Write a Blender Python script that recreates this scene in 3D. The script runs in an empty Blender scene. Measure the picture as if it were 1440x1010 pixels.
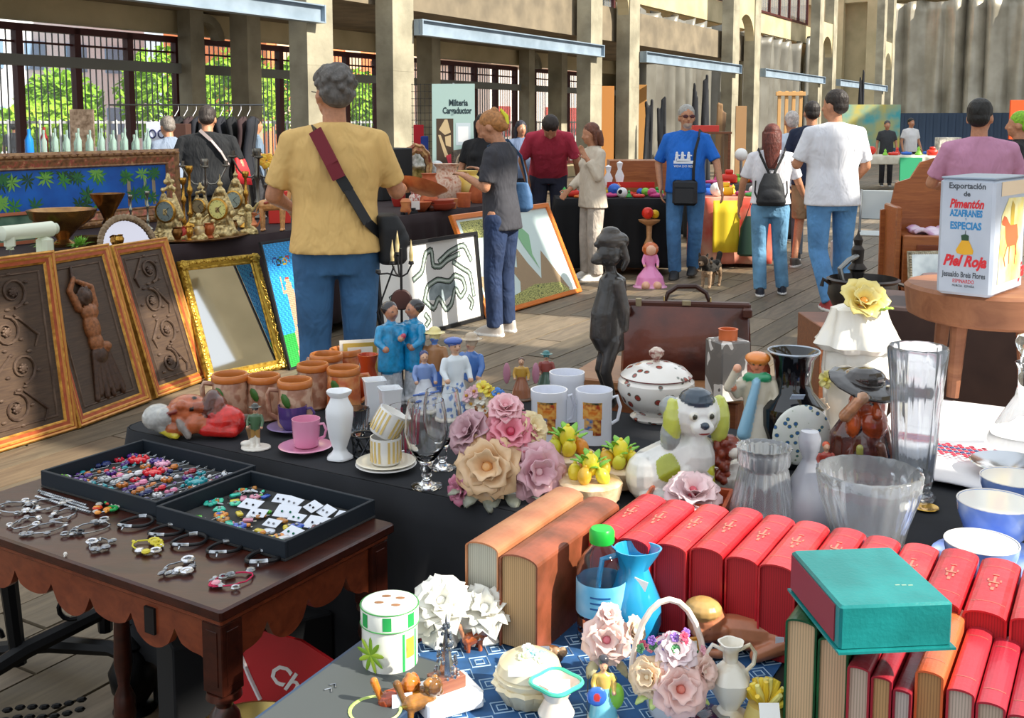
import bpy, math, random
import numpy as np
from mathutils import Vector, Matrix, noise
SC = bpy.context.scene
COL = SC.collection
PI = math.pi
rad = math.radians
# ---------------------------------------------------------------- camera
FL = 1500.0; PT = rad(6.0); PY0 = 172 + FL * math.tan(PT); EYE = 1.55
cd = bpy.data.cameras.new('camera'); cam = bpy.data.objects.new('camera', cd); COL.objects.link(cam)
cam.location = (0, 0, EYE); cam.rotation_euler = (rad(90) - PT, 0, 0)
cd.sensor_width = 36; cd.lens = 36 * FL / 1440; cd.shift_y = -(505 - PY0) / 1440
cd.clip_start = 0.05; cd.clip_end = 400
SC.camera = cam
# ---------------------------------------------------------------- sky, sun, exposure
SUN_EL = 35.0; SUN_DIR = (.92, -.39)
w = bpy.data.worlds.new('sky'); SC.world = w; w.use_nodes = True
bg = w.node_tree.nodes['Background']; bg.inputs[0].default_value = (.86, .93, 1, 1); bg.inputs[1].default_value = 1.15
sl = bpy.data.lights.new('sun', 'SUN'); so = bpy.data.objects.new('sun', sl); COL.objects.link(so)
sl.energy = 7.5; sl.angle = rad(.6); sl.color = (1, .93, .8)
_d = Vector((SUN_DIR[0] * math.cos(rad(SUN_EL)), SUN_DIR[1] * math.cos(rad(SUN_EL)), math.sin(rad(SUN_EL))))
so.rotation_euler = _d.to_track_quat('Z', 'Y').to_euler(); so.location = (8, -4, 9)
SC.view_settings.view_transform = 'Standard'; SC.view_settings.look = 'None'
SC.view_settings.exposure = 0.18; SC.view_settings.gamma = 1; SC.view_settings.use_curve_mapping = False

# ---------------------------------------------------------------- geometry helpers
def ray(px, py):
    yc = -(py - PY0) / FL
    return Vector(((px - 720) / FL, math.cos(PT) + yc * math.sin(PT), -math.sin(PT) + yc * math.cos(PT)))
def at(px, py, z=0.0):                                   # where the sight line meets a horizontal plane
    d = ray(px, py); t = (z - EYE) / d.z
    return Vector((d.x * t, d.y * t, z))
def atY(px, py, Y):
    d = ray(px, py); t = Y / d.y
    return Vector((d.x * t, Y, EYE + d.z * t))
def depth(p): return p[1] * math.cos(PT) + (EYE - p[2]) * math.sin(PT)
def mpp(p): return depth(p) / FL                          # metres per pixel at a point
HA = rad(59.6)
HD = Vector((math.cos(HA), math.sin(HA), 0)); HN = Vector((-math.sin(HA), math.cos(HA), 0))
def uv(u, v, z=0.0): return HD * u + HN * v + Vector((0, 0, z))
def upx(px, v):                                           # distance along the hall of a sight line at side distance v
    r = (px - 720) / FL
    return v * (HD.y + HN.y * r) / (HD.x - HD.y * r)

class MB:
    def __init__(s): s.v = []; s.f = []; s.m = []; s.k = 0; s.M = Matrix.Identity(4)
    def add(s, vs, fs, k=None):
        o = len(s.v); s.v += [tuple(s.M @ Vector(p)) for p in vs]
        s.f += [tuple(i + o for i in f) for f in fs]; s.m += [s.k if k is None else k] * len(fs); return s
    def box(s, c, d, rz=0, k=None, taper=1.0, R=None):
        x, y, z = d[0] / 2, d[1] / 2, d[2] / 2
        M = R if R is not None else Matrix.Rotation(rz, 3, 'Z')
        vs = []
        for (a, b, e) in ((-1, -1, -1), (1, -1, -1), (1, 1, -1), (-1, 1, -1), (-1, -1, 1), (1, -1, 1), (1, 1, 1), (-1, 1, 1)):
            t = taper if e > 0 else 1
            vs.append(Vector(c) + M @ Vector((a * x * t, b * y * t, e * z)))
        return s.add(vs, [(0, 3, 2, 1), (4, 5, 6, 7), (0, 1, 5, 4), (1, 2, 6, 5), (2, 3, 7, 6), (3, 0, 4, 7)], k)
    def bbox(s, c, d, b, rz=0, k=None):                   # box with bevelled edges, flat caps
        x, y, z = d[0] / 2, d[1] / 2, d[2] / 2; b = min(b, x * .9, y * .9, z * .9); M = Matrix.Rotation(rz, 3, 'Z')
        rings = []
        for (zz, i) in ((-z, b), (-z + b, 0), (z - b, 0), (z, b)):
            X, Y = x - i, y - i; q = b
            rings.append([(X - q, -Y, zz), (X, -Y + q, zz), (X, Y - q, zz), (X - q, Y, zz), (-X + q, Y, zz), (-X, Y - q, zz), (-X, -Y + q, zz), (-X + q, -Y, zz)])
        vs = [Vector(c) + M @ Vector(p) for r in rings for p in r]; fs = []
        for j in range(3):
            for i in range(8): fs.append((j * 8 + i, j * 8 + (i + 1) % 8, j * 8 + 8 + (i + 1) % 8, j * 8 + 8 + i))
        fs.append(tuple(range(7, -1, -1))); fs.append(tuple(range(24, 32)))
        return s.add(vs, fs, k)
    def tube(s, pts, r, n=8, cap=True, k=None, closed=False):
        pts = [Vector(p) for p in pts]; N = len(pts)
        rs = r if isinstance(r, (list, tuple)) else [r] * N
        vs = []; up = None
        for i, p in enumerate(pts):
            if closed: t = pts[(i + 1) % N] - pts[i - 1]
            else: t = pts[min(i + 1, N - 1)] - pts[max(i - 1, 0)]
            t = t.normalized() if t.length > 1e-9 else Vector((0, 0, 1))
            if up is None: up = Vector((0, 0, 1)) if abs(t.z) < .9 else Vector((1, 0, 0))
            a = t.cross(up)
            a = a.normalized() if a.length > 1e-6 else t.orthogonal().normalized()
            up = a.cross(t).normalized()
            for j in range(n):
                q = 2 * PI * j / n; vs.append(p + (a * math.cos(q) + up * math.sin(q)) * rs[i])
        fs = []
        for i in range(N if closed else N - 1):
            for j in range(n):
                a, b = i * n + j, i * n + (j + 1) % n; c = ((i + 1) % N) * n
                fs.append((a, b, c + (j + 1) % n, c + j))
        if cap and not closed: fs.append(tuple(range(n - 1, -1, -1))); fs.append(tuple(range((N - 1) * n, N * n)))
        return s.add(vs, fs, k)
    def lathe(s, prof, n=24, c=(0, 0, 0), sx=1, sy=1, fn=None, k=None):   # prof: (radius, z); fn(angle, z, i) scales the radius
        vs = []; fs = []
        for i, (r, z) in enumerate(prof):
            for j in range(n):
                a = 2 * PI * j / n; q = r * (fn(a, z, i) if fn else 1)
                vs.append((c[0] + q * math.cos(a) * sx, c[1] + q * math.sin(a) * sy, c[2] + z))
        for i in range(len(prof) - 1):
            for j in range(n): fs.append((i * n + j, i * n + (j + 1) % n, (i + 1) * n + (j + 1) % n, (i + 1) * n + j))
        if prof[0][0] > 1e-5: fs.append(tuple(range(n - 1, -1, -1)))
        if prof[-1][0] > 1e-5: fs.append(tuple(range((len(prof) - 1) * n, len(prof) * n)))
        return s.add(vs, fs, k)
    def ball(s, c, r, n=12, k=None, m=None):
        r = (r, r, r) if not isinstance(r, (list, tuple)) else r; m = m or max(4, n // 2)
        vs = [(c[0], c[1], c[2] - r[2])]; fs = []
        for i in range(1, m):
            p = -PI / 2 + PI * i / m
            for j in range(n):
                a = 2 * PI * j / n; vs.append((c[0] + r[0] * math.cos(p) * math.cos(a), c[1] + r[1] * math.cos(p) * math.sin(a), c[2] + r[2] * math.sin(p)))
        vs.append((c[0], c[1], c[2] + r[2])); T = len(vs) - 1
        for j in range(n):
            fs.append((0, 1 + (j + 1) % n, 1 + j)); fs.append((T, T - n + j, T - n + (j + 1) % n))
        for i in range(m - 2):
            for j in range(n): fs.append((1 + i * n + j, 1 + i * n + (j + 1) % n, 1 + (i + 1) * n + (j + 1) % n, 1 + (i + 1) * n + j))
        return s.add(vs, fs, k)
    def prism(s, pts, y0, y1, k=None):                    # outline in x,z pushed from y0 to y1
        n = len(pts); vs = [(p[0], y0, p[1]) for p in pts] + [(p[0], y1, p[1]) for p in pts]
        fs = [tuple(range(n)), tuple(range(2 * n - 1, n - 1, -1))] + [(i, i + n, (i + 1) % n + n, (i + 1) % n) for i in range(n)]
        return s.add(vs, fs, k)
    def grid(s, fn, nu, nv, k=None, thick=0):
        vs = [fn(i / nu, j / nv) for i in range(nu + 1) for j in range(nv + 1)]
        fs = [(i * (nv + 1) + j, (i + 1) * (nv + 1) + j, (i + 1) * (nv + 1) + j + 1, i * (nv + 1) + j + 1) for i in range(nu) for j in range(nv)]
        return s.add(vs, fs, k)
    def build(s, name, mats, parent=None, smooth=35, loc=None, rz=0):
        me = bpy.data.meshes.new(name); me.from_pydata(s.v, [], s.f)
        if not isinstance(mats, (list, tuple)): mats = [mats]
        for m in mats: me.materials.append(m)
        if len(mats) > 1: me.polygons.foreach_set('material_index', s.m)
        if smooth:
            me.polygons.foreach_set('use_smooth', [True] * len(me.polygons)); me.update(); me.set_sharp_from_angle(angle=rad(smooth))
        me.update()
        o = bpy.data.objects.new(name, me); COL.objects.link(o)
        if parent: o.parent = parent
        if loc is not None: o.location = loc
        if rz: o.rotation_euler = (0, 0, rz)
        return o
def tag(o, label=None, cat=None, group=None, kind=None):
    if label: o['label'] = label
    if cat: o['category'] = cat
    if group: o['group'] = group
    if kind: o['kind'] = kind
    return o
def thing(name, label, cat, loc=(0, 0, 0), rz=0, group=None):
    o = bpy.data.objects.new(name, None); COL.objects.link(o); o.location = loc; o.rotation_euler = (0, 0, rz)
    o.empty_display_size = .05
    return tag(o, label, cat, group)
def struct(name, mb, mat, smooth=30, parent=None):
    o = mb.build(name, mat, parent, smooth)
    if not parent: o['kind'] = 'structure'
    return o
def hall(o): o.rotation_euler = (0, 0, HA); return o
def dup(root, loc=None, rz=None, label=None, group=None, parent=None, scale=None, deep=True):
    r = root.copy(); COL.objects.link(r)
    if parent is not None: r.parent = parent
    if loc is not None: r.location = loc
    if rz is not None: r.rotation_euler = (0, 0, rz)
    if scale is not None: r.scale = (scale,) * 3 if not isinstance(scale, tuple) else scale
    if label: r['label'] = label
    if group: r['group'] = group
    if deep:
        for ch in list(root.children): dup(ch, parent=r)
    return r
def solid(o, t, off=0):
    m = o.modifiers.new('solidify', 'SOLIDIFY'); m.thickness = t; m.offset = off; return o

# ---------------------------------------------------------------- materials
_mc = {}
def srgb(c):
    if isinstance(c, str):
        c = c.lstrip('#'); c = [int(c[i:i + 2], 16) / 255 for i in (0, 2, 4)]
    return tuple(((x / 12.92) if x <= .04045 else ((x + .055) / 1.055) ** 2.4) for x in c[:3]) + (1,)
def newmat(name):
    m = bpy.data.materials.new(name); m.use_nodes = True; nt = m.node_tree
    return m, nt, nt.nodes['Principled BSDF']
def _n(nt, t, **kw):
    n = nt.nodes.new(t)
    for k, v in kw.items():
        if k in n.inputs: n.inputs[k].default_value = v
        else: setattr(n, k, v)
    return n
def ramp(nt, fac, stops, interp='LINEAR'):
    r = nt.nodes.new('ShaderNodeValToRGB'); r.color_ramp.interpolation = interp
    e = r.color_ramp.elements
    while len(e) < len(stops): e.new(.5)
    for i, (p, c) in enumerate(stops): e[i].position = p; e[i].color = srgb(c)
    nt.links.new(fac, r.inputs[0]); return r.outputs[0]
def coords(nt, scale=(1, 1, 1), rot=(0, 0, 0), loc=(0, 0, 0)):
    tc = nt.nodes.new('ShaderNodeTexCoord'); mp = nt.nodes.new('ShaderNodeMapping')
    mp.inputs['Scale'].default_value = scale; mp.inputs['Rotation'].default_value = rot; mp.inputs['Location'].default_value = loc
    nt.links.new(tc.outputs['Object'], mp.inputs[0]); return mp.outputs[0]
def bump(nt, b, h, dist=.002, strength=.6):
    n = _n(nt, 'ShaderNodeBump', Strength=strength, Distance=dist); nt.links.new(h, n.inputs['Height']); nt.links.new(n.outputs[0], b.inputs['Normal'])
def noisetex(nt, vec, scale, detail=3, rough=.5, dist=0.0):
    n = _n(nt, 'ShaderNodeTexNoise', Scale=scale, Detail=detail, Roughness=rough, Distortion=dist)
    if vec: nt.links.new(vec, n.inputs['Vector'])
    return n.outputs['Fac']
def mat(c, rough=.5, metal=0, c2=None, ns=20, bmp=0, bs=60, coat=0, spec=.5, stretch=(1, 1, 1), emit=0, trans=0, ior=1.45, sheen=0, pos=(.35, .65), detail=3):
    key = (str(c), rough, metal, str(c2), ns, bmp, bs, coat, spec, stretch, emit, trans, ior, sheen, pos)
    if key in _mc: return _mc[key]
    m, nt, b = newmat('surface'); b.inputs['Base Color'].default_value = srgb(c)
    b.inputs['Roughness'].default_value = rough; b.inputs['Metallic'].default_value = metal
    b.inputs['Specular IOR Level'].default_value = spec; b.inputs['Coat Weight'].default_value = coat; b.inputs['Coat Roughness'].default_value = .08
    b.inputs['Transmission Weight'].default_value = trans; b.inputs['IOR'].default_value = ior
    if sheen: b.inputs['Sheen Weight'].default_value = sheen
    if emit: b.inputs['Emission Color'].default_value = srgb(c); b.inputs['Emission Strength'].default_value = emit
    if c2 or bmp:
        v = coords(nt, stretch)
        if c2: nt.links.new(ramp(nt, noisetex(nt, v, ns, detail), [(pos[0], c), (pos[1], c2)]), b.inputs['Base Color'])
        if bmp: bump(nt, b, noisetex(nt, v, bs, 3), bmp)
    _mc[key] = m; return m
def multi(stops, ns=20, rough=.4, metal=0, bmp=0, kind='noise', stretch=(1, 1, 1), detail=2, interp='LINEAR', coat=0, dist=0.0, bs=40, rot=(0, 0, 0), wave='BANDS'):
    m, nt, b = newmat('pattern'); v = coords(nt, stretch, rot)
    if kind == 'noise': f = noisetex(nt, v, ns, detail, dist=dist)
    elif kind == 'voronoi':
        n = _n(nt, 'ShaderNodeTexVoronoi', Scale=ns); nt.links.new(v, n.inputs['Vector']); s = _n(nt, 'ShaderNodeSeparateColor'); nt.links.new(n.outputs['Color'], s.inputs[0]); f = s.outputs[0]
    elif kind == 'voroedge':
        n = _n(nt, 'ShaderNodeTexVoronoi', Scale=ns, feature='DISTANCE_TO_EDGE'); nt.links.new(v, n.inputs['Vector']); f = n.outputs['Distance']
    elif kind == 'dots':
        n = _n(nt, 'ShaderNodeTexVoronoi', Scale=ns); nt.links.new(v, n.inputs['Vector']); f = n.outputs['Distance']
    else:
        n = _n(nt, 'ShaderNodeTexWave', Scale=ns, Distortion=dist, Detail=detail); n.wave_type = wave; n.bands_direction = kind.upper(); nt.links.new(v, n.inputs['Vector']); f = n.outputs['Fac']
    nt.links.new(ramp(nt, f, stops, interp), b.inputs['Base Color'])
    b.inputs['Roughness'].default_value = rough; b.inputs['Metallic'].default_value = metal; b.inputs['Coat Weight'].default_value = coat
    if bmp: bump(nt, b, noisetex(nt, v, bs, 3) if bmp > 0 else f, abs(bmp))
    return m
def wood(c1, c2, ns=6, rough=.45, stretch=(1, 12, 12), coat=0, bmp=.0008):
    key = ('w', c1, c2, ns, rough, stretch, coat)
    if key in _mc: return _mc[key]
    m, nt, b = newmat('wood'); v = coords(nt, stretch); f = noisetex(nt, v, ns, 5, .6, .6)
    nt.links.new(ramp(nt, f, [(.3, c1), (.7, c2)]), b.inputs['Base Color']); b.inputs['Roughness'].default_value = rough
    b.inputs['Coat Weight'].default_value = coat; b.inputs['Coat Roughness'].default_value = .15
    bump(nt, b, f, bmp); _mc[key] = m; return m
def glass(c='#ffffff', rough=.0, ior=1.45):
    key = ('g', c, rough, ior)
    if key in _mc: return _mc[key]
    m, nt, b = newmat('glass'); b.inputs['Base Color'].default_value = srgb(c); b.inputs['Roughness'].default_value = rough
    b.inputs['Transmission Weight'].default_value = 1; b.inputs['IOR'].default_value = ior; _mc[key] = m; return m
def pane(alpha=.12, c='#dfe8ee'):
    m, nt, b = newmat('thin_glass'); b.inputs['Base Color'].default_value = srgb(c); b.inputs['Roughness'].default_value = .05; b.inputs['Alpha'].default_value = alpha; return m
def vcol(rough=.4, coat=0, bmp=0, bs=30, metal=0, name='painted', var=0, sheen=0, stretch=(1, 1, 1), bstr=.6):
    key = ('vc', rough, coat, bmp, bs, metal, var, sheen, stretch, bstr)
    if key in _mc: return _mc[key]
    m, nt, b = newmat(name); a = nt.nodes.new('ShaderNodeAttribute'); a.attribute_name = 'Col'
    out = a.outputs['Color']
    if var:
        mx = nt.nodes.new('ShaderNodeMix'); mx.data_type = 'RGBA'; mx.blend_type = 'MULTIPLY'; mx.inputs[0].default_value = 1
        nt.links.new(out, mx.inputs[6]); nt.links.new(ramp(nt, noisetex(nt, coords(nt), bs, 3), [(.3, (1 - var,) * 3), (.7, (1, 1, 1))]), mx.inputs[7]); out = mx.outputs[2]
    nt.links.new(out, b.inputs['Base Color']); b.inputs['Roughness'].default_value = rough; b.inputs['Coat Weight'].default_value = coat
    b.inputs['Metallic'].default_value = metal; b.inputs['Sheen Weight'].default_value = sheen
    if bmp: bump(nt, b, noisetex(nt, coords(nt, stretch), bs, 3, .55, .4), bmp, bstr)
    _mc[key] = m; return m

# ---------------------------------------------------------------- one continuous surface grown from overlapping volumes
class Org:
    def __init__(s): s.mb = MB(); s.p = []; s.M = Matrix.Identity(4)
    def _reg(s, kind, data, col): s.p.append((kind, data, srgb(col), s.M.inverted()))
    def cap(s, a, b, r0, r1=None, col='#888888', n=10, flat=False):
        r1 = r0 if r1 is None else r1; a = Vector(a); b = Vector(b); d = b - a; L = d.length or 1e-6; t = d / L
        s.mb.M = s.M; pts = []; rs = []
        if flat: pts = [a, b]; rs = [r0, r1]
        else:
            for q in (0.02, .35, .7): pts.append(a - t * r0 * math.cos(q * PI / 2)); rs.append(r0 * math.sin(q * PI / 2))
            pts += [a, b]; rs += [r0, r1]
            for q in (.7, .35, 0.02): pts.append(b + t * r1 * math.cos(q * PI / 2)); rs.append(r1 * math.sin(q * PI / 2))
        s.mb.tube(pts, rs, n); s._reg('c', (a, b, r0, r1), col); return s
    def ell(s, c, r, col='#888888', rot=None, n=14):
        r = (r, r, r) if not isinstance(r, (list, tuple)) else r
        L = Matrix.Translation(c) @ ((rot.to_4x4() if rot is not None else Matrix.Identity(4)))
        s.mb.M = s.M @ L; s.mb.ball((0, 0, 0), r, n); s.p.append(('e', r, srgb(col), (s.M @ L).inverted())); return s
    def loft(s, rings, col='#888888', n=20, pw=1.0):      # rings: (x, y, z, rx, ry)
        s.mb.M = s.M; vs = []; fs = []
        for (x, y, z, rx, ry) in rings:
            for j in range(n):
                a = 2 * PI * j / n; ca, sa = math.cos(a), math.sin(a)
                ca = math.copysign(abs(ca) ** pw, ca); sa = math.copysign(abs(sa) ** pw, sa)
                vs.append((x + rx * ca, y + ry * sa, z))
        N = len(rings)
        for i in range(N - 1):
            for j in range(n): fs.append((i * n + j, i * n + (j + 1) % n, (i + 1) * n + (j + 1) % n, (i + 1) * n + j))
        fs.append(tuple(range(n - 1, -1, -1))); fs.append(tuple(range((N - 1) * n, N * n)))
        s.mb.add(vs, fs)
        for a, b in zip(rings, rings[1:]): s._reg('l', (a, b), col)
        return s
    def paint(s, kind, data, col):                        # colour only, no volume
        if kind == 'e':
            c, r = data; r = (r, r, r) if not isinstance(r, (list, tuple)) else r
            s.p.append(('e', r, srgb(col), (s.M @ Matrix.Translation(c)).inverted()))
        else: s._reg('c', data, col)
        return s
    def build(s, name, material, parent=None, vox=.01, smooth=4, fn=None, loc=None, rz=0, dec=0):
        t = s.mb.build('tmp', material, None, 0)
        r = t.modifiers.new('r', 'REMESH'); r.mode = 'VOXEL'; r.voxel_size = vox
        if smooth: q = t.modifiers.new('s', 'SMOOTH'); q.factor = .5; q.iterations = smooth
        if dec: q = t.modifiers.new('d', 'DECIMATE'); q.ratio = dec
        dg = bpy.context.evaluated_depsgraph_get(); ev = t.evaluated_get(dg); me = bpy.data.meshes.new_from_object(ev)
        old = t.data; bpy.data.objects.remove(t); bpy.data.meshes.remove(old); me.name = name
        n = len(me.vertices); co = np.empty(n * 3); me.vertices.foreach_get('co', co); co = co.reshape(-1, 3)
        if fn:
            for i in range(n): co[i] = fn(co[i])
            me.vertices.foreach_set('co', co.ravel())
        best = np.full(n, 1e9); cc = np.ones((n, 4)); h = np.c_[co, np.ones(n)]
        for kind, d, col, iM in s.p:
            q = (h @ np.array(iM).T)[:, :3]; sc = 1 / max(1e-9, np.linalg.norm(np.array(iM)[:3, 0]))
            if kind == 'c':
                a = np.array(d[0]); b = np.array(d[1]); ab = b - a; tt = np.clip(((q - a) @ ab) / max(1e-12, ab @ ab), 0, 1)
                dist = np.linalg.norm(q - a - tt[:, None] * ab, axis=1) - (d[2] + (d[3] - d[2]) * tt)
            elif kind == 'e':
                rr = np.array(d); k0 = np.linalg.norm(q / rr, axis=1); dist = (k0 - 1) * rr.min()
            else:
                A, B = np.array(d[0]), np.array(d[1]); dz = B[2] - A[2]; tt = np.clip((q[:, 2] - A[2]) / (dz if abs(dz) > 1e-9 else 1e-9), 0, 1)
                I = A + tt[:, None] * (B - A); k0 = np.hypot((q[:, 0] - I[:, 0]) / np.maximum(I[:, 3], 1e-6), (q[:, 1] - I[:, 1]) / np.maximum(I[:, 4], 1e-6))
                dist = np.hypot(np.maximum((k0 - 1) * np.minimum(I[:, 3], I[:, 4]), 0), q[:, 2] - I[:, 2]) + np.minimum((k0 - 1) * np.minimum(I[:, 3], I[:, 4]), 0)
            dist = dist * sc; msk = dist < best - 1e-6; best[msk] = dist[msk]; cc[msk] = col
        at_ = me.color_attributes.new('Col', 'FLOAT_COLOR', 'POINT'); at_.data.foreach_set('color', cc.astype(np.float32).ravel())
        me.polygons.foreach_set('use_smooth', [True] * len(me.polygons))
        me.materials.clear(); me.materials.append(material)
        o = bpy.data.objects.new(name, me); COL.objects.link(o)
        if parent: o.parent = parent
        if loc is not None: o.location = loc
        if rz: o.rotation_euler = (0, 0, rz)
        return o
def lettering(txt, size, mtl, parent, M, name='lettering', ext=.0004, shear=0, align='CENTER', sx=1.0, bold=0, fit=0):
    cu = bpy.data.curves.new('t', 'FONT'); cu.body = txt; cu.size = size; cu.extrude = ext; cu.shear = shear; cu.align_x = align; cu.align_y = 'CENTER'; cu.resolution_u = 2; cu.offset = bold
    t = bpy.data.objects.new('t', cu); COL.objects.link(t)
    dg = bpy.context.evaluated_depsgraph_get(); me = bpy.data.meshes.new_from_object(t.evaluated_get(dg)); bpy.data.objects.remove(t)
    if fit: sx = fit / max(1e-4, max(v.co.x for v in me.vertices) - min(v.co.x for v in me.vertices))
    me.transform(M @ Matrix.Diagonal((sx, 1, 1, 1))); me.materials.clear(); me.materials.append(mtl); me.name = name
    o = bpy.data.objects.new(name, me); COL.objects.link(o)
    if parent: o.parent = parent
    return o
def frameM(o, x, y):                                      # a matrix with given origin, x axis and y axis
    x = Vector(x).normalized(); y = Vector(y); z = x.cross(y).normalized(); y = z.cross(x)
    M = Matrix((x, y, z)).transposed().to_4x4(); M.translation = Vector(o); return M
RN = random.Random(11)
# ================================================================ THE HALL
M_conc = mat('#ada690', .85, c2='#857f6d', ns=1.6, bmp=.01, bs=14, detail=6)
M_beige = mat('#c9b994', .85, c2='#b3a582', ns=1.2, bmp=.006, bs=10)
M_steel = mat('#8f9fae', .55, c2='#7c8c9a', ns=3)
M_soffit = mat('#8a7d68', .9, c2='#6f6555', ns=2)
M_dred = mat('#4a1c1a', .5)
M_bar = mat('#3a3f45', .5)
# floor slab, boards laid along the hall
fb = MB(); fb.box((15, 2, -.06), (60, 34, .1)); floor = hall(struct('floor', fb, mat('#4a4238', .9), 0))
M_fl = []
for a, b in (('#5c5042', '#7d6f5c'), ('#544a3c', '#746753'), ('#645745', '#857560'), ('#4f4537', '#6b5f4c'), ('#5e4e3d', '#78664f')):
    M_fl.append(wood(a, b, 3.0, .6, (1.2, 9, 9), bmp=.002))
PW, PL = .215, 2.0
far = [MB() for _ in M_fl]; cand = []
rn = random.Random(3)
vr = -6.0
while vr < 13.5:
    u = -3 + rn.random() * PL
    while u < 52:
        k = rn.randrange(len(M_fl)); dy = 99; vis = False
        for q in (uv(u, vr), uv(u + PL, vr + PW), uv(u + PL, vr), uv(u, vr + PW)):
            if q.y > 1.0 and -100 < 720 + FL * q.x / q.y < 1540: vis = True
            dy = min(dy, max(q.y, 1))
        if vis and dy < 45: cand.append((dy, u, vr, k))
        u += PL
    vr += PW
cand.sort()
near = [(u, v, k) for (_, u, v, k) in cand[:300]]
for (_, u, v, k) in cand[300:]: far[k].box((u + PL / 2, v + PW / 2, -.005), (PL - .012, PW - .009, .02))
pl = {}
for (u, v, k) in near:
    if k not in pl:
        m = MB(); m.box((0, 0, 0), (PL - .012, PW - .009, .02)); o = m.build('plank', M_fl[k], floor, 0); pl[k] = o
    else: o = pl[k].copy(); COL.objects.link(o)
    o.location = (u + PL / 2, v + PW / 2, -.005 + rn.uniform(-.0015, .0015))
for k, m in enumerate(far):
    if m.v: o = m.build('planks', M_fl[k], floor, 0); o['kind'] = 'stuff'
# columns in pairs with an arch between them, standing in rows
PU = [11.45, 20.3, 29.3, 38.6, 49.5]
def pier(u0, v0, top=9.0, name='concrete_pier', lab='', grp='paired concrete columns along the aisle', w=.55, gap=1.42, low=3.95, wv=.33):
    t = thing(name, lab, 'column', (0, 0, 0), HA, grp)
    for k in (0, 1):
        m = MB(); m.box((u0 + w / 2 + k * (w + gap), v0 + wv / 2, top / 2), (w, wv, top))
        for z in (2.35, 4.7): m.box((u0 + w / 2 + k * (w + gap), v0 + wv / 2, z), (w + .006, wv + .006, .015))
        m.build('post', M_conc, t, 0)
    m = MB(); r = gap / 2; c = u0 + w + r
    for s in (-1, 1):
        pts = [(c + s * r, low)]
        for i in range(0, 9): a = i * PI / 16; pts.append((c + s * r * math.cos(a), low + r * math.sin(a)))
        pts += [(c, low + 1.2), (c + s * r, low + 1.2)]
        m.prism(pts[1:], v0 + .03, v0 + wv - .03)
    m.build('arch', M_beige, t, 0)
    m = MB(); m.box((c, v0 + wv / 2, top - .5), (gap, wv - .06, 1.0)); m.build('lintel', M_beige, t, 0)
    return t
labs = ['pair of slim concrete columns rising behind the man in the yellow shirt', 'pair of concrete columns behind the man in the red shirt and the woman in white',
        'pair of arched columns behind the man in the blue T-shirt', 'pair of arched columns above the heads of the dark-haired man and man in white', 'farthest pair of columns beside the big grey curtain']
for i, u0 in enumerate(PU): pier(u0, 10.0, lab=labs[i])
# steel beams between the pairs
bl = ['blue-grey steel beam at the top left ending on the first column', 'blue-grey steel beam below the orange upper windows', 'blue-grey steel beam crossing the grey curtain, nearer one', 'blue-grey steel beam above the pale wooden easel', 'small far steel beam near the big curtain']
for i in range(5):
    u0 = -6 if i == 0 else PU[i - 1] + 2.5; u1 = PU[i] + (.2 if i == 0 else .3)
    m = MB(); zc = 3.04; c = (u0 + u1) / 2; L = u1 - u0
    m.box((c, 9.9, zc), (L, .03, .22)); m.box((c, 9.9, zc + .115), (L, .16, .018)); m.box((c, 9.9, zc - .115), (L, .16, .018))
    for e in (u0 + .02, u1 - .02): m.box((e, 9.9, zc), (.025, .17, .25))
    tag(hall(m.build('steel_beam', M_steel, None, 0)), bl[i], 'beam', 'steel beams between the columns')
# left long wall with windows, mezzanine slab
V2 = 14.0
m = MB()
m.box((13, V2 + .15, .2), (38, .3, .4)); m.box((13, V2 + .1, 3.5), (38, .2, .95)); m.box((13, V2 + .1, 8.0), (38, .2, 2.0))
hall(struct('wall_left', m, M_beige))
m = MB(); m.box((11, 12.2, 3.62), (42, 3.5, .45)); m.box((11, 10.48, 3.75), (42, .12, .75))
hall(struct('ceiling', m, M_soffit))
M_pane = pane(.10)
def window_bay(u0, n, z0, z1, idx, tz=None, W=.98):
    fr = MB()
    for i in range(n + 1): fr.box((u0 + i * W, V2, (z0 + z1) / 2), (.11, .12, z1 - z0))
    fr.box((u0 + n * W / 2, V2, z1 - .04), (n * W, .12, .1)); fr.box((u0 + n * W / 2, V2, z0 + .03), (n * W, .12, .08))
    if tz:
        fr.box((u0 + n * W / 2, V2 + .02, tz + .25), (n * W, .05, .03))
    w_ = hall(struct('window_%d' % idx, fr, M_dred, 0))
    for i in range(n):
        g = MB(); g.box((u0 + (i + .5) * W, V2 + .03, (z0 + z1) / 2), (W - .12, .006, z1 - z0 - .14)); g.build('pane', M_pane, w_, 0)
        b = MB()
        for k in range(1, 9): b.box((u0 + i * W + k * W / 9, V2 + .1, (z0 + z1) / 2), (.016, .016, z1 - z0))
        o = b.build('bars', M_bar, w_, 0); o['kind'] = 'stuff'
k = 1
for (a, n) in ((3.92, 9), (13.15, 1), (14.25, 4), (19.1, 5), (25.0, 4)):
    window_bay(a, n, .4, 2.96, k, 2.46); k += 1
for (a, n) in ((10.2, 8), (19.1, 5), (25.0, 5)):
    window_bay(a, n, 3.97, 7.0, k); k += 1
window_bay(30.6, 14, 6.15, 8.2, k, W=1.5)
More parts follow.
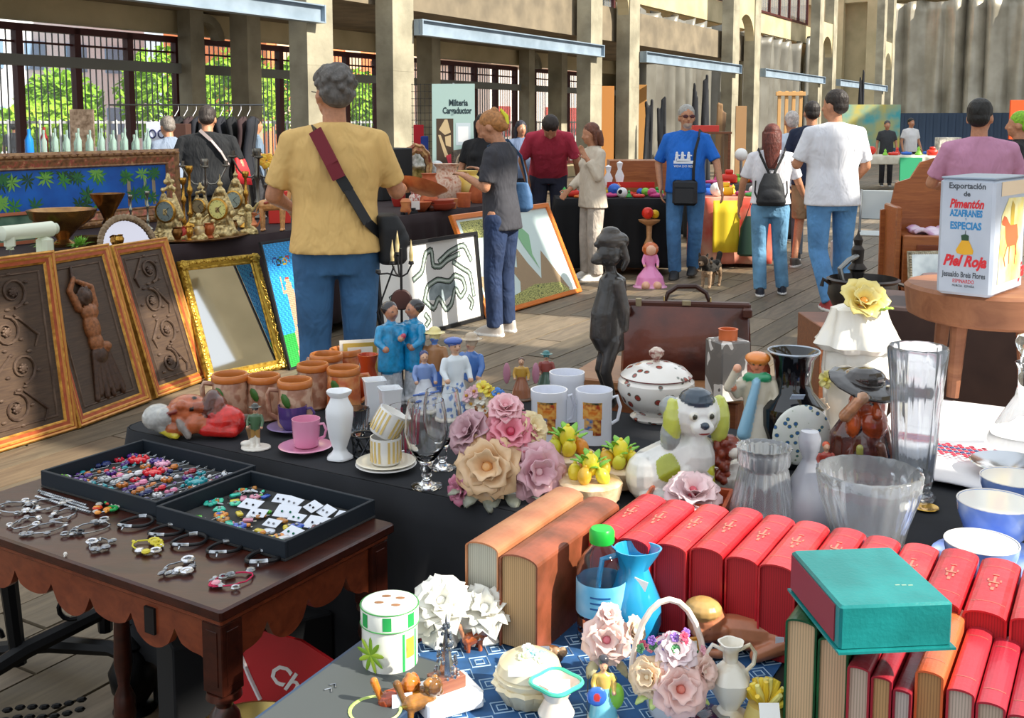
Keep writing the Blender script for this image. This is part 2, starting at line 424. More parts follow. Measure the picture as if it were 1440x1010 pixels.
# concrete rail in front of the lower windows and wall piers
m = MB(); m.box((13, V2 - .12, 2.44), (36, .1, .16)); hall(struct('trim_1', m, mat('#7d7f7a', .8)))
for i, (a, l) in enumerate(((12.85, 'wall pier with a rounded niche behind the black-shirted man'), (18.3, 'wall pier in the windows behind the blond woman'), (24.2, 'wall pier where the windows give way to the grey curtain'))):
    m = MB(); m.box((a, V2 - .25, 1.7), (.3, .3, 3.4)); m.box((a + .75, V2 - .75, 1.7), (.32, .4, 3.4))
    for q in range(9):
        A, B = q * PI / 9, (q + 1) * PI / 9; c = a + .3; r = .42
        m.prism([(c + r * math.cos(A), 2.95 + r * math.sin(A)), (c + r * math.cos(B), 2.95 + r * math.sin(B)), (c + (r - .14) * math.cos(B), 2.95 + (r - .14) * math.sin(B)), (c + (r - .14) * math.cos(A), 2.95 + (r - .14) * math.sin(A))], V2 - .3, V2 - .1)
    tag(hall(m.build('wall_pier', M_conc, None, 0)), l, 'column', 'piers of the window wall')
# grey curtains
def curtain(u0, u1, v, z0, z1, axis, lab, seed, folds=1.3, am=1.0, c1='#84827a', c2='#6b675e'):
    m = MB(); n = int((u1 - u0) * 9); rr = random.Random(seed); ph = [rr.uniform(0, 6) for _ in range(6)]
    def f(i, j):
        a = u0 + (u1 - u0) * i; z = z0 + (z1 - z0) * j; top = .45 + .55 * (1 - j)
        w = abs(math.sin(a * folds * PI + ph[0] + .5 * math.sin(a * .7 + ph[1]))) ** .7 * .32 * (1 + .3 * math.sin(a * 1.7 + ph[2])) + .06 * math.sin(a * 9 + ph[3] + j * 2)
        w += .16 * (j ** 4) * math.sin(a * 3.1 * folds + ph[4]); z += (0 if j < .99 else -.18 * abs(math.sin(a * 1.7 * folds + ph[5])))
        w *= am
        return (a, v - w, z) if axis == 'u' else (v - w, a, z)
    m.grid(f, n, 10); o = hall(m.build('grey_curtain', mat(c1, .38, .2, c2=c2, ns=.8), None, 60)); solid(o, .01)
    return tag(o, lab, 'curtain', 'grey sheets closing the hall')
curtain(30, 41, V2, 0, 5.2, 'u', 'dark grey curtain hanging behind the man in the blue T-shirt', 1)
curtain(41.5, 50.0, V2, 0, 5.25, 'u', 'grey curtain hanging behind the leaning pale wooden easel', 2)
curtain(50.5, 56.0, V2, 0, 5.6, 'u', 'narrow grey curtain strip left of the far corner column', 3)
curtain(-14, 10.4, 54.0, 1.5, 7.3, 'v', 'broad silver-grey pleated curtain across the far end wall', 4, 1.05, 1.6, '#b5ae9e', '#8f8878')
m = MB(); m.box((43, V2 + .1, 5.7), (26, .2, .8)); m.box((43, V2 + .6, 2.7), (27, .1, 5.4)); hall(struct('trim_2', m, M_beige))
m = MB(); m.box((54.8, 0, 4.5), (.3, 40, 9)); m.box((54.2, 0, 7.9), (.6, 40, 1.1)); m.box((54.0, 11.2, 3.8), (.7, .9, 7.6)); m.box((54.0, 13.3, 3.8), (.5, 1.0, 7.6))
hall(struct('wall_far', m, M_beige))
m = MB(); m.box((50.9, -3, .98), (.25, 26, 1.96))
for i in range(82): m.box((50.76, -15.8 + i * .31, .98), (.04, .12, 1.9))
tag(hall(m.build('container_wall', mat('#2c3d52', .6), None, 0)), 'long dark blue ribbed metal container wall below the big far curtain', 'container')
# unseen wall on the right, added so its openings shape sun and shade
RV = -5.0
def shade_wall():
    m = MB(); top = 9.5; zl = SHADE_LOW
    m.box((20, RV, (zl + SHADE_CL) / 2), (76, .35, SHADE_CL - zl)); m.box((20, RV, (SHADE_CH + top) / 2), (76, .35, top - SHADE_CH))
    for i in range(-2, 7):
        for k in (0, 1.6): m.box((SHADE_U0 + i * 8.9 + k + .2, RV, zl / 2), (.43, .43, zl))
    u = -14
    while u < 58:
        m.box((u, RV, (SHADE_CL + SHADE_CH) / 2), (.9, .35, SHADE_CH - SHADE_CL)); u += 2.1
    hall(struct('sun_shade_wall', m, M_beige))
SHADE_LOW, SHADE_CL, SHADE_CH, SHADE_U0 = 5.15, 5.75, 7.6, 1.2
shade_wall()
# ---- outside
m = MB(); m.box((10, 40, -.2), (120, 54, .1)); tag(hall(m.build('street', mat('#c9c5bd', .9), None, 0)), None, None, None, 'structure')
def building(u, v, L, Hh, c, cw, lab, floors=3, wp=2.2, W=6):
    t = thing('building', lab, 'building', tuple(uv(u, v)), HA, 'buildings outside the windows')
    m = MB(); m.box((L / 2, W / 2, Hh / 2), (L, W, Hh)); m.build('wall', mat(c, .9), t, 0)
    m = MB(); m.box((L / 2, W / 2, Hh + .15), (L + .4, W + .4, .3)); m.build('roof', mat('#8d7a6a', .9), t, 0)
    wm = mat(cw, .3); p = None
    for f in range(floors):
        for i in range(int(L / wp)):
            if p is None:
                q = MB(); q.box((0, 0, 0), (1.1, .1, 1.3)); p = q.build('window', wm, t, 0); o = p
            else: o = p.copy(); COL.objects.link(o)
            o.location = ((i + .5) * wp, -.03, 1.6 + f * 3)
    return t
building(24, 44, 14, 6.6, '#dfe3ea', '#7e9fc0', 'pale blue-white block outside the leftmost windows', 2)
building(33, 31, 24, 12, '#e8895a', '#e8c9a8', 'orange building outside the upper windows', 4)
building(39, 24, 9, 4.0, '#e2d6cf', '#b8504a', 'white and red building outside the windows left of the curtain', 3)
def tree(u, v, h, r, lab, c):
    t = thing('street_tree', lab, 'tree', tuple(uv(u, v)), 0, 'green trees outside the windows')
    m = MB(); m.tube([(0, 0, 0), (.05, 0, h * .35), (0, .1, h * .7)], [.14, .1, .05], 7); m.build('trunk', mat('#5a4a3a', .9), t)
    rr = random.Random(int(u * 10)); m = MB()
    for _ in range(1500):
        d = Vector((rr.gauss(0, 1), rr.gauss(0, 1), rr.gauss(0, 1))).normalized() * r * rr.uniform(.55, 1) ; s = .16
        p = Vector((d.x, d.y, h * .62 + d.z * h * .4 / r)); e = Matrix.Rotation(rr.uniform(0, 6), 3, Vector((rr.random(), rr.random(), .2)).normalized())
        m.add([p + e @ Vector(q) * s for q in ((-1, 0, 0), (0, -.5, .1), (1, 0, 0), (0, .5, .1))], [(0, 1, 2, 3)])
    o = m.build('foliage', mat(c, .7, c2='#7fae2a', ns=1.5), t, 0); o['kind'] = 'stuff'
tl = ['low green tree outside the first left window', 'round green tree outside the second left window', 'tall green tree outside the window before the niche', 'yellow-green tree outside left window', 'leafy tree outside the narrow window by the niche', 'leafy tree outside the window beside the first column', 'tree beyond the yellow-shirted man']
for i, (u, v, h, r) in enumerate(((15.8, 26, 2.2, 1.6), (19.0, 26, 2.1, 1.5), (21.1, 28.2, 3.1, 1.3), (23.2, 26, 3.8, 1.5), (26.3, 26, 3.9, 1.5), (29.4, 26, 3.8, 1.5), (32.5, 26, 3.5, 1.4))):
    tree(u, v, h, r, tl[i], ['#9bc93a', '#a8cf3c', '#8cbf35'][i % 3])
m = MB()
for i in range(160): m.box((2 + i * .22, 18, .8), (.03, .03, 1.6))
m.box((19.6, 18, 1.55), (36, .05, .05)); m.box((19.6, 18, .2), (36, .05, .05))
tag(hall(m.build('street_fence', mat('#d8dadd', .5), None, 0)), 'pale railing fence outside along the street', 'fence')
# ================================================================ PEOPLE
SK = '#c58a68'
M_skin = vcol(.5, 0, .004, 60, var=.1)
M_cloth = vcol(.85, 0, .05, 7, name='cloth', stretch=(1.2, 1.2, .55), var=.06, bstr=.85)
M_denim = vcol(.8, 0, .05, 8, name='denim', stretch=(1, 1, .6), var=.22, bstr=.8)
M_hair = vcol(.55, 0, .02, 45, name='hair', var=.28, stretch=(1, 1, .35))
M_black = mat('#15161a', .5, bmp=.002, bs=40)
def person(name_lab, loc, face, h=1.75, shirt='#cccccc', pants='#4f7fae', shoe='#222222', sole='#eeeeee', hair='#3a2a20', style='short', skin=SK, lean=0, yaw=0, pitch=0,
           aR=None, aL=None, lR=None, lL=None, bw=1.0, belly=0.0, sleeve=.75, plen=1.0, hem=.86, vox=.011, pantcol2=None, group=None, woman=False, gear=None, beard=None, collar=None, ww=1.0, curl=.012, seat=False, flare=1.0):
    s = h / 1.75
    t = thing('person', name_lab, 'person', loc, rad(face), group)
    S = Matrix.Scale(s, 4)
    up = S @ Matrix.Translation((0, 0, .93)) @ Matrix.Rotation(-rad(lean), 4, 'X') @ Matrix.Translation((0, 0, -.93))
    hd = up @ Matrix.Translation((0, .01, 1.465)) @ Matrix.Rotation(rad(yaw), 4, 'Z') @ Matrix.Rotation(-rad(pitch), 4, 'X') @ Matrix.Translation((0, 0, -1.5))
    sh = .165 * bw
    aR = aR or ((.235 * bw, -.02, 1.14), (.26 * bw, .1, .90)); aL = aL or ((-.235 * bw, -.02, 1.14), (-.26 * bw, .1, .90))
    lR = lR or ((.10, .02, .49), (.10, 0, .09)); lL = lL or ((-.10, .02, .49), (-.10, 0, .09))
    b = Org(); b.M = up
    b.loft([(0, 0, .88, .13 * bw, .09), (0, 0, 1.1, .115 * bw * ww, .085), (0, 0, 1.3, .14 * bw, .1), (0, -.01, 1.38, .14 * bw, .08), (0, -.01, 1.43, .07, .055)], skin)
    for sx, (e, w_) in ((1, aR), (-1, aL)):
        S0 = Vector((sx * sh, -.01, 1.385)); e = Vector(e); w_ = Vector(w_)
        b.cap(S0, e, .047, .04, skin); b.cap(e, w_, .04, .027, skin)
        d = (w_ - e).normalized(); sd = Vector((0, 1, 0)) if abs(d.y) < .8 else Vector((-sx, 0, .2)); sd = (sd - d * sd.dot(d)).normalized(); pn = d.cross(sd)
        pc = w_ + d * .045
        for q in (-.02, 0, .02): b.cap(w_ + sd * q * .6, w_ + d * .085 + sd * q, .016, .013, skin, 8)
        for q, L in ((-.03, .055), (-.01, .07), (.01, .075), (.03, .066)):
            k0 = w_ + d * .085 + sd * q; k1 = k0 + d * L * .6 + pn * sx * -L * .15; k2 = k1 + d * L * .4 - pn * sx * L * .35
            b.cap(k0, k1, .0095, .009, skin, 6); b.cap(k1, k2, .009, .008, skin, 6)
        q0 = w_ + d * .02 + sd * .03; b.cap(q0, q0 + d * .04 + sd * .028, .012, .01, skin, 6); b.cap(q0 + d * .04 + sd * .028, q0 + d * .075 + sd * .03, .01, .009, skin, 6)
    b.M = hd
    b.cap((0, -.015, 1.44), (0, -.005, 1.58), .056, .052, skin)
    b.ell((0, -.005, 1.652), (.074, .092, .1), skin).ell((0, .03, 1.585), (.056, .06, .062), skin).ell((0, .062, 1.553), (.026, .022, .02), skin)
    b.cap((0, .088, 1.645), (0, .104, 1.607), .009, .013, skin)
    for sx in (1, -1):
        b.ell((sx * .077, -.008, 1.62), (.01, .02, .032), skin)
        b.ell((sx * .04, .062, 1.605), (.022, .02, .018), skin)
        b.paint('e', ((sx * .03, .086, 1.643), (.013, .012, .007)), '#efe9e2'); b.paint('e', ((sx * .03, .092, 1.643), (.007, .012, .007)), '#2a1d15')
        b.paint('c', (Vector((sx * .016, .088, 1.662)), Vector((sx * .045, .08, 1.66)), .0, .0), '#3a2a20') if False else b.paint('e', ((sx * .03, .088, 1.662), (.018, .012, .0045)), '#4a372c')
    b.paint('e', ((0, .088, 1.577), (.024, .016, .007)), '#a5544c')
    if beard: b.paint('e', ((0, .065, 1.55), (.06, .045, .03)), beard)
    b.M = S
    for sx, (k, a) in ((1, lR), (-1, lL)):
        H0 = Vector((sx * .09, 0, .92)); k = Vector(k); a = Vector(a)
        b.cap(H0, k, .078, .052, skin); b.cap(k, a, .05, .034, skin)
        ft = Vector((0, 1, 0)); b.cap(a + Vector((0, -.02, -.04)), a + Vector((0, .14, -.06)), .03, .025, skin, 8)
    b.ell((0, 0, .93), (.12 * bw, .08, .08), skin)
    b.build('body', M_skin, t, vox * s)
    # shirt
    c = Org(); c.M = up
    hz = hem
    c.loft([(0, -.01, hz, .188 * bw * (ww * .5 + .5) * flare, .142 + belly * .6), (0, .0 + belly * .4, 1.0, .174 * bw * ww, .13 + belly), (0, .01 + belly * .3, 1.12, .168 * bw * ww, .118 + belly * .8), (0, 0, 1.28, .182 * bw, .118 + belly * .2), (0, -.01, 1.37, .178 * bw, .1), (0, -.012, 1.43, .12 * bw, .08), (0, -.015, 1.475, .066, .064)], shirt, pw=.85)
    if woman: c.ell((.065, .085, 1.27), (.06, .05, .06), shirt).ell((-.065, .085, 1.27), (.06, .05, .06), shirt)
    for sx, (e, w_) in ((1, aR), (-1, aL)):
        S0 = Vector((sx * sh, -.01, 1.385)); e = Vector(e); w_ = Vector(w_); c.cap((sx * .03, -.015, 1.44), (sx * (sh + .01), -.01, 1.395), .04, .05, shirt)
        if sleeve <= 1: c.ell(S0, .058, shirt); c.cap(S0, S0.lerp(e, sleeve), .058, .06, shirt, 14, True)
        else: c.cap(S0, e, .064, .056, shirt, 12); c.cap(e, e.lerp(w_, sleeve - 1), .056, .046, shirt, 12, True)
    if collar: c.M = up; c.paint('e', ((0, -.012, 1.495), (.075, .07, .012)), collar)
    o = c.build('shirt', M_cloth, t, vox * s)
    # trousers
    p = Org(); p.M = S; pc2 = pants
    p.loft([(0, 0, .80, .158 * bw, .11), (0, -.005, .9, .168 * bw, .12), (0, 0, 1.05, .142 * bw * ww, .098)], pants)
    for sx, (k, a) in ((1, lR), (-1, lL)):
        H0 = Vector((sx * .088 * bw, -.005, .88)); k = Vector(k); a = Vector(a)
        if seat or plen >= 1:
            p.cap(H0, k, .1, .074 * flare, pants, 14); p.cap(k, a + Vector((0, 0, -.02)), .074 * flare, .066 * flare ** 2, pants, 14, True)
        else: p.cap(H0, H0.lerp(k, plen), .098, .085, pants, 14, True)
    for sx in (1, -1): p.ell((sx * .075, -.05, .87), (.075, .06, .075), pants)
    p.build('trousers', M_denim, t, vox * s)
    # shoes
    for sx, (k, a) in ((1, lR), (-1, lL)):
        a = Vector(a); o = Org(); o.M = S
        y0, z0 = a.y, a.z - .09
        o.loft([(a.x, y0 + .055, z0, .047, .135), (a.x, y0 + .055, z0 + .022, .049, .138)], sole, pw=.8)
        o.loft([(a.x, y0 + .055, z0 + .02, .046, .132), (a.x, y0 + .035, z0 + .055, .044, .11), (a.x, y0 - .01, z0 + .1, .04, .055)], shoe, pw=.85)
        o.build('shoe', vcol(.6), t, .008 * s, 2)
    # hair
    if style:
        g = Org(); g.M = hd
        g.ell((0, -.02, 1.678), (.083, .096, .088), hair)
        if style in ('short', 'curly'): g.ell((0, -.052, 1.63), (.074, .06, .062), hair)
        if style == 'curly':
            rr = random.Random(5)
            for _ in range(60):
                d = Vector((rr.gauss(0, 1), rr.gauss(-.5, .8), rr.gauss(.5, .8))).normalized(); g.ell((d.x * .084, -.022 + d.y * .098, 1.675 + d.z * .088), .017, hair)
        if style in ('long', 'bob'):
            L = .34 if style == 'long' else .15
            g.ell((0, -.045, 1.63), (.088, .075, .09), hair)
            g.loft([(0, -.09, 1.64 - L, .06 if style == 'long' else .085, .03), (0, -.085, 1.56, .09, .055), (0, -.06, 1.66, .088, .075)], hair)
            for sx in (1, -1): g.cap((sx * .076, .0, 1.67), (sx * .078, -.02, 1.64 - L * .75), .022, .018, hair)
        if style == 'updo':
            g.ell((0, -.06, 1.65), (.08, .075, .085), hair); g.cap((0, -.1, 1.60), (0, -.075, 1.74), .04, .03, hair)
        g.build('hair', M_hair, t, .008 * s, 2)
    if gear: gear(t, up, S, hd, s)
    return t
def xf(M, pts): return [M @ Vector(p) for p in pts]
def strap(t, M, pts, w, m, name='strap', th=.006):
    b = MB(); P = xf(M, pts)
    for a, c in zip(P, P[1:]):
        d = (c - a); L = d.length; z = d.normalized(); y = Vector((a.x + c.x, a.y + c.y, 0)); y = (y - z * y.dot(z)); y = y.normalized() if y.length > 1e-4 else z.orthogonal().normalized(); x = y.cross(z)
        Rm = Matrix((x, y, z)).transposed(); b.box((a + c) / 2, (w, th, L * 1.06), R=Rm)
    return b.build(name, m, t)
def g_yellow(t, up, S, hd, s):
    strap(t, up, [(-.10, -.03, 1.44), (-.085, -.10, 1.425), (-.02, -.137, 1.3), (.05, -.138, 1.18), (.13, -.128, 1.04), (.19, -.06, .98)], .05, M_black)
    strap(t, up, [(-.085, -.112, 1.435), (-.02, -.15, 1.3), (.01, -.15, 1.235)], .062, mat('#7a2430', .7), 'shoulder_pad', .012)
    o = Org(); o.M = up
    o.loft([(.245, -.0, .84, .055, .10), (.25, 0, .86, .065, .12), (.245, 0, 1.0, .065, .125), (.225, 0, 1.06, .05, .11)], '#17181b', pw=.6)
    o.ell((.285, -.05, .95), (.04, .07, .05), '#222428')
    k = o.build('shoulder_bag', vcol(.7, 0, .004, 40), t, .008)
    b = MB(); b.tube(xf(hd, [(-.078, 0, 1.64), (-.082, .05, 1.645), (-.06, .1, 1.645), (-.02, .115, 1.64)]), .002, 6); b.build('glasses', M_black, t)
person('grey-haired man from behind in a pale yellow T-shirt and blue jeans with a black bag', (-.83, 5.0, 0), 12, 1.84, '#e6bd76', '#3f6f9e', '#3a3a3a', hair='#6f6a66', style='curly', yaw=20, bw=1.12, belly=.02, sleeve=.82,
       aR=((.28, .06, 1.16), (.33, .30, 1.16)), aL=((-.27, .03, 1.15), (-.2, .28, 1.08)), gear=g_yellow, vox=.01, hem=.90, collar='#c9a262')
def g_blonde(t, up, S, hd, s):
    strap(t, up, [(.02, .11, 1.44), (.1, .1, 1.46), (.17, .02, 1.49), (.2, -.08, 1.36), (.2, -.12, 1.2), (.19, -.13, 1.1)], .022, mat('#3f5f80', .7))
    o = Org(); o.M = up
    o.loft([(.19, .0, .93, .04, .13), (.2, 0, .96, .06, .17), (.2, 0, 1.06, .055, .165), (.19, .0, 1.16, .03, .14)], '#3f6590', pw=.8); o.build('handbag', vcol(.6, 0, .004, 30), t, .008)
    b = MB(); b.tube(xf(hd, [(.0, -.13, 1.6), (.012, -.14, 1.66), (.0, -.125, 1.73)]), [.014, .02, .008], 8); b.build('hair_clip', mat('#d9d92c', .3), t)
    b = MB(); b.tube([M for M in xf(up, [(.205, .19, 1.21), (.2, .165, 1.2), (.185, .16, 1.21), (.18, .185, 1.225), (.195, .205, 1.225)])], .006, 6, closed=True); b.build('watch', mat('#d9b66a', .3, .8), t)
person('blond woman in a dark grey T-shirt and dark jeans with a blue handbag', at(705, 470), 62, 1.67, '#3d3d44', '#22365c', '#b9b0a8', hair='#c4854a', style='updo', yaw=8, pitch=22, lean=2, bw=.94, woman=True, ww=.92, sleeve=.85,
       aR=((.2, .02, 1.14), (.17, .22, 1.24)), aL=((-.2, .02, 1.14), (-.1, .24, 1.22)), gear=g_blonde, flare=.98, hem=.81)
person('man in a plain red T-shirt bending over a table with his head down', (.40, 11.75, 0), 180, 1.92, '#b8324a', '#2a2d42', hair='#2c1d16', lean=44, pitch=22, sleeve=.85, beard='#4a2f22', bw=1.08,
       aR=((.27, .06, 1.14), (.2, .16, .88)), aL=((-.27, .08, 1.16), (-.3, .06, .90)))
person('woman in a cream blouse and long pale wide trousers with shoulder-length brown hair', at(832, 393), 112, 1.57, '#d8cbb8', '#cfc3b6', '#d8d2c8', hair='#7a4630', style='bob', pitch=8, sleeve=1.85, woman=True, bw=.98, hem=.8, flare=1.12,
       aR=((.2, .0, 1.16), (.14, .22, .98)), aL=((-.2, .03, 1.14), (-.14, .14, 1.34)))
def g_blue(t, up, S, hd, s):
    strap(t, up, [(-.15, -.08, 1.44), (-.13, .02, 1.47), (-.135, .1, 1.40), (-.11, .145, 1.28), (-.10, .172, 1.1), (-.1, .175, .98)], .028, M_black)
    strap(t, up, [(.15, .05, .97), (.2, -.05, 1.05)], .02, M_black, 'strap')
    b = MB(); b.M = up; b.bbox((-.02, .175, .87), (.24, .07, .25), .025); b.bbox((-.02, .215, .84), (.19, .02, .16), .01); b.build('crossbody_bag', mat('#24262b', .5, bmp=.003, bs=40), t)
    b = MB(); b.M = hd
    for sx in (1, -1): b.ball((sx * .034, .098, 1.642), (.027, .008, .018), 10); b.tube([(sx * .06, .09, 1.648), (sx * .08, -.01, 1.64)], .003, 5)
    b.tube([(-.01, .106, 1.647), (.01, .106, 1.647)], .003, 5); b.build('sunglasses', mat('#4a1d22', .15), t)
    wm = mat('#e9eef5', .8)
    b = MB(); M = up @ frameM((.0, .168, 1.2), (-1, 0, 0), (0, -.03, 1)); b.M = M
    b.box((.0, -.035, 0), (.19, .03, .006)); b.box((0, -.02, 0), (.13, .03, .006))
    for x in (-.065, -.01, .05):
        b.ball((x, .055, 0), (.012, .012, .003), 8); b.box((x, .022, 0), (.028, .05, .005)); b.box((x - .012, -.01, 0), (.012, .04, .005)); b.box((x + .012, -.01, 0), (.012, .04, .005)); b.box((x + .022, .03, 0), (.02, .012, .005))
    b.build('print', wm, t)
    lettering('VIDA DO REI', .032, wm, t, up @ frameM((.0, .176, 1.125), (-1, 0, 0), (0, -.05, 1)), ext=.003)
person('grey-haired man in a bright blue printed T-shirt with sunglasses and a black shoulder bag', at(962, 392), 162, 1.75, '#1668c9', '#4a7fb4', '#23262b', sole='#333333', hair='#b9b6b0', yaw=22, belly=.045, bw=1.1, sleeve=.9, gear=g_blue,
       aL=((-.30, .02, 1.16), (-.36, .12, .92)), aR=((.28, -.03, 1.14), (.24, .05, .9)), lR=((.1, .08, .5), (.09, .02, .09)), lL=((-.1, -.02, .5), (-.06, -.16, .12)), beard='#c9b2a0')
def g_back(t, up, S, hd, s):
    o = Org(); o.M = up
    o.loft([(0, -.17, .92, .13, .06), (0, -.18, .96, .145, .07), (0, -.17, 1.12, .12, .06), (0, -.15, 1.24, .07, .035)], '#14161b', pw=.75); o.ell((0, -.225, 1.02), (.1, .03, .07), '#1b1d22'); o.build('backpack', vcol(.6, 0, .004, 40), t, .008)
    for sx in (1, -1):
        strap(t, up, [(sx * .02, -.17, 1.23), (sx * .11, -.115, 1.42), (sx * .13, -.03, 1.475), (sx * .14, .06, 1.44)], .022, M_black)
        strap(t, up, [(sx * .15, -.1, 1.16), (sx * .155, -.13, 1.05), (sx * .12, -.17, .97)], .015, M_black)
    b = MB(); b.tube(xf(up, [(-.03, -.165, 1.24), (-.025, -.17, 1.28), (.025, -.17, 1.28), (.03, -.165, 1.24)]), .006, 6); b.build('handle', M_black, t)
person('woman from behind with auburn ponytail, white T-shirt, pale blue jeans and small black backpack', at(1080, 416), -12, 1.56, '#e6e4ea', '#6fa3c9', '#1d2230', hair='#6a2d20', style='long', bw=1.08, woman=True, sleeve=.8, gear=g_back, hem=.93,
       aL=((-.27, .02, 1.14), (-.3, .12, .9)), aR=((.27, .05, 1.14), (.34, .2, .98)), lL=((-.1, .02, .49), (-.08, -.04, .09)), lR=((.1, .06, .5), (.14, .08, .1)), pitch=5)
person('man from behind in a white T-shirt and light blue jeans with red and white shoes', at(1165, 440), 5, 1.84, '#e4e6ee', '#5d97cf', '#a63a3a', hair='#2c211b', yaw=35, bw=1.16, sleeve=.85, belly=.01, hem=.84,
       aL=((-.27, .04, 1.15), (-.2, .26, 1.16)), aR=((.27, .02, 1.14), (.26, .2, 1.02)), lL=((-.1, .0, .49), (-.05, -.16, .13)), lR=((.12, .06, .49), (.14, .12, .09)))
person('dark-haired man in a navy T-shirt and beige shorts, half hidden by the man in white', at(1135, 376), -30, 1.8, '#1b2742', '#a98c6a', '#4a4642', hair='#241a16', sleeve=.85, plen=.95, yaw=25, lL=((-.1, .03, .49), (-.12, -.06, .09)))
person('white-haired person in a pale blue shirt, head showing behind the man in navy', at(1108, 366), 0, 1.7, '#c9d8ea', '#6a7686', hair='#d8cfca', sleeve=.85, vox=.013)
pk = atY(1373, 300, 7.0); pk.z = 0
person('dark-haired man in a pink T-shirt seen from behind over the tin box', pk, -8, 1.73, '#c98fae', '#3b4a66', hair='#15120f', yaw=-28, bw=1.16, sleeve=.82, belly=.02, aR=((.3, .06, 1.16), (.24, .28, 1.14)), aL=((-.28, .06, 1.16), (-.2, .28, 1.14)))
person('man at the right edge in a black T-shirt and lime green cap', (atY(1428, 300, 9.1).x, 9.1, 0), 60, 1.67, '#17181b', '#333a44', hair='#8fd02c', style='bob' if False else 'short', bw=1.2, aR=((.28, .1, 1.14), (.2, .3, 1.1)))
def g_red(t, up, S, hd, s):
    strap(t, up, [(-.05, -.1, 1.475), (.05, -.128, 1.38), (.14, -.13, 1.27), (.2, -.08, 1.16)], .03, mat('#a89a98', .7))
    b = MB(); b.M = up
    for i in range(9): b.tube([(.27 + i * .006, -.06 + .012 * i, 1.22), (.28 + i * .01, -.09 + .01 * i, 1.1), (.30 + i * .012, -.08 + .01 * i, .98)], [.02, .026, .01], 6)
    b.build('red_sash', mat('#d9262c', .7), t)
person('man from behind in a black T-shirt with grey strap and red sash', (-2.8, 9.8, 0), 8, 1.74, '#15171b', '#22252b', hair='#3a2f2a', bw=1.3, lean=10, pitch=4, gear=g_red, vox=.013)
person('person in a grey-blue shirt leaning behind the black-shirted man', (-3.6, 11.4, 0), 40, 1.66, '#7f8ca0', '#333a44', hair='#8a8078', lean=14, vox=.014)
person('small far man in a slate shirt sitting in profile left of the yellow-shirted man', (-3.5, 14.6, 0), -60, 1.65, '#6f8298', '#3a3a40', hair='#2a211c', vox=.016)
person('small person in black standing outside the leftmost window', (-9.75, 21, 0), 0, 1.6, '#3a3d44', '#7d7d80', hair='#2a2a2a', vox=.018)
person('dark-haired woman in a black top standing behind the blond woman', (-.30, 10.9, 0), 170, 1.66, '#17171b', '#2f5f8a', hair='#15110f', style='long', woman=True, vox=.013)
person('small far man with a cap sitting behind the white table at the far end', (9.1, 26, 0), 170, 1.62, '#3a3d42', '#2a2a30', hair='#555555', vox=.016)
person('small far man in a white shirt standing behind the table at the far end', (9.75, 26.2, 0), 190, 1.68, '#e2e2e4', '#22242a', hair='#201814', vox=.016)
person('grey-blue clad passer-by seen past the blond woman', (.12, 14.6, 0), 200, 1.6, '#5f6f8c', '#2c3140', hair='#2a2a3a', style='long', vox=.016)
# ================================================================ TABLES
TZ = .75
E2 = Vector((HD.y, -HD.x, 0)); L2 = Vector((-1.03, 2.74, 0))
def st(s, t, z=0): return L2 + E2 * s + HD * t + Vector((0, 0, z))
M_cloth_k = mat('#1c1d21', .9, bmp=.01, bs=5, c2='#26282d', ns=4)
def draped(name_, lab, cs, z, m, drop, amp=.012, sides=(0, 1, 2, 3), cat='tablecloth', seed=1, rnd=.03):
    # cs: four corners counter-clockwise seen from above
    t = thing(name_, lab, cat, (0, 0, 0)); rr = random.Random(seed); ph = [rr.uniform(0, 6) for _ in range(4)]
    pts = []
    for i in range(4):
        a, b, c = Vector(cs[i - 1]), Vector(cs[i]), Vector(cs[(i + 1) % 4])
        p0 = b + (a - b).normalized() * rnd; p1 = b + (c - b).normalized() * rnd
        for q in range(5): k = q / 4; pts.append((p0 * (1 - k) ** 2 + b * 2 * k * (1 - k) + p1 * k * k))
    mb = MB(); n = len(pts); mb.add([(p.x, p.y, z) for p in pts] + [(p.x, p.y, z - .004) for p in pts], [tuple(range(n)), tuple(range(2 * n - 1, n - 1, -1))])
    mb.build('cloth_top', m, t, 0)
    cen = sum((Vector(c) for c in cs), Vector()) / 4
    mb = MB(); path = []
    for i in range(n):
        a, b = pts[i], pts[(i + 1) % n]; k = max(1, int((b - a).length / .018))
        for q in range(k): path.append((a.lerp(b, q / k), ((b - a).cross(Vector((0, 0, 1)))).normalized()))
    N = len(path); rows = 9; vs = []
    for j in range(rows + 1):
        f = j / rows; s_ = 0
        for i, (p, nn) in enumerate(path):
            w_ = (math.sin(i * .62 + ph[0] + .8 * math.sin(i * .11)) * .6 + math.sin(i * .27 + ph[1]) * .7) * amp * min(1, f * 2.2) * 1.6
            r = .004 + .028 * (1 - (1 - f) ** 4) + w_
            vs.append((p.x + nn.x * r, p.y + nn.y * r, z - (drop * f if j else 0)))
    fs = []
    for j in range(rows):
        for i in range(N): fs.append((j * N + i, j * N + (i + 1) % N, (j + 1) * N + (i + 1) % N, (j + 1) * N + i))
    mb.add(vs, fs); o = mb.build('drape', m, t, 60); solid(o, .003)
    return t
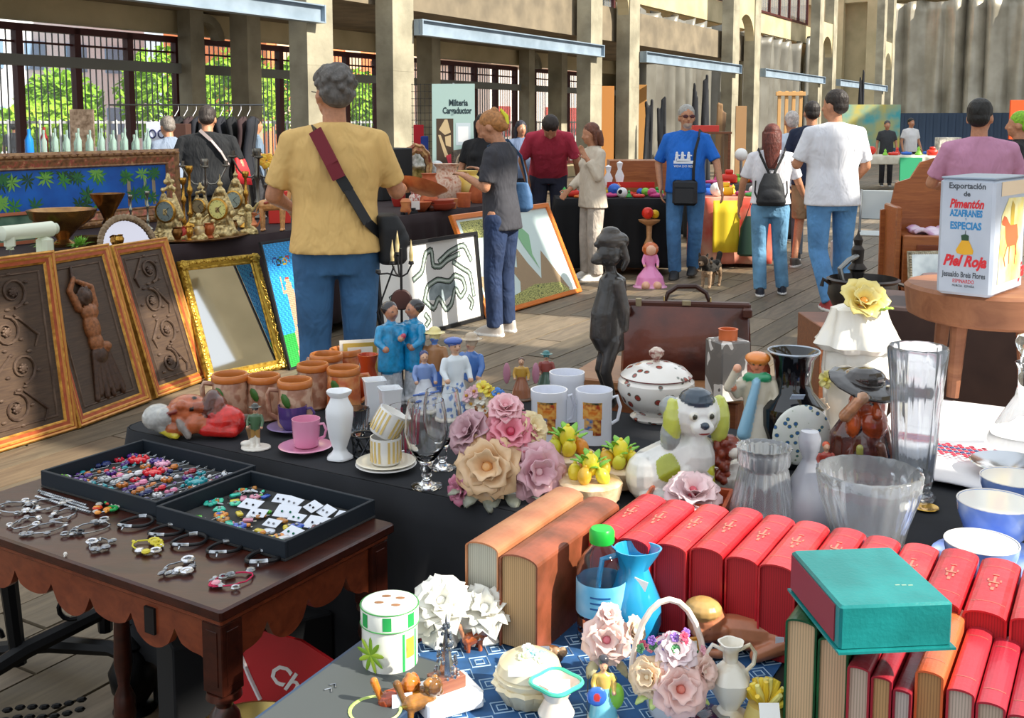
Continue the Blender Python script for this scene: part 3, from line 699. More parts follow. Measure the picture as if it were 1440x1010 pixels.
def trestle(lab, cs, z, m):
    t = thing('table', lab, 'table', (0, 0, 0)); mb = MB(); n = 4
    cen = sum((Vector(c) for c in cs), Vector()) / 4; ins = [Vector(c) + (cen - Vector(c)).normalized() * .03 for c in cs]
    mb.add([(p.x, p.y, z) for p in ins] + [(p.x, p.y, z - .03) for p in ins], [(0, 1, 2, 3), (7, 6, 5, 4), (0, 4, 5, 1), (1, 5, 6, 2), (2, 6, 7, 3), (3, 7, 4, 0)]); mb.build('tabletop', m, t, 0)
    for c in ins:
        p = c + (cen - c).normalized() * .06; mb = MB(); mb.tube([(p.x, p.y, z - .03), (p.x, p.y, .003)], .018, 8); mb.build('leg', mat('#55585c', .4, .8), t)
    return t
M_plain = mat('#8b7a63', .7)
c2_ = [st(0, 0), st(3.3, 0), st(3.3, .8), st(0, .8)]
trestle('long market table under the black cloth with mugs and figurines', c2_, TZ - .006, M_plain)
draped('black_tablecloth', 'black cloth over the middle table carrying cups, mugs and figurines', c2_, TZ, M_cloth_k, .6, .012, seed=2, rnd=.06)
c3_ = [st(1.305, -1.5), st(3.3, -1.5), st(3.3, -.012), st(1.305, -.012)]
trestle('front market table under the books and porcelain flowers', c3_, TZ - .006, M_plain)
draped('black_tablecloth', 'dark cloth over the nearest table beneath the red books', c3_, TZ, mat('#1d1f1e', .9, c2='#242622', ns=3, bmp=.006, bs=6), .6, .008, seed=5)
c4_ = [st(1.72, .86), st(3.4, .86), st(3.4, 1.42), st(1.72, 1.42)]
trestle('table under the white embroidered cloth at the right', c4_, TZ - .012, M_plain)
draped('white_tablecloth', 'white cloth on the right table under the rustic stool', c4_, TZ - .006, mat('#e6e3e6', .85, bmp=.01, bs=7), .3, .012, seed=9)
# white runner with a red and blue cross-stitch border falling over the table's near edge
tb = MB(); tb.grid(lambda i, j: tuple(st(1.62 + 1.2 * i, .60 + .42 * j + .01 * math.sin(i * 14) * (1 - j), TZ + .006 + .010 * abs(math.sin(i * 17 + j * 3)) * (1 - j))), 40, 14)
t = tb.build('table_runner', mat('#e9e7ea', .85, bmp=.01, bs=8), None, 60); solid(t, .003)
tag(t, 'white crumpled runner with red and navy cross-stitch border beside the glass vase', 'tablecloth')
for k, cc in enumerate(('#c2344a', '#c2344a', '#3d4b7a', '#c2344a', '#3d4b7a', '#c2344a', '#c2344a')):
    b = MB(); sx = .0135
    for i in range(84):
        if k in (0, 6) and i % 2: continue
        p = st(1.64 + i * sx + (sx / 2 if k % 2 else 0), .79 + k * .0145, TZ + .0215); b.box(p, (.0085, .0085, .0022), rz=HA + PI / 4)
    o = b.build('stitches', mat(cc, .8), t, 0); o['kind'] = 'stuff'
# ---------------------------------------------------------------- carved wooden table
C1 = Vector((-.497, 1.74, 0)); A1 = Vector((-.85, .527, 0)); B1 = Vector((.527, .85, 0)); Z1 = .72
M_mah = wood('#2c120c', '#4a2014', 4, .3, (2, 10, 10), coat=.12); M_mah2 = wood('#6b2f1c', '#8a4428', 5, .3, (2, 9, 9), coat=.3)
rt = frameM(C1 + Vector((0, 0, Z1)), -A1, B1)          # x toward the viewer's corner, y to the back
def T1m(): m = MB(); m.M = rt; return m
ot = thing('carved_table', 'old dark red-brown wooden table with scalloped apron, trays of jewellery on it', 'table')
LW, LD = .88, .48
m = T1m(); m.bbox((-LW / 2, LD / 2, -.011), (LW, LD, .022), .004); m.build('tabletop', M_mah, ot)
m = T1m(); m.bbox((-LW / 2, LD / 2, -.029), (LW - .02, LD - .02, .012), .003); m.build('moulding', M_mah2, ot)
def scallop(L, n, h0=.055, h1=.12):
    pts = [(0, 0), (0, -h1)]; N = n * 14
    for i in range(N + 1):
        x = i / N; f = x * n; q = abs(2 * (f % 1) - 1)
        h = h0 + .018 * (1 - q ** 2.2) - (.014 * math.sqrt(max(0, 1 - ((1 - q) / .16) ** 2)) if q > .84 else 0)
        h += .018 * (1 if int(f) % 2 else 0) * (1 - q ** 2)
        e = min(x * L, (1 - x) * L); h += (h1 - h0) * max(0, 1 - e / .055) ** 1.5
        pts.append((x * L, -h))
    pts += [(L, 0)]; return pts
m = T1m(); m.M = rt @ Matrix.Translation((-LW + .025, .022, -.035)); m.prism(scallop(LW - .05, 7), 0, .016); fa = m.build('apron', M_mah2, ot, 0)
m = T1m(); m.M = rt @ Matrix.Translation((-.205, .0195, -.03)); m.box((0, 0, -.045), (.026, .006, .05)); m.build('keyhole_slot', mat('#120a08', .8), ot, 0)
m = T1m(); m.M = rt @ Matrix.Translation((-.022, .022, -.035)) @ Matrix.Rotation(PI / 2, 4, 'Z'); m.prism(scallop(LD - .045, 4), 0, .016); m.build('apron', M_mah2, ot, 0)
m = T1m(); m.M = rt @ Matrix.Translation((-LW + .025, LD - .03, -.035)); m.prism(scallop(LW - .05, 7), 0, .016); m.build('apron', M_mah2, ot, 0)
for (x, y) in ((-.036, .036), (-LW + .036, .036), (-.036, LD - .036), (-LW + .036, LD - .036)):
    m = T1m(); m.bbox((x, y, -.1), (.05, .05, .13), .002)
    for (dx, dy, sx, sy) in ((0, -.0255, .028, .002), (.0255, 0, .002, .028)): m.bbox((x + dx, y + dy, -.098), (sx, sy, .1), .0005)
    pf = [(.03, 0), (.032, -.012), (.017, -.02), (.015, -.03), (.026, -.045), (.03, -.065), (.024, -.085), (.014, -.1), (.02, -.108), (.017, -.2), (.023, -.36), (.014, -.42), (.026, -.45), (.028, -.5), (.018, -.545), (.004, -.55)]
    m.lathe([(a, b) for a, b in pf], 20, (x, y, -.165)); m.build('leg', M_mah, ot)

# ---------------------------------------------------------------- long display table on the left, parallel to the hall
Z5 = .8
c5_ = [uv(2.4, 5.08), uv(8.75, 5.08), uv(8.75, 6.56), uv(2.4, 6.56)]; c5_ = [c5_[0], c5_[1], c5_[2], c5_[3]]
trestle('long display table behind the leaning pictures, loaded with brass and pottery', c5_, Z5 - .006, M_plain)
draped('dark_tablecloth', 'dark maroon cloth over the long display table of brass and pottery', c5_, Z5, mat('#2a1b1e', .85, bmp=.006, bs=6), .72, .014, seed=3)
def on5(px, v, z=Z5): v = max(v, 5.15); u = upx(px, v); return uv(u, v, z)

# ---------------------------------------------------------------- leaning pictures
def lean(bl, br, tl, z=0.0, name='framed_picture', lab='', cat='picture', group=None, lift=.003):
    a, b = at(*bl, z), at(*br, z); e = (b - a).normalized(); n = Vector((-e.y, e.x, 0))
    if n.y < 0: n = -n
    d = ray(*tl); A = np.array([list(d), list(-n), [0, 0, -1]]).T; q = np.linalg.solve(A, np.array(list(a - Vector((0, 0, EYE)))))
    up = n * float(q[1]) + Vector((0, 0, float(q[2]))); W = (b - a).length
    M = frameM(a + Vector((0, 0, lift)), e, up)
    t = bpy.data.objects.new(name, None); COL.objects.link(t); t.matrix_world = M; t.empty_display_size = .05; tag(t, lab, cat, group)
    return t, W, up.length
def moulding(t, W, Hh, prof, mats, x0=0, y0=0, name='frame'):
    m = MB()                                            # prof: (inset, height, material index of the strip that follows)
    for (i0, z0, k), (i1, z1, _) in zip(prof, prof[1:]):
        A = [(x0 + i0, y0 + i0, z0), (x0 + W - i0, y0 + i0, z0), (x0 + W - i0, y0 + Hh - i0, z0), (x0 + i0, y0 + Hh - i0, z0)]
        B = [(x0 + i1, y0 + i1, z1), (x0 + W - i1, y0 + i1, z1), (x0 + W - i1, y0 + Hh - i1, z1), (x0 + i1, y0 + Hh - i1, z1)]
        m.add(A + B, [(j, (j + 1) % 4, 4 + (j + 1) % 4, 4 + j) for j in range(4)], k)
    return m.build(name, mats, t, 20)
def board(t, W, Hh, m, z=.004, x0=0, y0=0, name='picture', th=.006):
    b = MB(); b.box((x0 + W / 2, y0 + Hh / 2, z - th / 2), (W, Hh, th)); return b.build(name, m, t, 0)
G_gold = mat('#d8a24a', .35, .55, c2='#a8702c', ns=30); G_or = mat('#b5562c', .4, c2='#9c4523', ns=25); G_br = wood('#3b2a20', '#54402f', 9, .5); G_amb = mat('#c98a45', .35, .3)
M_bronze = mat('#4a3a32', .38, .35, c2='#6e5a4c', ns=12, bmp=.001, bs=90); M_bronze2 = mat('#9a6a48', .35, .3, c2='#6b442c', ns=9, bmp=.001, bs=60)
cprof = [(0, 0, 0), (0, .035, 0), (.008, .042, 2), (.016, .036, 1), (.022, .038, 0), (.03, .036, 2), (.036, .03, 1), (.052, .028, 0), (.057, .022, 0), (.062, .018, 3), (.066, .012, 3)]
def spiral(m, cx, cy, r, turns, a0, r1=.3, d=1, rr=.006, z=.012):
    P = []
    n = int(turns * 14)
    for i in range(n + 1): f = i / n; q = a0 + d * f * turns * 2 * PI; ra = r * (1 - f * (1 - r1)); P.append((cx + ra * math.cos(q), cy + ra * math.sin(q), z))
    m.tube(P, [rr * (1 - .5 * i / n) for i in range(n + 1)], 6)
def carved(bl, br, tl, lab, kind):
    t, W, Hh = lean(bl, br, tl, name='carved_picture', lab=lab, cat='panel', group='carved relief panels leaning in a row', lift=.004)
    moulding(t, W, Hh, cprof, [G_gold, G_or, G_amb, G_br])
    board(t, W - .12, Hh - .12, G_br, .012, .06, .06, 'backing')
    ix, iy, iw, ih = .085, .085, W - .17, Hh - .17
    moulding(t, iw, ih, [(0, .012, 0), (.004, .018, 0), (.01, .018, 0), (.013, .013, 0)], [M_bronze], ix, iy, 'relief_border')
    if kind == 's':
        m = MB(); cx = W / 2; h = ih / 4
        for i in range(4):
            cy = iy + h * (i + .5); s = 1 if i % 2 else -1; R_ = min(iw * .36, h * .42)
            spiral(m, cx + s * iw * .08, cy, R_, 1.5, PI / 2 * s + PI, .18, s, .008, .018)
            m.ball((cx + s * iw * .08, cy, .02), (.02, .02, .012), 8)
            for q in range(7): a = q * .9; m.ball((cx + s * iw * .08 + .017 * math.cos(a), cy + .017 * math.sin(a), .02), (.011, .008, .008), 6)
            for q in range(5):
                a = q * 1.25 + i; m.ball((cx + s * iw * .08 + (R_ + .012) * math.cos(a), cy + (R_ + .012) * math.sin(a), .017), (.016, .009, .007), 6)
            m.tube([(cx - s * iw * .3, cy - h * .5, .016), (cx - s * iw * .36, cy - h * .2, .018), (cx - s * .02, cy + h * .42, .018)], [.004, .008, .005], 6)
        m.build('relief_scrolls', M_bronze, t)
    else:
        o = Org(); cx = W / 2 + .0; S_ = Hh / .9
        K = lambda x, y, z=.02: (cx + x * S_ * 1.15, iy + y * S_, z)
        bz, bd = '#a5673d', '#4f3526'
        o.ell(K(0, .39), (.055, .085, .035), bz).ell(K(.0, .31), (.05, .06, .032), bz).ell(K(.01, .47), (.062, .05, .035), bz)
        o.ell(K(-.005, .555, .03), (.036, .042, .035), bd)
        rr = random.Random(2)
        for _ in range(26): a = rr.uniform(0, 6.3); o.ell(K(-.005 + .036 * math.cos(a), .56 + .04 * math.sin(a), .035), .013, bd)
        o.cap(K(.055, .5), K(.062, .6), .022, .018, bz); o.cap(K(.062, .6), K(-.02, .64, .03), .018, .014, bz); o.cap(K(-.05, .5), K(-.075, .6), .022, .018, bz); o.cap(K(-.075, .6), K(-.04, .66, .03), .018, .013, bz); o.cap(K(-.045, .65, .025), K(-.03, .72, .02), .012, .008, bd)
        o.loft([(0, 0, 0, .01, .01), (0, 0, .001, .01, .01)], bd)
        for i in range(11):
            x = -.085 + i * .017; o.cap(K(x * .55 + .01, .27 - abs(x) * .3, .022), K(x * 1.05 + .01 + .01 * (i % 2), .02 + .02 * (i % 3), .014), .014, .018, bd)
        o.ell(K(.0, .24), (.06, .05, .03), bd); o.ell(K(.045, .275, .03), (.035, .03, .03), bz)
        o.build('relief_figure', vcol(.38, 0, .001, 60, metal=.25, var=.3), t, .005, 3)
    return t
carved((-40, 648), (103, 604), (-78, 372), 'leftmost carved scrollwork panel in an orange and gold frame', 's')
carved((105, 605), (207, 566), (38, 362), 'carved panel with a half-draped figure raising its arms, between two scrollwork panels', 'f')
carved((214, 563), (288, 536), (150, 348), 'carved scrollwork panel leaning next to the gilt mirror', 's')
# gilt mirror
t, W, Hh = lean((290, 541), (402, 519), (247, 370), name='mirror', lab='mirror in an ornate gilt frame leaning between the carved panels and blue mosaic', cat='mirror')
gp = [(0, 0, 0), (0, .02, 0), (.01, .035, 0), (.03, .03, 1), (.045, .018, 0), (.055, .022, 0), (.062, .014, 0)]
M_gilt = mat('#c9a544', .35, .6, c2='#8c6a1e', ns=40, bmp=.004, bs=70)
moulding(t, W, Hh, gp, [M_gilt, mat('#a9892f', .4, .5, bmp=.006, bs=90)])
m = MB(); rr = random.Random(4)
for (cx, cy) in ((.03, .03), (W - .03, .03), (.03, Hh - .03), (W - .03, Hh - .03)):
    for q in range(7): a = q * .9; m.ball((cx + .02 * math.cos(a), cy + .02 * math.sin(a), .034), (.02, .012, .012), 7)
    m.ball((cx, cy, .04), (.022, .022, .012), 8)
for i in range(34):
    f = (i + .5) / 34
    for (x, y) in ((W * f, .02), (W * f, Hh - .02), (.02, Hh * f), (W - .02, Hh * f)): m.ball((x + rr.uniform(-.005, .005), y + rr.uniform(-.005, .005), .033), (.012, .012, .008), 6)
m.build('ornaments', M_gilt, t)
board(t, W - .11, Hh - .11, mat('#d8d6d2', .03, 1.0), .012, .055, .055, 'mirror_glass')
# blue mosaic picture with a standing figure
t, W, Hh = lean((405, 522), (452, 508), (363, 342), name='mosaic_picture', lab='narrow blue and green mosaic with a standing figure under linked rings', cat='picture')
W = max(W, .26)
moulding(t, W, Hh, [(0, 0, 0), (0, .02, 0), (.012, .02, 0), (.012, .01, 0)], [mat('#15181c', .5)])
cols = {}
def mos(x, y):
    gx, gy = (x - W / 2) / .26, y / Hh
    for k in range(5):
        cx, cy = -.26 + k * .11, .83 - (k % 2) * .012
        if abs(math.hypot(gx - cx, (y - cy * Hh) / .26) - .075) < .016: return ['#1f3f8a', '#23252a', '#2d7d46', '#d7b03a', '#b03a3a'][k]
    def seg(ax, ay, bx, by, r):
        dx, dy = bx - ax, by - ay; q = max(0, min(1, ((gx - ax) * dx + (gy - ay) * dy * 9) / (dx * dx + dy * dy * 9 + 1e-9))); return math.hypot(gx - ax - q * dx, (gy - ay - q * dy) * 3) < r
    if math.hypot(gx - .0, (gy - .67) * 3) < .085: return '#b8453a' if gy > .675 else '#d6a184'
    for s_ in ((.02, .63, .0, .4, .1), (-.02, .42, -.12, .08, .06), (.05, .42, .14, .1, .06), (.05, .6, -.2, .58, .035), (-.2, .58, -.2, .7, .03), (.1, .6, .2, .45, .035)):
        if seg(*s_): return '#d6a184'
    return ('#35b04a', '#2f9d42')[int(x * 90) % 2] if gy < .26 + .0 else ('#2f9fe0', '#3aaef0', '#2488cf')[(int(x * 90) * 7 + int(y * 60)) % 3]
ts = .0115; 
for i in range(int((W - .026) / ts)):
    for j in range(int((Hh - .026) / ts)):
        x, y = .014 + i * ts, .014 + j * ts; c = mos(x, y)
        cols.setdefault(c, MB()).box((x + ts / 2, y + ts / 2, .0085), (ts - .0015, ts - .0015, .005))
for c, b in cols.items(): o = b.build('tiles', mat(c, .3), t, 0); o['kind'] = 'stuff'
# white abstract painting in a black frame
t, W, Hh = lean((535, 488), (678, 449), (522, 348), name='framed_painting', lab='large white painting with swirling grey-green shapes in a black frame', cat='picture')
moulding(t, W, Hh, [(0, 0, 0), (0, .03, 0), (.028, .03, 0), (.03, .01, 0)], [mat('#141417', .4)])
board(t, W - .05, Hh - .05, mat('#e6e5e2', .6), .01, .025, .025, 'canvas')
sw = [[(.12, .45), (.2, .5), (.27, .42), (.3, .3), (.36, .36), (.4, .3)], [(.34, .6), (.42, .66), (.47, .85), (.53, .88), (.53, .7), (.6, .68), (.68, .74), (.8, .78)], [(.42, .36), (.46, .5), (.56, .55), (.68, .5), (.74, .56), (.82, .5), (.84, .38), (.78, .3), (.73, .42), (.68, .25), (.62, .2), (.56, .36), (.5, .24), (.42, .36)],
      [(.74, .7), (.82, .62), (.9, .55), (.92, .3)], [(.6, .74), (.7, .82), (.86, .88), (.92, .7)], [(.88, .16), (.9, .22), (.87, .28)], [(.42, .2), (.45, .14), (.42, .1)]]
for k, (cc, wd) in enumerate((('#2b2f33', .046), ('#8fa394', .03), ('#cfd8d4', .012))):
    b = MB()
    for s_ in sw:
        P = []
        for (a, c) in zip(s_, s_[1:]):
            for q in range(4): P.append((a[0] + (c[0] - a[0]) * q / 4, a[1] + (c[1] - a[1]) * q / 4))
        P.append(s_[-1])
        P = [P[0]] + [((P[i - 1][0] + P[i][0] * 2 + P[i + 1][0]) / 4, (P[i - 1][1] + P[i][1] * 2 + P[i + 1][1]) / 4) for i in range(1, len(P) - 1)] + [P[-1]]
        for (a, c) in zip(P, P[1:]):
            p, q = Vector((a[0] * W, a[1] * Hh, .0108 + k * .0006)), Vector((c[0] * W, c[1] * Hh, .0108 + k * .0006)); d = q - p
            if d.length > 1e-5: b.box((p + q) / 2, (d.length + wd * .8, wd, .0006), rz=math.atan2(d.y, d.x))
    b.build('brush_strokes', mat(cc, .6), t, 0)['kind'] = 'stuff'
b = MB(); b.prism([(.44 * W, .36 * Hh), (.5 * W, .5 * Hh), (.6 * W, .54 * Hh), (.74 * W, .5 * Hh), (.78 * W, .4 * Hh), (.7 * W, .36 * Hh), (.62 * W, .3 * Hh)], 0, .0006); b.v = [(x, z, .0104 + y) for (x, y, z) in b.v]; b.f = [tuple(reversed(f)) for f in b.f]; b.build('painted_shape', mat('#a9b6bd', .6, c2='#7c8b8f', ns=8), t, 0)
# orange framed print with mosaic mountains
t, W, Hh = lean((684, 450), (815, 412), (630, 305), name='framed_print', lab='print of patterned peaks and green leaves in a bright orange wooden frame', cat='picture')
moulding(t, W, Hh, [(0, 0, 0), (0, .03, 0), (.008, .036, 0), (.04, .03, 0), (.044, .01, 0)], [wood('#c96a25', '#e07f30', 6, .35)])
board(t, W - .08, Hh - .08, mat('#cfe0dd', .4), .01, .04, .04, 'print')
def flat(t, pts, z, m, name='printed_shape'):
    b = MB(); n = len(pts); b.add([(x * W, y * Hh, z) for x, y in pts] + [(x * W, y * Hh, z - .0005) for x, y in pts], [tuple(range(n)), tuple(range(2 * n - 1, n - 1, -1))]); return b.build(name, m, t, 0)
M_weave = multi([(.0, '#c9b088'), (.45, '#c2a87c'), (.5, '#5a3d33'), (1, '#6e4a3c')], 60, .6, kind='y', dist=3, interp='CONSTANT', stretch=(2.2, 1, 1)); M_net = multi([(0, '#3c4a2a'), (.06, '#3c4a2a'), (.08, '#b7b66a'), (1, '#cfcf80')], 55, .6, kind='voroedge')
flat(t, [(.06, .06), (.3, .06), (.26, .32), (.06, .4)], .0112, M_weave); flat(t, [(.36, .07), (.9, .07), (.74, .52), (.64, .24), (.56, .42), (.5, .6), (.44, .4), (.36, .44), (.42, .26)], .0112, M_weave)
flat(t, [(.06, .05), (.9, .05), (.82, .16), (.55, .2), (.3, .14), (.06, .22)], .0118, M_net); flat(t, [(.07, .75), (.3, .75), (.34, .93), (.07, .93)], .0112, M_net)
flat(t, [(.48, .9), (.62, .8), (.68, .7), (.64, .5), (.66, .34), (.58, .6), (.54, .8)], .0122, mat('#86b98c', .5)); flat(t, [(.35, .92), (.45, .86), (.42, .7), (.36, .62), (.33, .76)], .0122, mat('#9cc7a0', .5)); flat(t, [(.33, .66), (.42, .6), (.38, .48), (.3, .52)], .0126, mat('#7fae78', .5))
# ================================================================ ON THE LONG DISPLAY TABLE
M_brass = mat('#d9a94e', .22, .9, c2='#a97832', ns=25, bmp=.0012, bs=70); M_brass_d = mat('#8a5f30', .3, .85, c2='#5f3c1f', ns=20); M_cream = mat('#ead9b0', .3, .35, c2='#c9a25c', ns=30, bmp=.001, bs=60)
# big jungle painting in a carved frame, standing along the back
p0 = uv(3.6, 6.42, Z5); L_ = 2.22; Hp = .545
t = bpy.data.objects.new('jungle_painting', None); COL.objects.link(t); t.matrix_world = frameM(p0 + Vector((0, 0, .002)), HD, HN * .03 + Vector((0, 0, 1))); tag(t, 'wide painting of a blue jungle with palms in a carved brown frame', 'picture')
M_cf = multi([(.3, '#6b4630'), (.5, '#9a6a44'), (.62, '#b8584c'), (.7, '#c9a070')], 30, .5, bmp=.004, bs=60)
moulding(t, L_, Hp, [(0, 0, 0), (0, .04, 0), (.02, .055, 0), (.045, .04, 0), (.055, .045, 1), (.1, .03, 0), (.11, .034, 0), (.12, .012, 0)], [mat('#7a5236', .5, c2='#a57c4f', ns=30, bmp=.003, bs=50), M_cf])
m = MB()
for i in range(36):
    for y in (.03, Hp - .03): m.ball((L_ * (i + .5) / 36, y, .052), (.028, .012, .008), 7)
m.build('carved_scrolls', mat('#a5794a', .45, c2='#7a5236', ns=30), t)['kind'] = 'stuff'
board(t, L_ - .2, Hp - .2, mat('#1266c4', .5, c2='#0f4fa5', ns=5), .014, .1, .1, 'canvas')
rr = random.Random(8)
for k, c in enumerate(('#1f4a22', '#3f8a30', '#76b04a', '#2f6f3a')):
    m = MB()
    for _ in range(12 if k else 16):
        cx, cy = rr.uniform(.2, L_ - .2), rr.choice((rr.uniform(.16, .24), rr.uniform(Hp - .2, Hp - .15))); n = 9
        for q in range(n):
            a = q * 2 * PI / n + rr.random() * .3; r = rr.uniform(.045, .085); ca, sa = math.cos(a), math.sin(a); x2, y2 = cx + r * ca, cy + r * sa
            x2 = min(max(x2, .13), L_ - .13); y2 = min(max(y2, .13), Hp - .13); z = .0145 + k * .0006 + rr.random() * .0003
            m.add([(cx, cy, z), ((cx + x2) / 2 - sa * .009, (cy + y2) / 2 + ca * .009, z), (x2, y2, z), ((cx + x2) / 2 + sa * .009, (cy + y2) / 2 - ca * .009, z)], [(0, 3, 2, 1)])
    o = m.build('painted_leaves', mat(c, .5), t, 0); o['kind'] = 'stuff'
m = MB()
for (x, w_) in ((1.75, .03), (1.9, .025), (1.98, .03), (.62, .05), (.5, .04)): m.box((x, Hp / 2 - .04, .0142), (w_, Hp - .34, .001), rz=0)
m.build('painted_trunks', mat('#a3a58c', .5, c2='#8a4a35', ns=4), t, 0)

def lath(name, lab, cat, P, prof, mtl, n=24, sc=None, group=None, fn=None, smooth=50, sx=1, parts=None, rz=0):
    u = mpp(P) if sc is None else sc
    m = MB(); m.lathe([(r * u, z * u) for r, z in prof], n, fn=fn, sx=sx); o = m.build(name, mtl, None, smooth, P + Vector((0, 0, .0015)), rz)
    return tag(o, lab, cat, group)
def face_to(P): return math.atan2(-P.x, P.y) * -1          # local -y turned to the camera
# mantel clocks in brass and cream
def clock(px, v, hpx, lab, dial='#efe9b8', m1=None, w=.5, top='urn'):
    P = on5(px, v); u = mpp(P); h = hpx * u; wd = h * w
    t = thing('mantel_clock', lab, 'clock', P + Vector((0, 0, .0015)), -face_to(P) * -1, 'brass mantel clocks'); m1 = m1 or M_cream
    o = Org(); c = '#e3c88c'
    o.loft([(0, 0, 0, wd * .5, wd * .26), (0, 0, h * .05, wd * .5, wd * .26), (0, 0, h * .1, wd * .36, wd * .2), (0, 0, h * .16, wd * .3, wd * .17)], c, pw=.7)
    for s_ in (1, -1):
        o.ell((s_ * wd * .42, -wd * .05, h * .07), (wd * .12, wd * .14, h * .06), c); o.cap((s_ * wd * .36, 0, h * .12), (s_ * wd * .22, 0, h * .3), wd * .08, wd * .1, c)
        o.ell((s_ * wd * .34, 0, h * .36), (wd * .1, wd * .1, h * .06), c); o.cap((s_ * wd * .33, 0, h * .42), (s_ * wd * .16, 0, h * .66), wd * .07, wd * .05, c)
    o.ell((0, 0, h * .42), (wd * .33, wd * .18, h * .2), c); o.ell((0, 0, h * .24), (wd * .24, wd * .17, h * .13), c)
    if top == 'urn': o.ell((0, 0, h * .7), (wd * .16, wd * .12, h * .07), c); o.cap((0, 0, h * .75), (0, 0, h * .97), wd * .06, wd * .015, c); o.ell((0, 0, h * .82), (wd * .09, wd * .09, h * .03), c)
    else:
        for q in range(7): a = q * .9; o.ell((wd * .16 * math.cos(a), wd * .05 * math.sin(a), h * (.74 + .1 * math.sin(a * 1.7))), wd * .07, c)
        o.ell((0, 0, h * .9), (wd * .07, wd * .06, h * .07), c)
    o.build('case', vcol(.28, 0, .002, 60, metal=.6, var=.45), t, max(h / 60, .0025), 2)
    m = MB(); m.M = Matrix.Translation((0, -wd * .15, h * .43)) @ Matrix.Rotation(PI / 2, 4, 'X'); m.lathe([(wd * .3, -.004), (wd * .3, .006), (wd * .255, .008), (wd * .25, .003)], 24); m.build('bezel', M_brass, t)
    m = MB(); m.M = Matrix.Translation((0, -wd * .15 - .004, h * .43)) @ Matrix.Rotation(PI / 2, 4, 'X'); m.lathe([(wd * .25, 0), (.0001, .001)], 24); d = m.build('dial', mat(dial, .3), t)
    m = MB()
    for a, L in ((.9, .16), (2.4, .2)): m.box((L * wd * math.sin(a) / 2, -wd * .15 - .007, h * .43 + L * wd * math.cos(a) / 2), (.003, .001, L * wd), R=Matrix.Rotation(a, 3, 'Y'))
    for q in range(12): a = q * PI / 6; m.box((wd * .21 * math.sin(a), -wd * .15 - .0065, h * .43 + wd * .21 * math.cos(a)), (.003, .001, .006), R=Matrix.Rotation(a, 3, 'Y'))
    m.build('hands', mat('#2c2620', .4), d, 0)
    return t
clock(236, 5.25, 100, 'brass clock with dark dial and leafy crest, leftmost of the clocks', '#6f7a78', top='crest', w=.55)
clock(309, 5.2, 90, 'cream and gold clock with pale yellow dial on the brass table', '#e6e08e', w=.58)
clock(331, 5.6, 88, 'small gold clock with grey-green dial right of the yellow-dial clock', '#9aa598', w=.5)
clock(281, 5.9, 62, 'dark brass openwork clock behind the yellow-dial clock', '#8a7a5a', top='crest', w=.6)
# candlesticks and candelabra
cpro = [(9, 0), (9.5, 2), (8, 4), (3, 8), (2.2, 14), (4, 18), (2, 22), (1.8, 40), (3.6, 44), (3.8, 48), (1.8, 52), (1.7, 66), (4, 69), (5, 74), (4.4, 76), (2.5, 76), (2.5, 72)]
for k, (px, v, s_, lab) in enumerate(((257, 5.5, 1.05, 'tall brass candlestick in front of the painting frame corner'), (266, 5.8, 1.15, 'taller brass candlestick just right of the painting frame'), (345, 5.45, 1.05, 'brass candlestick left of the camel figure'), (182, 5.9, .7, 'slim silver candlestick before the painted palms'), (206, 5.95, .72, 'second slim silver candlestick before the painted palms'), (399, 5.7, .95, 'brass candlestick hidden partly by the yellow-shirted man'))):
    P = on5(px, v); lath('candlestick', lab, 'candlestick', P, [(r * s_, z * s_) for r, z in cpro], M_brass if k not in (3, 4) else mat('#a8aba0', .25, .9), 16, group='candlesticks on the display table')
def candelabra(px, v, hpx, lab, mm, n=3):
    P = on5(px, v); u = mpp(P); h = hpx * u; t = thing('candelabra', lab, 'candelabra', P + Vector((0, 0, .0015)), 0, 'branched candelabra')
    m = MB(); m.lathe([(r * h / 80, z * h / 80) for r, z in cpro], 16); m.build('stem', mm, t)
    for q in range(n - 1):
        a = q * 2 * PI / (n - 1) + .3; ca, sa = math.cos(a), math.sin(a); r = h * .32; m = MB()
        m.tube([(ca * r * f, sa * r * f, h * (.62 - .1 * math.sin(f * PI) + .2 * f * f)) for f in (0, .25, .5, .75, 1)], h * .014, 6); m.lathe([(.01, 0), (h * .06, h * .02), (h * .06, h * .035), (h * .03, h * .04), (h * .035, h * .1), (h * .02, h * .1)], 12, (ca * r, sa * r, h * .82)); m.build('arm', mm, t)
candelabra(288, 6.1, 92, 'pewter candelabra with curved arms behind the clocks', mat('#8f8a80', .3, .8), 5)
candelabra(362, 5.9, 104, 'dark silver candelabra with curved arms beside the camel figure', mat('#77736b', .3, .85), 5)
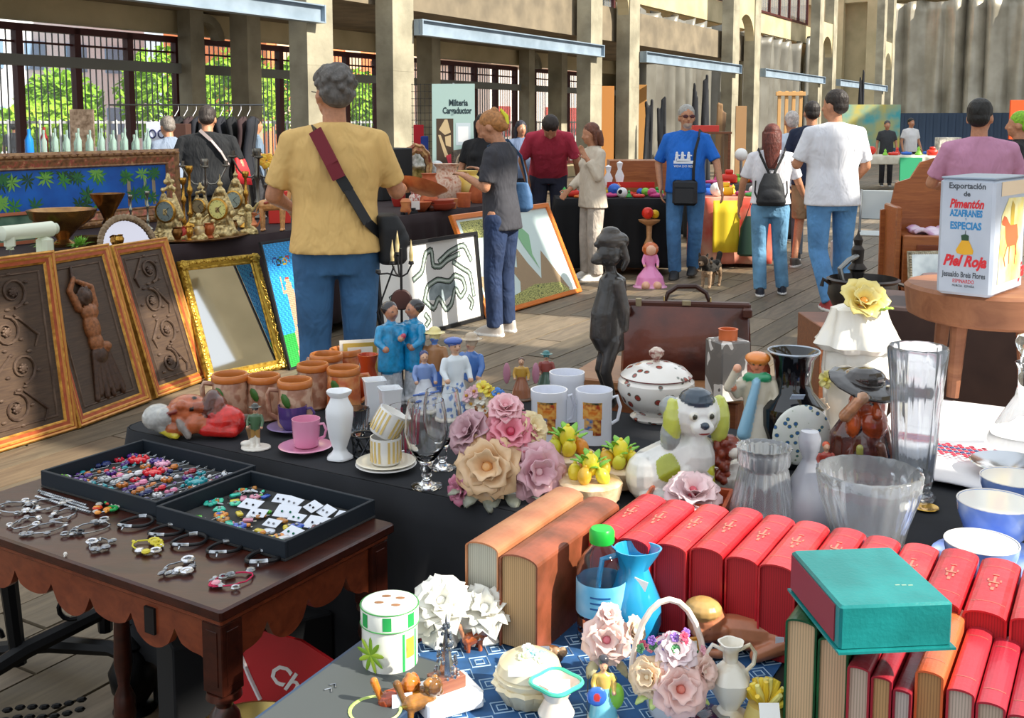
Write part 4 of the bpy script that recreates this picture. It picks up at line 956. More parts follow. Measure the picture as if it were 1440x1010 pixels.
# goblet, bowls, small brass things
lath('brass_goblet', 'wide brass footed goblet in front of the painting', 'goblet', on5(150, 5.5), [(14, 0), (14, 4), (5, 8), (4, 22), (9, 28), (6, 34), (10, 44), (22, 66), (24, 70), (22, 70), (9, 46)], M_brass_d)
lath('brass_bowl', 'broad shallow brass bowl on a foot left of the goblet', 'bowl', on5(85, 5.6), [(16, 0), (17, 4), (8, 10), (18, 22), (42, 40), (46, 50), (47, 52), (43, 51), (20, 28)], mat('#b88a4a', .25, .8, c2='#8a5f38', ns=8))
lath('brass_planter', 'dark brass planter behind the fan-shaped mirror', 'planter', on5(120, 5.3), [(15, 0), (16, 2), (17, 18), (18, 20), (16, 20), (15, 6)], mat('#6a5434', .4, .7, bmp=.002, bs=60))
for k, (px, v, lab) in enumerate(((163, 5.15, 'small brass bell by the goblet'), (199, 5.2, 'little brass figure cup right of the fan mirror'), (247, 5.05, 'small brass pot before the left clock'), (262, 5.03, 'small brass mortar in the front row'), (278, 5.04, 'brass egg cup in the front row'), (292, 5.03, 'little gilt pot in the front row'), (325, 5.04, 'small copper pot in the front row'), (252, 5.1, 'red-glazed tiny pot in the front row'))):
    lath('brass_pot', lab, 'pot', on5(px, v), [(6, 0), (7, 2), (4, 5), (7, 11), (8, 16), (6, 20), (7, 22), (5.5, 22), (4, 12)], [M_brass, M_cream, M_brass_d, M_brass, M_cream, mat('#b8643a', .3, .5), M_brass_d, mat('#b0332a', .3)][k], 14, group='little brass pots in front of the clocks')
def cherub(px, v, hpx, lab, c='#e8cf90', n=0):
    P = on5(px, v); u = mpp(P); h = hpx * u; o = Org(); r = h
    o.loft([(0, 0, 0, r * .3, r * .22), (0, 0, r * .1, r * .28, r * .2), (0, 0, r * .16, r * .14, r * .12)], c)
    o.cap((0, 0, r * .2), (0, 0, r * .6), r * .13, r * .12, c); o.ell((0, -.02 * r, r * .8), r * .12, c); o.cap((0, 0, .55 * r), (r * .32, -.05 * r, r * (.75 + .1 * n)), r * .05, r * .04, c); o.cap((0, 0, .55 * r), (-r * .3, 0, r * .6), r * .05, r * .04, c); o.cap((.05 * r, 0, .25 * r), (.25 * r, -.1 * r, .12 * r), r * .07, r * .05, c); o.ell((-r * .2, r * .06, r * .66), (r * .16, r * .04, r * .1), c)
    q = o.build('gilt_cherub', vcol(.3, 0, .001, 80, metal=.55, var=.35), None, r / 40, 2, loc=P + Vector((0, 0, .0015))); return tag(q, lab, 'figurine', 'small gilt figures among the clocks')
cherub(278, 5.15, 42, 'gilt cherub raising an arm between the clocks', n=1); cherub(298, 5.08, 30, 'crouching gilt figure below the yellow-dial clock'); cherub(348, 5.15, 46, 'gilt figure on a column right of the clocks', n=2); cherub(222, 5.08, 24, 'small gilt rider figure before the left clock')
# tray, jug, camel, flower, red box
m = MB(); P = on5(285, 5.2); m.lathe([(.0, 0), (.33, .0), (.35, .012), (.345, .014), (.0, .003)], 36, sy=.55); tag(m.build('oval_tray', M_brass_d, None, 40, P + Vector((0, 0, .0005)), HA), 'oval brass tray under the clocks and small pots', 'tray')
P = on5(352, 5.08); t = lath('copper_jug', 'small copper jug with handle left of the camel', 'jug', P, [(8, 0), (9, 2), (5, 5), (9, 13), (5, 20), (5, 26), (8, 29), (6.5, 29), (4, 25)], mat('#d8875a', .25, .5), 16); u = mpp(P); m = MB(); m.tube([(5 * u, 0, 25 * u), (12 * u, 0, 29 * u), (13 * u, 0, 20 * u), (8 * u, 0, 10 * u)], 1.1 * u, 6); m.build('handle', mat('#d8875a', .25, .5), t)
P = on5(383, 5.15); u = mpp(P); o = Org(); c = '#e8a868'
for (x, y) in ((-16, -4), (-14, 4), (12, -4), (14, 4)): o.cap((x * u, y * u, 30 * u), (x * .95 * u, y * u, 2 * u), 3.4 * u, 2 * u, c); o.ell((x * .95 * u, y * u - 1 * u, 1.6 * u), (3 * u, 3.4 * u, 1.8 * u), c)
o.cap((-13 * u, 0, 36 * u), (12 * u, 0, 37 * u), 8.5 * u, 8 * u, c).ell((-2 * u, 0, 46 * u), (9 * u, 6.5 * u, 9 * u), '#f0e6d8').cap((16 * u, 0, 38 * u), (22 * u, 0, 46 * u), 5 * u, 3.4 * u, c).cap((22 * u, 0, 46 * u), (24 * u, 0, 58 * u), 3.4 * u, 3 * u, c).cap((24 * u, 0, 59 * u), (32 * u, 0, 56 * u), 3.8 * u, 2.4 * u, c).cap((-21 * u, 0, 36 * u), (-24 * u, 0, 22 * u), 1.4 * u, 1 * u, c)
for s_ in (1, -1): o.ell((22 * u, s_ * 2.6 * u, 63 * u), (1.2 * u, 1 * u, 2 * u), c)
o.cap((-10 * u, -7.5 * u, 40 * u), (4 * u, -7.5 * u, 44 * u), 2 * u, 2 * u, '#b7503a')
tag(o.build('camel_figurine', vcol(.35, .2, .001, 50, var=.2), None, u * .9, 2, loc=P + Vector((0, 0, .001)), rz=.15), 'orange ceramic camel figurine standing on the display table', 'figurine')
P = on5(392, 5.5); m = MB(); m.bbox((0, 0, .12), (.16, .05, .24), .004); tag(m.build('red_box', mat('#e03c34', .4), None, 30, P + Vector((0, 0, .001)), .25), 'flat red box standing behind the camel figurine', 'box')
P = on5(376, 6.0); u = mpp(P); t = thing('flower_vase', 'dark vase with one big orange-yellow flower beyond the camel', 'vase', P + Vector((0, 0, .001)))
m = MB(); m.lathe([(7 * u, 0), (10 * u, 18 * u), (5 * u, 36 * u), (6 * u, 44 * u), (4 * u, 44 * u)], 16); m.build('vase_body', mat('#3a2a26', .3), t); m = MB(); m.tube([(0, 0, 40 * u), (0, 0, 74 * u)], u, 6); m.build('stem', mat('#3f6a2c', .6), t)
m = MB()
for q in range(16): a = q * 2.4; r = 5 + 5 * q / 16; m.ball((r * u * math.cos(a), r * .5 * u * math.sin(a), (78 + r * .8 * math.sin(a)) * u), (4.5 * u, 2 * u, 4 * u), 7)
m.build('bloom', mat('#f0a92a', .5, c2='#f6d24a', ns=30), t)
# fan-shaped mirror frame
P = on5(176, 5.08); u = mpp(P); t = bpy.data.objects.new('fan_mirror', None); COL.objects.link(t); t.matrix_world = frameM(P + Vector((0, 0, .002)), HD, HN * .25 + Vector((0, 0, 1))); tag(t, 'half-round shell-framed mirror propped behind the carved panels', 'mirror')
R_ = .19; m = MB()
for q in range(24):
    a = PI * (q + .5) / 24; m.ball((R_ * math.cos(a) * 1.05, R_ * math.sin(a), .01), (.022, .022, .016), 8)
for q in range(12): m.ball((-R_ + R_ * 2 * (q + .5) / 12, .008, .01), (.02, .012, .014), 7)
m.build('frame', mat('#9a8468', .6, c2='#7d674c', ns=30), t); m = MB(); m.v = []; pts = [(R_ * math.cos(PI * q / 20) * 1.02, R_ * math.sin(PI * q / 20)) for q in range(21)]
m.add([(x, y, .004) for x, y in pts] + [(x, y, 0) for x, y in pts], [tuple(range(21)), tuple(range(41, 20, -1))]); m.build('mirror_glass', mat('#cfc9d0', .05, 1), t, 0)
# cream sewing machine
P = on5(38, 5.12); u = mpp(P); t = thing('sewing_machine', 'cream sewing machine with a rounded arm at the left edge', 'sewing machine', P + Vector((0, 0, .001)), HA); Mc = mat('#e6ecd6', .3, coat=.4)
m = MB(); m.bbox((0, 0, .008), (.36, .16, .016), .006); m.build('base', Mc, t); m = MB(); m.bbox((.09, 0, .07), (.075, .09, .12), .02); m.build('column', Mc, t); m = MB(); m.bbox((-.12, 0, .12), (.05, .07, .09), .02); m.build('head', Mc, t)
m = MB(); m.tube([(-.17, 0, .165), (-.165, 0, .165), (.135, 0, .165), (.145, 0, .165)], [.03, .04, .043, .033], 20); m.build('arm', Mc, t); m = MB(); m.tube([(.146, 0, .165), (.165, 0, .165)], .03, 20); m.build('handwheel', mat('#cfd6c0', .3), t); m = MB(); m.tube([(-.12, 0, .08), (-.12, 0, .03)], .004, 8); m.build('needle_bar', mat('#9a9a9a', .2, .9), t)
P = on5(15, 5.9); t = bpy.data.objects.new('small_framed_picture', None); COL.objects.link(t); t.matrix_world = frameM(P + Vector((0, 0, .002)), HD, HN * .2 + Vector((0, 0, 1))); tag(t, 'small green picture in a salmon frame behind the sewing machine', 'picture')
t.location = t.location - HD * .25; moulding(t, .42, .2, [(0, 0, 0), (0, .02, 0), (.02, .02, 0), (.022, .008, 0)], [mat('#b86a4a', .4)]); board(t, .39, .17, mat('#4a6a5a', .3, c2='#6f8f78', ns=9), .008, .015, .015, 'picture')
for k, (px, v, hh, lab) in enumerate(((58, 5.5, 24, 'leafy green pot plant left of the painting trunks'), (108, 5.2, 26, 'green fern in the dark planter'),)):
    P = on5(px, v); u = mpp(P); m = MB(); rr = random.Random(k)
    for _ in range(60):
        a, e = rr.uniform(0, 6.3), rr.uniform(.2, 1.4); r = rr.uniform(.6, 1) * hh * u; d = Vector((math.cos(a) * math.cos(e), math.sin(a) * math.cos(e), math.sin(e))); s_ = d.cross(Vector((0, 0, 1))).normalized() * u * 2; m.add([(0, 0, .03), tuple(d * r * .6 + s_ + Vector((0, 0, .03))), tuple(d * r + Vector((0, 0, .01))), tuple(d * r * .6 - s_ + Vector((0, 0, .03)))], [(0, 1, 2, 3)])
    m.lathe([(6 * u, 0), (8 * u, 12 * u), (7 * u, 12 * u)], 12, k=1); tag(m.build('pot_plant', [mat('#5f9a34', .5, c2='#8fc24a', ns=9), mat('#5a4632', .6)], None, 0, P + Vector((0, 0, .001))), lab, 'plant')
# pottery
M_terr = mat('#c8693c', .6, c2='#a94f2c', ns=12); M_terr2 = mat('#d88a52', .5, c2='#b8623a', ns=15, bmp=.002, bs=40)
pots = [(603, 5.25, 'orange gourd-shaped clay vase in the pottery group', [(11, 0), (14, 6), (13, 16), (9, 22), (12, 28), (13, 36), (10, 44), (9, 48), (11, 51), (8, 51)], M_terr), (628, 5.6, 'marbled terracotta jar behind the gourd vase', [(14, 0), (20, 12), (21, 28), (15, 40), (14, 48), (19, 54), (15, 53)], multi([(.3, '#b8694a'), (.5, '#e6c8b0'), (.7, '#c97a5a')], 22, .5, coat=.2)),
        (658, 5.55, 'pale yellow wide-necked clay pot', [(15, 0), (22, 10), (24, 22), (17, 32), (12, 36), (15, 42), (12, 42)], mat('#e6c25a', .5, c2='#f0d888', ns=6)), (590, 5.2, 'small red clay bowl in the pottery group', [(7, 0), (14, 8), (17, 14), (15, 14)], M_terr), (617, 5.12, 'stacked red-brown clay dish before the jars', [(14, 0), (22, 4), (24, 10), (20, 10), (22, 15), (17, 15)], mat('#9e3f2a', .5)),
        (635, 5.15, 'small terracotta cup in front of the jars', [(6, 0), (8, 8), (9, 14), (7, 14)], M_terr2), (652, 5.15, 'square-sided terracotta tumbler before the yellow pot', [(9, 0), (10, 14), (11, 20), (9, 20)], M_terr), (583, 5.5, 'small white and red painted jar', [(6, 0), (9, 6), (8, 16), (5, 19), (6, 22), (5, 22)], multi([(.4, '#e9ded2'), (.6, '#b8483a')], 60, .4)), (570, 5.12, 'pale clay figurine jar at the table edge', [(5, 0), (8, 5), (6, 12), (8, 18), (5, 22)], M_terr2), (560, 5.7, 'red lacquer cup behind the clay bowl', [(7, 0), (10, 10), (10, 18), (8, 18)], mat('#a8322a', .3)), (606, 5.08, 'tiny brown pot at the very front of the pottery', [(4, 0), (7, 5), (5, 10), (6, 12), (4, 12)], mat('#5a2f22', .4)), (672, 5.3, 'brown clay vase hidden by the blond woman', [(8, 0), (14, 12), (9, 26), (10, 30), (7, 30)], M_terr)]
for (px, v, lab, pf, mm) in pots: lath('clay_pot', lab, 'pot', on5(px, v), pf, mm, 22, group='terracotta pottery on the display table')
P = uv(upx(562, 4.75), 4.75, 1.0); 
m = MB(); m.M = Matrix.Rotation(-.35, 4, 'X') @ Matrix.Rotation(.25, 4, 'Y'); m.lathe([(.0, 0), (.07, .0), (.105, .035), (.112, .04), (.102, .04), (.07, .01), (0, .01)], 30, sx=1.15); tag(m.build('clay_dish', M_terr2, None, 50, Vector((-.83, 5.0, 0)) + Vector((.37, .40, 1.20))), 'large terracotta dish held up by the man in yellow', 'dish')
# gun-like black iron, label card, white tag
P = on5(575, 5.02); m = MB(); m.box((0, 0, .012), (.2, .03, .02)); m.box((.06, 0, .03), (.03, .025, .03)); m.box((-.06, -.02, .012), (.06, .02, .018), rz=.5); tag(m.build('iron_tool', mat('#22252a', .5, .3), None, 0, P, HA), 'black iron tool lying at the front of the pottery table', 'tool')
P = on5(584, 5.06); m = MB(); m.box((0, 0, .035), (.07, .004, .07)); tag(m.build('price_card', mat('#ece6e0', .7), None, 0, P + Vector((0, 0, .03)), .2), 'white price card standing among the clay pots', 'card')
# oval carved mirror, plaster bust, busts behind
def upright(name, lab, cat, P, ang=0.0, group=None):
    t = bpy.data.objects.new(name, None); COL.objects.link(t); t.matrix_world = Matrix.Translation(P) @ Matrix.Rotation(ang, 4, 'Z') @ Matrix.Rotation(PI / 2, 4, 'X'); return tag(t, lab, cat, group)
P = on5(586, 6.2); u = mpp(P); t = upright('oval_mirror', 'oval wall mirror in a carved reddish gilt frame', 'mirror', P + Vector((0, 0, .3)), .5)
m = MB(); m.lathe([(14 * u, .0), (14 * u, .02), (17 * u, .035), (20 * u, .02), (22 * u, .03), (24 * u, .01), (24 * u, 0)], 40, sy=1.42, fn=lambda a, z, i: 1 + .04 * math.sin(a * 12)); m.build('frame', mat('#8a4a38', .4, .3, c2='#c9a06a', ns=22, bmp=.004, bs=50), t); m = MB(); m.lathe([(14.5 * u, .004), (.0001, .006)], 40, sy=1.42); m.build('mirror_glass', mat('#b9b4ac', .1, .9, c2='#5a5a4a', ns=14), t)
P = on5(616, 6.1); u = mpp(P); o = Org(); c = '#d8dde0'
o.loft([(0, 0, 0, 14 * u, 9 * u), (0, 0, 4 * u, 14 * u, 9 * u), (0, 0, 8 * u, 8 * u, 7 * u)], c).loft([(0, 0, 6 * u, 17 * u, 9 * u), (0, 0, 18 * u, 16 * u, 9 * u), (0, 0, 22 * u, 8 * u, 6 * u)], c).cap((0, 0, 20 * u), (0, 0, 30 * u), 5.5 * u, 5 * u, c).ell((0, 0, 38 * u), (7.5 * u, 9 * u, 11 * u), c).ell((0, 2 * u, 43 * u), (9 * u, 9.5 * u, 8 * u), c).cap((0, -9 * u, 39 * u), (0, -10.5 * u, 36 * u), 1.2 * u, 1.6 * u, c)
tag(o.build('plaster_bust', vcol(.7, 0, .002, 30), None, u * .9, 2, loc=P, rz=.6), 'grey-white plaster bust beside the oval mirror', 'bust')
for k, (px, v, lab) in enumerate(((640, 6.2, 'brass goblet between oval mirror and poster'), (663, 6.2, 'white dome-shaped lamp base below the poster'))):
    lath('ornament', lab, 'ornament', on5(px, v), [(12, 0), (14, 6), (11, 16), (6, 21), (.1, 22)], [M_brass_d, mat('#e6e6e8', .4)][k], 18)
# tall brass ornament seen right of the yellow-shirted man
lath('brass_vase', 'slim dark brass vase in front of the concrete column', 'vase', on5(551, 6.3), [(9, 0), (7, 3), (3, 12), (8, 34), (9, 44), (6, 56), (4, 60), (6, 64), (4, 64)], M_brass_d, 20)
m = MB(); P = on5(560, 6.4); m.bbox((0, 0, .25), (.5, .24, .5), .01); tag(m.build('black_crate', mat('#1b1c1f', .6), None, 30, on5(560, 6.45) + Vector((.0, 0, -.0 + .001)), HA) if False else m.build('black_stand', mat('#1b1c1f', .6), None, 30, uv(8.35, 6.3, Z5 + .001), HA), 'dark box stand on the display table behind the pottery', 'box')
# ================================================================ JEWELLERY ON THE CARVED TABLE
M_sil = mat('#c9ccd1', .22, .95, c2='#7f8388', ns=60); M_cord = mat('#17171a', .45)
RT = frameM(C1 + Vector((0, 0, Z1)), -A1, B1); ANG = math.atan2(-A1.y, -A1.x)
def tray(pF, pL, pR, lab, z=Z1 + .036):
    F, L, R_ = at(*pF, z), at(*pL, z), at(*pR, z); W = (F - L).length; D_ = (R_ - F).dot(B1)
    t = thing('jewellery_tray', lab, 'tray', Vector((L.x, L.y, Z1 + .0012)), ANG); mk = mat('#16202a', .6); mi = mat('#08090b', .95, sheen=.3)
    m = MB(); m.box((W / 2, D_ / 2, .002), (W, D_, .004)); m.build('base', mi, t, 0)
    for (x, y, a, b) in ((W / 2, .004, W, .008), (W / 2, D_ - .004, W, .008), (.004, D_ / 2, .008, D_ - .0165), (W - .004, D_ / 2, .008, D_ - .0165)):
        m = MB(); m.bbox((x, y, .0215), (a, b, .034), .001); m.build('side', mk, t, 0)
    return t, W, D_
ta, WA, DA = tray((214, 711), (57, 664), (322, 650), 'black open tray full of coloured earrings, the farther left one')
tb_, WB, DB = tray((407, 762), (219, 714), (530, 702), 'black open tray of brooches and earring cards, nearer right one')
def tp(t, x, y, z=.0045): return Matrix.Translation(t.location) @ Matrix.Rotation(ANG, 4, 'Z') @ Vector((x, y, z))
# drop earrings in rows
rr = random.Random(21); proto = {}
ecol = [('red', '#d8203a'), ('crimson', '#a01830'), ('purple', '#5a2a8a'), ('pink', '#e88ab0'), ('turquoise', '#1f9aa8'), ('green', '#4a8a2a'), ('silver', '#c8ccd0'), ('amber', '#c8742a'), ('dark blue', '#1f2f6a'), ('white', '#e8e8ec')]
def earring(cn, c, kind):
    m = MB(); m.tube([(0, .024, .004), (.003, .029, .006), (.006, .024, .004), (.0, .016, .003), (0, .006, .003)], .0009, 5)
    if kind == 0: m.ball((0, 0, .005), (.0065, .008, .005), 8, 1); m.ball((0, -.012, .004), (.004, .005, .004), 6, 1)
    elif kind == 1:
        for q in range(6): a = q * PI / 3; m.ball((.006 * math.cos(a), .006 * math.sin(a), .005), .0035, 6, k=1)
        m.ball((0, 0, .006), .004, 6, k=0)
    else:
        m.tube([(0, .006, .003), (.002, -.02, .003)], .0012, 5); m.ball((0, -.022, .004), (.005, .006, .004), 7, 1); m.ball((0, -.004, .004), (.003, .004, .003), 6, 1)
    return m.build('earring', [M_sil, mat(c, .2, coat=.5)], None, 40)
_ek = set()
for ry in range(6):
    for rx in range(12):
        x = .02 + (WA - .045) * rx / 11.3 + rr.uniform(-.004, .004); y = .050 + (DA - .095) * ry / 5.2 + rr.uniform(-.003, .003)
        cn, c = ecol[(rx * 3 + ry * 2 + rr.randrange(3)) % 10] if ry > 1 else ecol[rr.choice((4, 6, 7, 8, 2, 9, 5))]
        k = rr.randrange(3); key = (cn, k)
        if key not in proto: proto[key] = earring(cn, c, k); o = proto[key]
        else: o = dup(proto[key])
        o.location = tp(ta, x, y); o.rotation_euler = (0, 0, ANG + rr.uniform(-.5, .1)); sc_ = rr.uniform(1.2, 1.6); o.scale = (sc_,) * 3
        shape = ('bead drop', 'flower', 'long dangling')[k]
        rw = ('front', 'second', 'third', 'fourth', 'fifth', 'back')[ry]; sd = ('at the left', 'left of centre', 'right of centre', 'at the right')[min(3, rx // 3)]
        if (cn, shape, rw, sd) in _ek: shape = ('second ' if (cn, 'second ' + shape, rw, sd) not in _ek else 'third ') + shape
        _ek.add((cn, shape, rw, sd)); tag(o, '%s %s earring in the %s row of the far tray, %s' % (cn, shape, rw, sd), 'earring', 'earrings in the far tray')
for (x, y, cn, c, r) in ((.03, .03, 'lime green stone pendant in the left corner of the far tray', '#6fae2a', .014), (WA * .52, .028, 'round brown stone ring near the front edge of the far tray', '#8a3a20', .012), (WA * .66, .026, 'round dark teal stone ring near the front edge of the far tray', '#14707a', .013), (WA * .8, DA * .62, 'pair of bright teal bead clusters at the right of the far tray', '#159aa5', .02), (WA * .45, DA * .6, 'big scarlet beaded brooch in the middle of the far tray', '#e01a2c', .02), (WA * .18, DA * .75, 'scarlet beaded brooch at the back of the far tray', '#e01a2c', .02), (WA * .3, DA * .8, 'deep purple bead cluster at the back of the far tray', '#4a2a8a', .014), (WA * .37, DA * .78, 'pale pink bow brooch at the back of the far tray', '#eeb0cc', .015)):
    m = MB(); m.lathe([(r, 0), (r * 1.05, .002), (r * .9, .004)], 14, k=0); m.ball((0, 0, .005), (r * .8, r * .8, .005), 12, 1)
    if r > .013:
        for q in range(8): a = q * PI / 4; m.ball((r * math.cos(a), r * math.sin(a), .006), r * .3, 6, k=1)
    tag(m.build('brooch', [M_sil, mat(c, .15, coat=.6)], None, 40, tp(ta, x, y, .012), ANG), cn, 'brooch')
# bangles heaped at the right end of the far tray
for (x, y, c, lab) in ((WA * .92, DA * .86, '#b9bcc2', 'silver knotted bangle propped at the right end of the far tray'), (WA * .97, DA * .66, '#c22a48', 'red and silver bead bracelet at the right end of the far tray'), (WA * .97, DA * .5, '#c9ccd2', 'bright silver chain bracelet at the right corner of the far tray')):
    m = MB(); n = 16
    for q in range(n): a = q * 2 * PI / n; m.ball((.026 * math.cos(a), .018 * math.sin(a), .012 + .006 * math.sin(a * 2)), (.0065, .0065, .006), 7, q % 2)
    m.tube([(.026 * math.cos(q * PI / 8), .018 * math.sin(q * PI / 8), .012) for q in range(16)], .002, 5, closed=True); tag(m.build('bracelet', [M_sil, mat(c, .2, .5)], None, 40, tp(ta, x, y, .006), ANG), lab, 'bracelet')
# near tray: cards with earrings
M_card = mat('#e4e9f4', .6); cards = [(.33, .62, .1, 1.1, 'big white earring card near the back left of the near tray'), (.52, .85, -.1, 1, 'white earring card at the back of the near tray'), (.6, .66, .25, 1.2, 'white earring card with silver rings in the middle of the near tray'), (.47, .5, .3, .9, 'white earring card lying in front of the middle one'), (.68, .86, -.4, 1, 'long white card with black pins at the back right of the near tray'), (.8, .84, -.35, 1, 'white card at the far right back of the near tray'), (.72, .6, .1, .8, 'small white card with two dark studs in the near tray'), (.88, .6, .15, 1.25, 'large upright white earring card at the right of the near tray'), (.95, .82, .1, 1, 'white card with two dark green studs in the right corner'), (.66, .4, .1, .8, 'small white card in front of the two-stud card'), (.86, .34, -.2, 1.05, 'white card with silver rings by the front of the near tray'), (.42, .86, .2, .85, 'small card behind the yellow earrings in the near tray')]
for i, (x, y, a, s_, lab) in enumerate(cards):
    t = thing('earring_card', lab, 'card', tp(tb_, x * WB * .97, y * DB * .93, .012), ANG + a)
    m = MB(); m.M = Matrix.Rotation(.28 + .06 * (i % 3), 4, 'X'); m.box((0, 0, .005), (.044 * s_, .03 * s_, .0007)); m.build('card', M_card, t, 0)
    for q in (-1, 1):
        m = MB(); m.M = Matrix.Rotation(.28 + .06 * (i % 3), 4, 'X'); cc = ['#1a1a22', '#8a8c92', '#0f6a52', '#2a2a3a'][i % 4]; m.ball((q * .008 * s_, -.003, .0072), (.0028, .0028, .002), 8); m.build('stud', mat(cc, .2, .4), t)
bc = [('turquoise', '#2fc2a8'), ('yellow', '#e0c83a'), ('orange', '#e08a2a'), ('amber', '#b8782a'), ('lime green', '#58b83a'), ('pearl white', '#e6e6ea'), ('brown', '#6a3a2a'), ('mint', '#4ad8b0'), ('royal blue', '#2f5ac2'), ('pink', '#dc90a8')]
for i in range(66):
    x = rr.uniform(.06, .9) * WB; y = rr.uniform(.1, .55) * DB if i < 50 else rr.uniform(.55, .9) * DB
    if i >= 50: x = rr.uniform(.06, .3) * WB
    k = i % 3; cn, c = bc[(i * 7 + k) % 10]; key = ('b', cn, k)
    if key not in proto:
        m = MB()
        if k == 0:
            m.box((0, 0, .003), (.026, .004, .002), k=0); m.bbox((0, 0, .006), (.016, .009, .004), .001, k=1)
        elif k == 1:
            for q in range(5): a = q * 2 * PI / 5; m.ball((.006 * math.cos(a), .006 * math.sin(a), .005), (.005, .005, .003), 7, 1)
            m.ball((0, 0, .007), .003, 6, 0)
        else:
            m.tube([(-.012, 0, .003), (-.004, .006, .004), (.006, -.002, .004), (.013, .004, .003)], [.001, .003, .002, .001], 6, k=0); m.ball((.0, .001, .006), (.005, .004, .003), 7, 1)
        proto[key] = m.build('brooch', [M_sil, mat(c, .2, coat=.4)], None, 40); o = proto[key]
    else: o = dup(proto[key])
    o.location = tp(tb_, x, y, .0046); o.rotation_euler = (0, 0, rr.uniform(0, 6)); sc_ = rr.uniform(1.1, 1.6); o.scale = (sc_,) * 3
    shape = ('bar', 'flower', 'twig')[k]; wh = ('front', 'middle', 'back')[min(2, int(y / DB * 3.2))] + ' ' + ('left', 'centre', 'right')[min(2, int(x / WB * 3.2))]; shape = shape if (cn, shape, wh) not in _ek else 'further ' + shape; _ek.add((cn, shape, wh)); tag(o, '%s %s brooch in the %s of the nearer black tray' % (cn, shape, wh), 'brooch', 'brooches in the near tray')
for (x, y, lab, k) in ((.42, .18, 'silver lizard brooch at the front of the near tray', 0), (.72, .17, 'mint enamel bar pin at the front of the near tray', 1), (.8, .22, 'round silver leaf brooch at the front right of the near tray', 2), (.66, .3, 'white and blue round cameo in the near tray', 3)):
    m = MB()
    if k == 0: m.tube([(-.03, .004, .004), (-.015, 0, .006), (.01, 0, .006), (.03, -.004, .003)], [.003, .005, .004, .001], 7)
    elif k == 1: m.bbox((0, 0, .005), (.03, .01, .005), .001, k=1)
    elif k == 2:
        m.tube([(.014 * math.cos(q * PI / 6), .014 * math.sin(q * PI / 6), .004) for q in range(12)], .0015, 5, closed=True)
        for q in range(5): m.tube([(0, -.014, .004), (.006 * (q - 2), .01, .006)], .0012, 5)
    else: m.lathe([(.014, 0), (.014, .003), (.010, .005), (.0001, .006)], 16, k=1)
    tag(m.build('brooch', [M_sil, mat(['#c9ccd1', '#3fd8a8', '#c9ccd1', '#dfe6f2'][k], .2)], None, 40, tp(tb_, x * WB, y * DB, .0052), ANG), lab, 'brooch')
# cord bracelets along the table front
def T1p(px, py, z=Z1): return at(px, py, z + .0012)
for k, ((px, py), lab) in enumerate((((191, 738), 'black cord bracelet with silver clasp, leftmost of five in a row'), ((234, 750), 'black cord bracelet with silver clasp, second of five from the left'), ((266, 764), 'black cord bracelet with silver clasp, middle of five in a row'), ((316, 774), 'black cord bracelet with silver clasp, fourth of five from the left'), ((371, 787), 'thick black cord bracelet with silver clasp nearest the table corner'))):
    t = thing('bracelet', lab, 'bracelet', T1p(px, py), .4 + k * .1); rx, ry = .034, .027; th = .0045 if k == 4 else .0035
    P = [(rx * math.cos(q * PI / 12), ry * math.sin(q * PI / 12), .006 + .002 * math.sin(q * PI / 6)) for q in range(24)]
    m = MB(); m.tube(P, th, 8, closed=True); m.build('cord', M_cord, t)
    m = MB(); m.tube([P[3], P[4], P[5]], th * 1.35, 8); m.build('clasp', M_sil, t); m = MB(); m.tube([P[13], P[14], P[16], P[17]], th * 1.2, 8); m.tube([P[15], (P[15][0] * 1.2, P[15][1] * 1.3, .002)], .0018, 5); m.build('bead', M_sil, t)
def cluster(px, py, n, r, lab, cols, seed, sz=.006, cord=None):
    rr = random.Random(seed); t = thing('charm_bracelet', lab, 'bracelet', T1p(px, py), rr.uniform(0, 3)); m = MB()
    P = [(r * math.cos(q * 2 * PI / 18) * (1 + .15 * rr.random()), r * .65 * math.sin(q * 2 * PI / 18) * (1 + .2 * rr.random()), .003 + .002 * rr.random()) for q in range(18)]
    m.tube(P, .0016, 5, closed=True); m.build('chain', cord or M_sil, t)
    for q in range(n):
        p = P[rr.randrange(18)]; m = MB(); s_ = sz * rr.uniform(.7, 1.3); k = rr.randrange(3); c = (p[0] * rr.uniform(.7, 1.35), p[1] * rr.uniform(.7, 1.5), s_ * .55 + .001)
        if k == 0: m.ball(c, (s_, s_, s_ * .5), 8)
        elif k == 1: m.tube([(c[0] + s_ * math.cos(a * PI / 4), c[1] + s_ * math.sin(a * PI / 4), c[2]) for a in range(8)], s_ * .35, 5, closed=True)
        else: m.ball(c, (s_ * 1.2, s_ * .5, s_ * .5), 7)
        m.build('charm', cols[rr.randrange(len(cols))], t)
S2 = [M_sil, mat('#9a9ca2', .3, .9), mat('#e2e2e6', .15, .8)]
cluster(62, 712, 12, .04, 'silver charm bracelet at the left of the table top', S2, 1); cluster(22, 716, 12, .04, 'heap of dark silver charms at the picture edge', S2, 2); cluster(65, 745, 10, .034, 'silver charm bracelet with a loose pin in front', S2, 3)
cluster(35, 738, 8, .03, 'silver chain heap left of the loose pin bracelet', S2, 9); cluster(128, 745, 11, .036, 'dark silver bead bracelet behind the skull charms', [M_sil, mat('#3a3c42', .3, .7)], 4, .007); cluster(140, 768, 9, .026, 'small silver charm bracelet at the table front', S2, 5, .008)
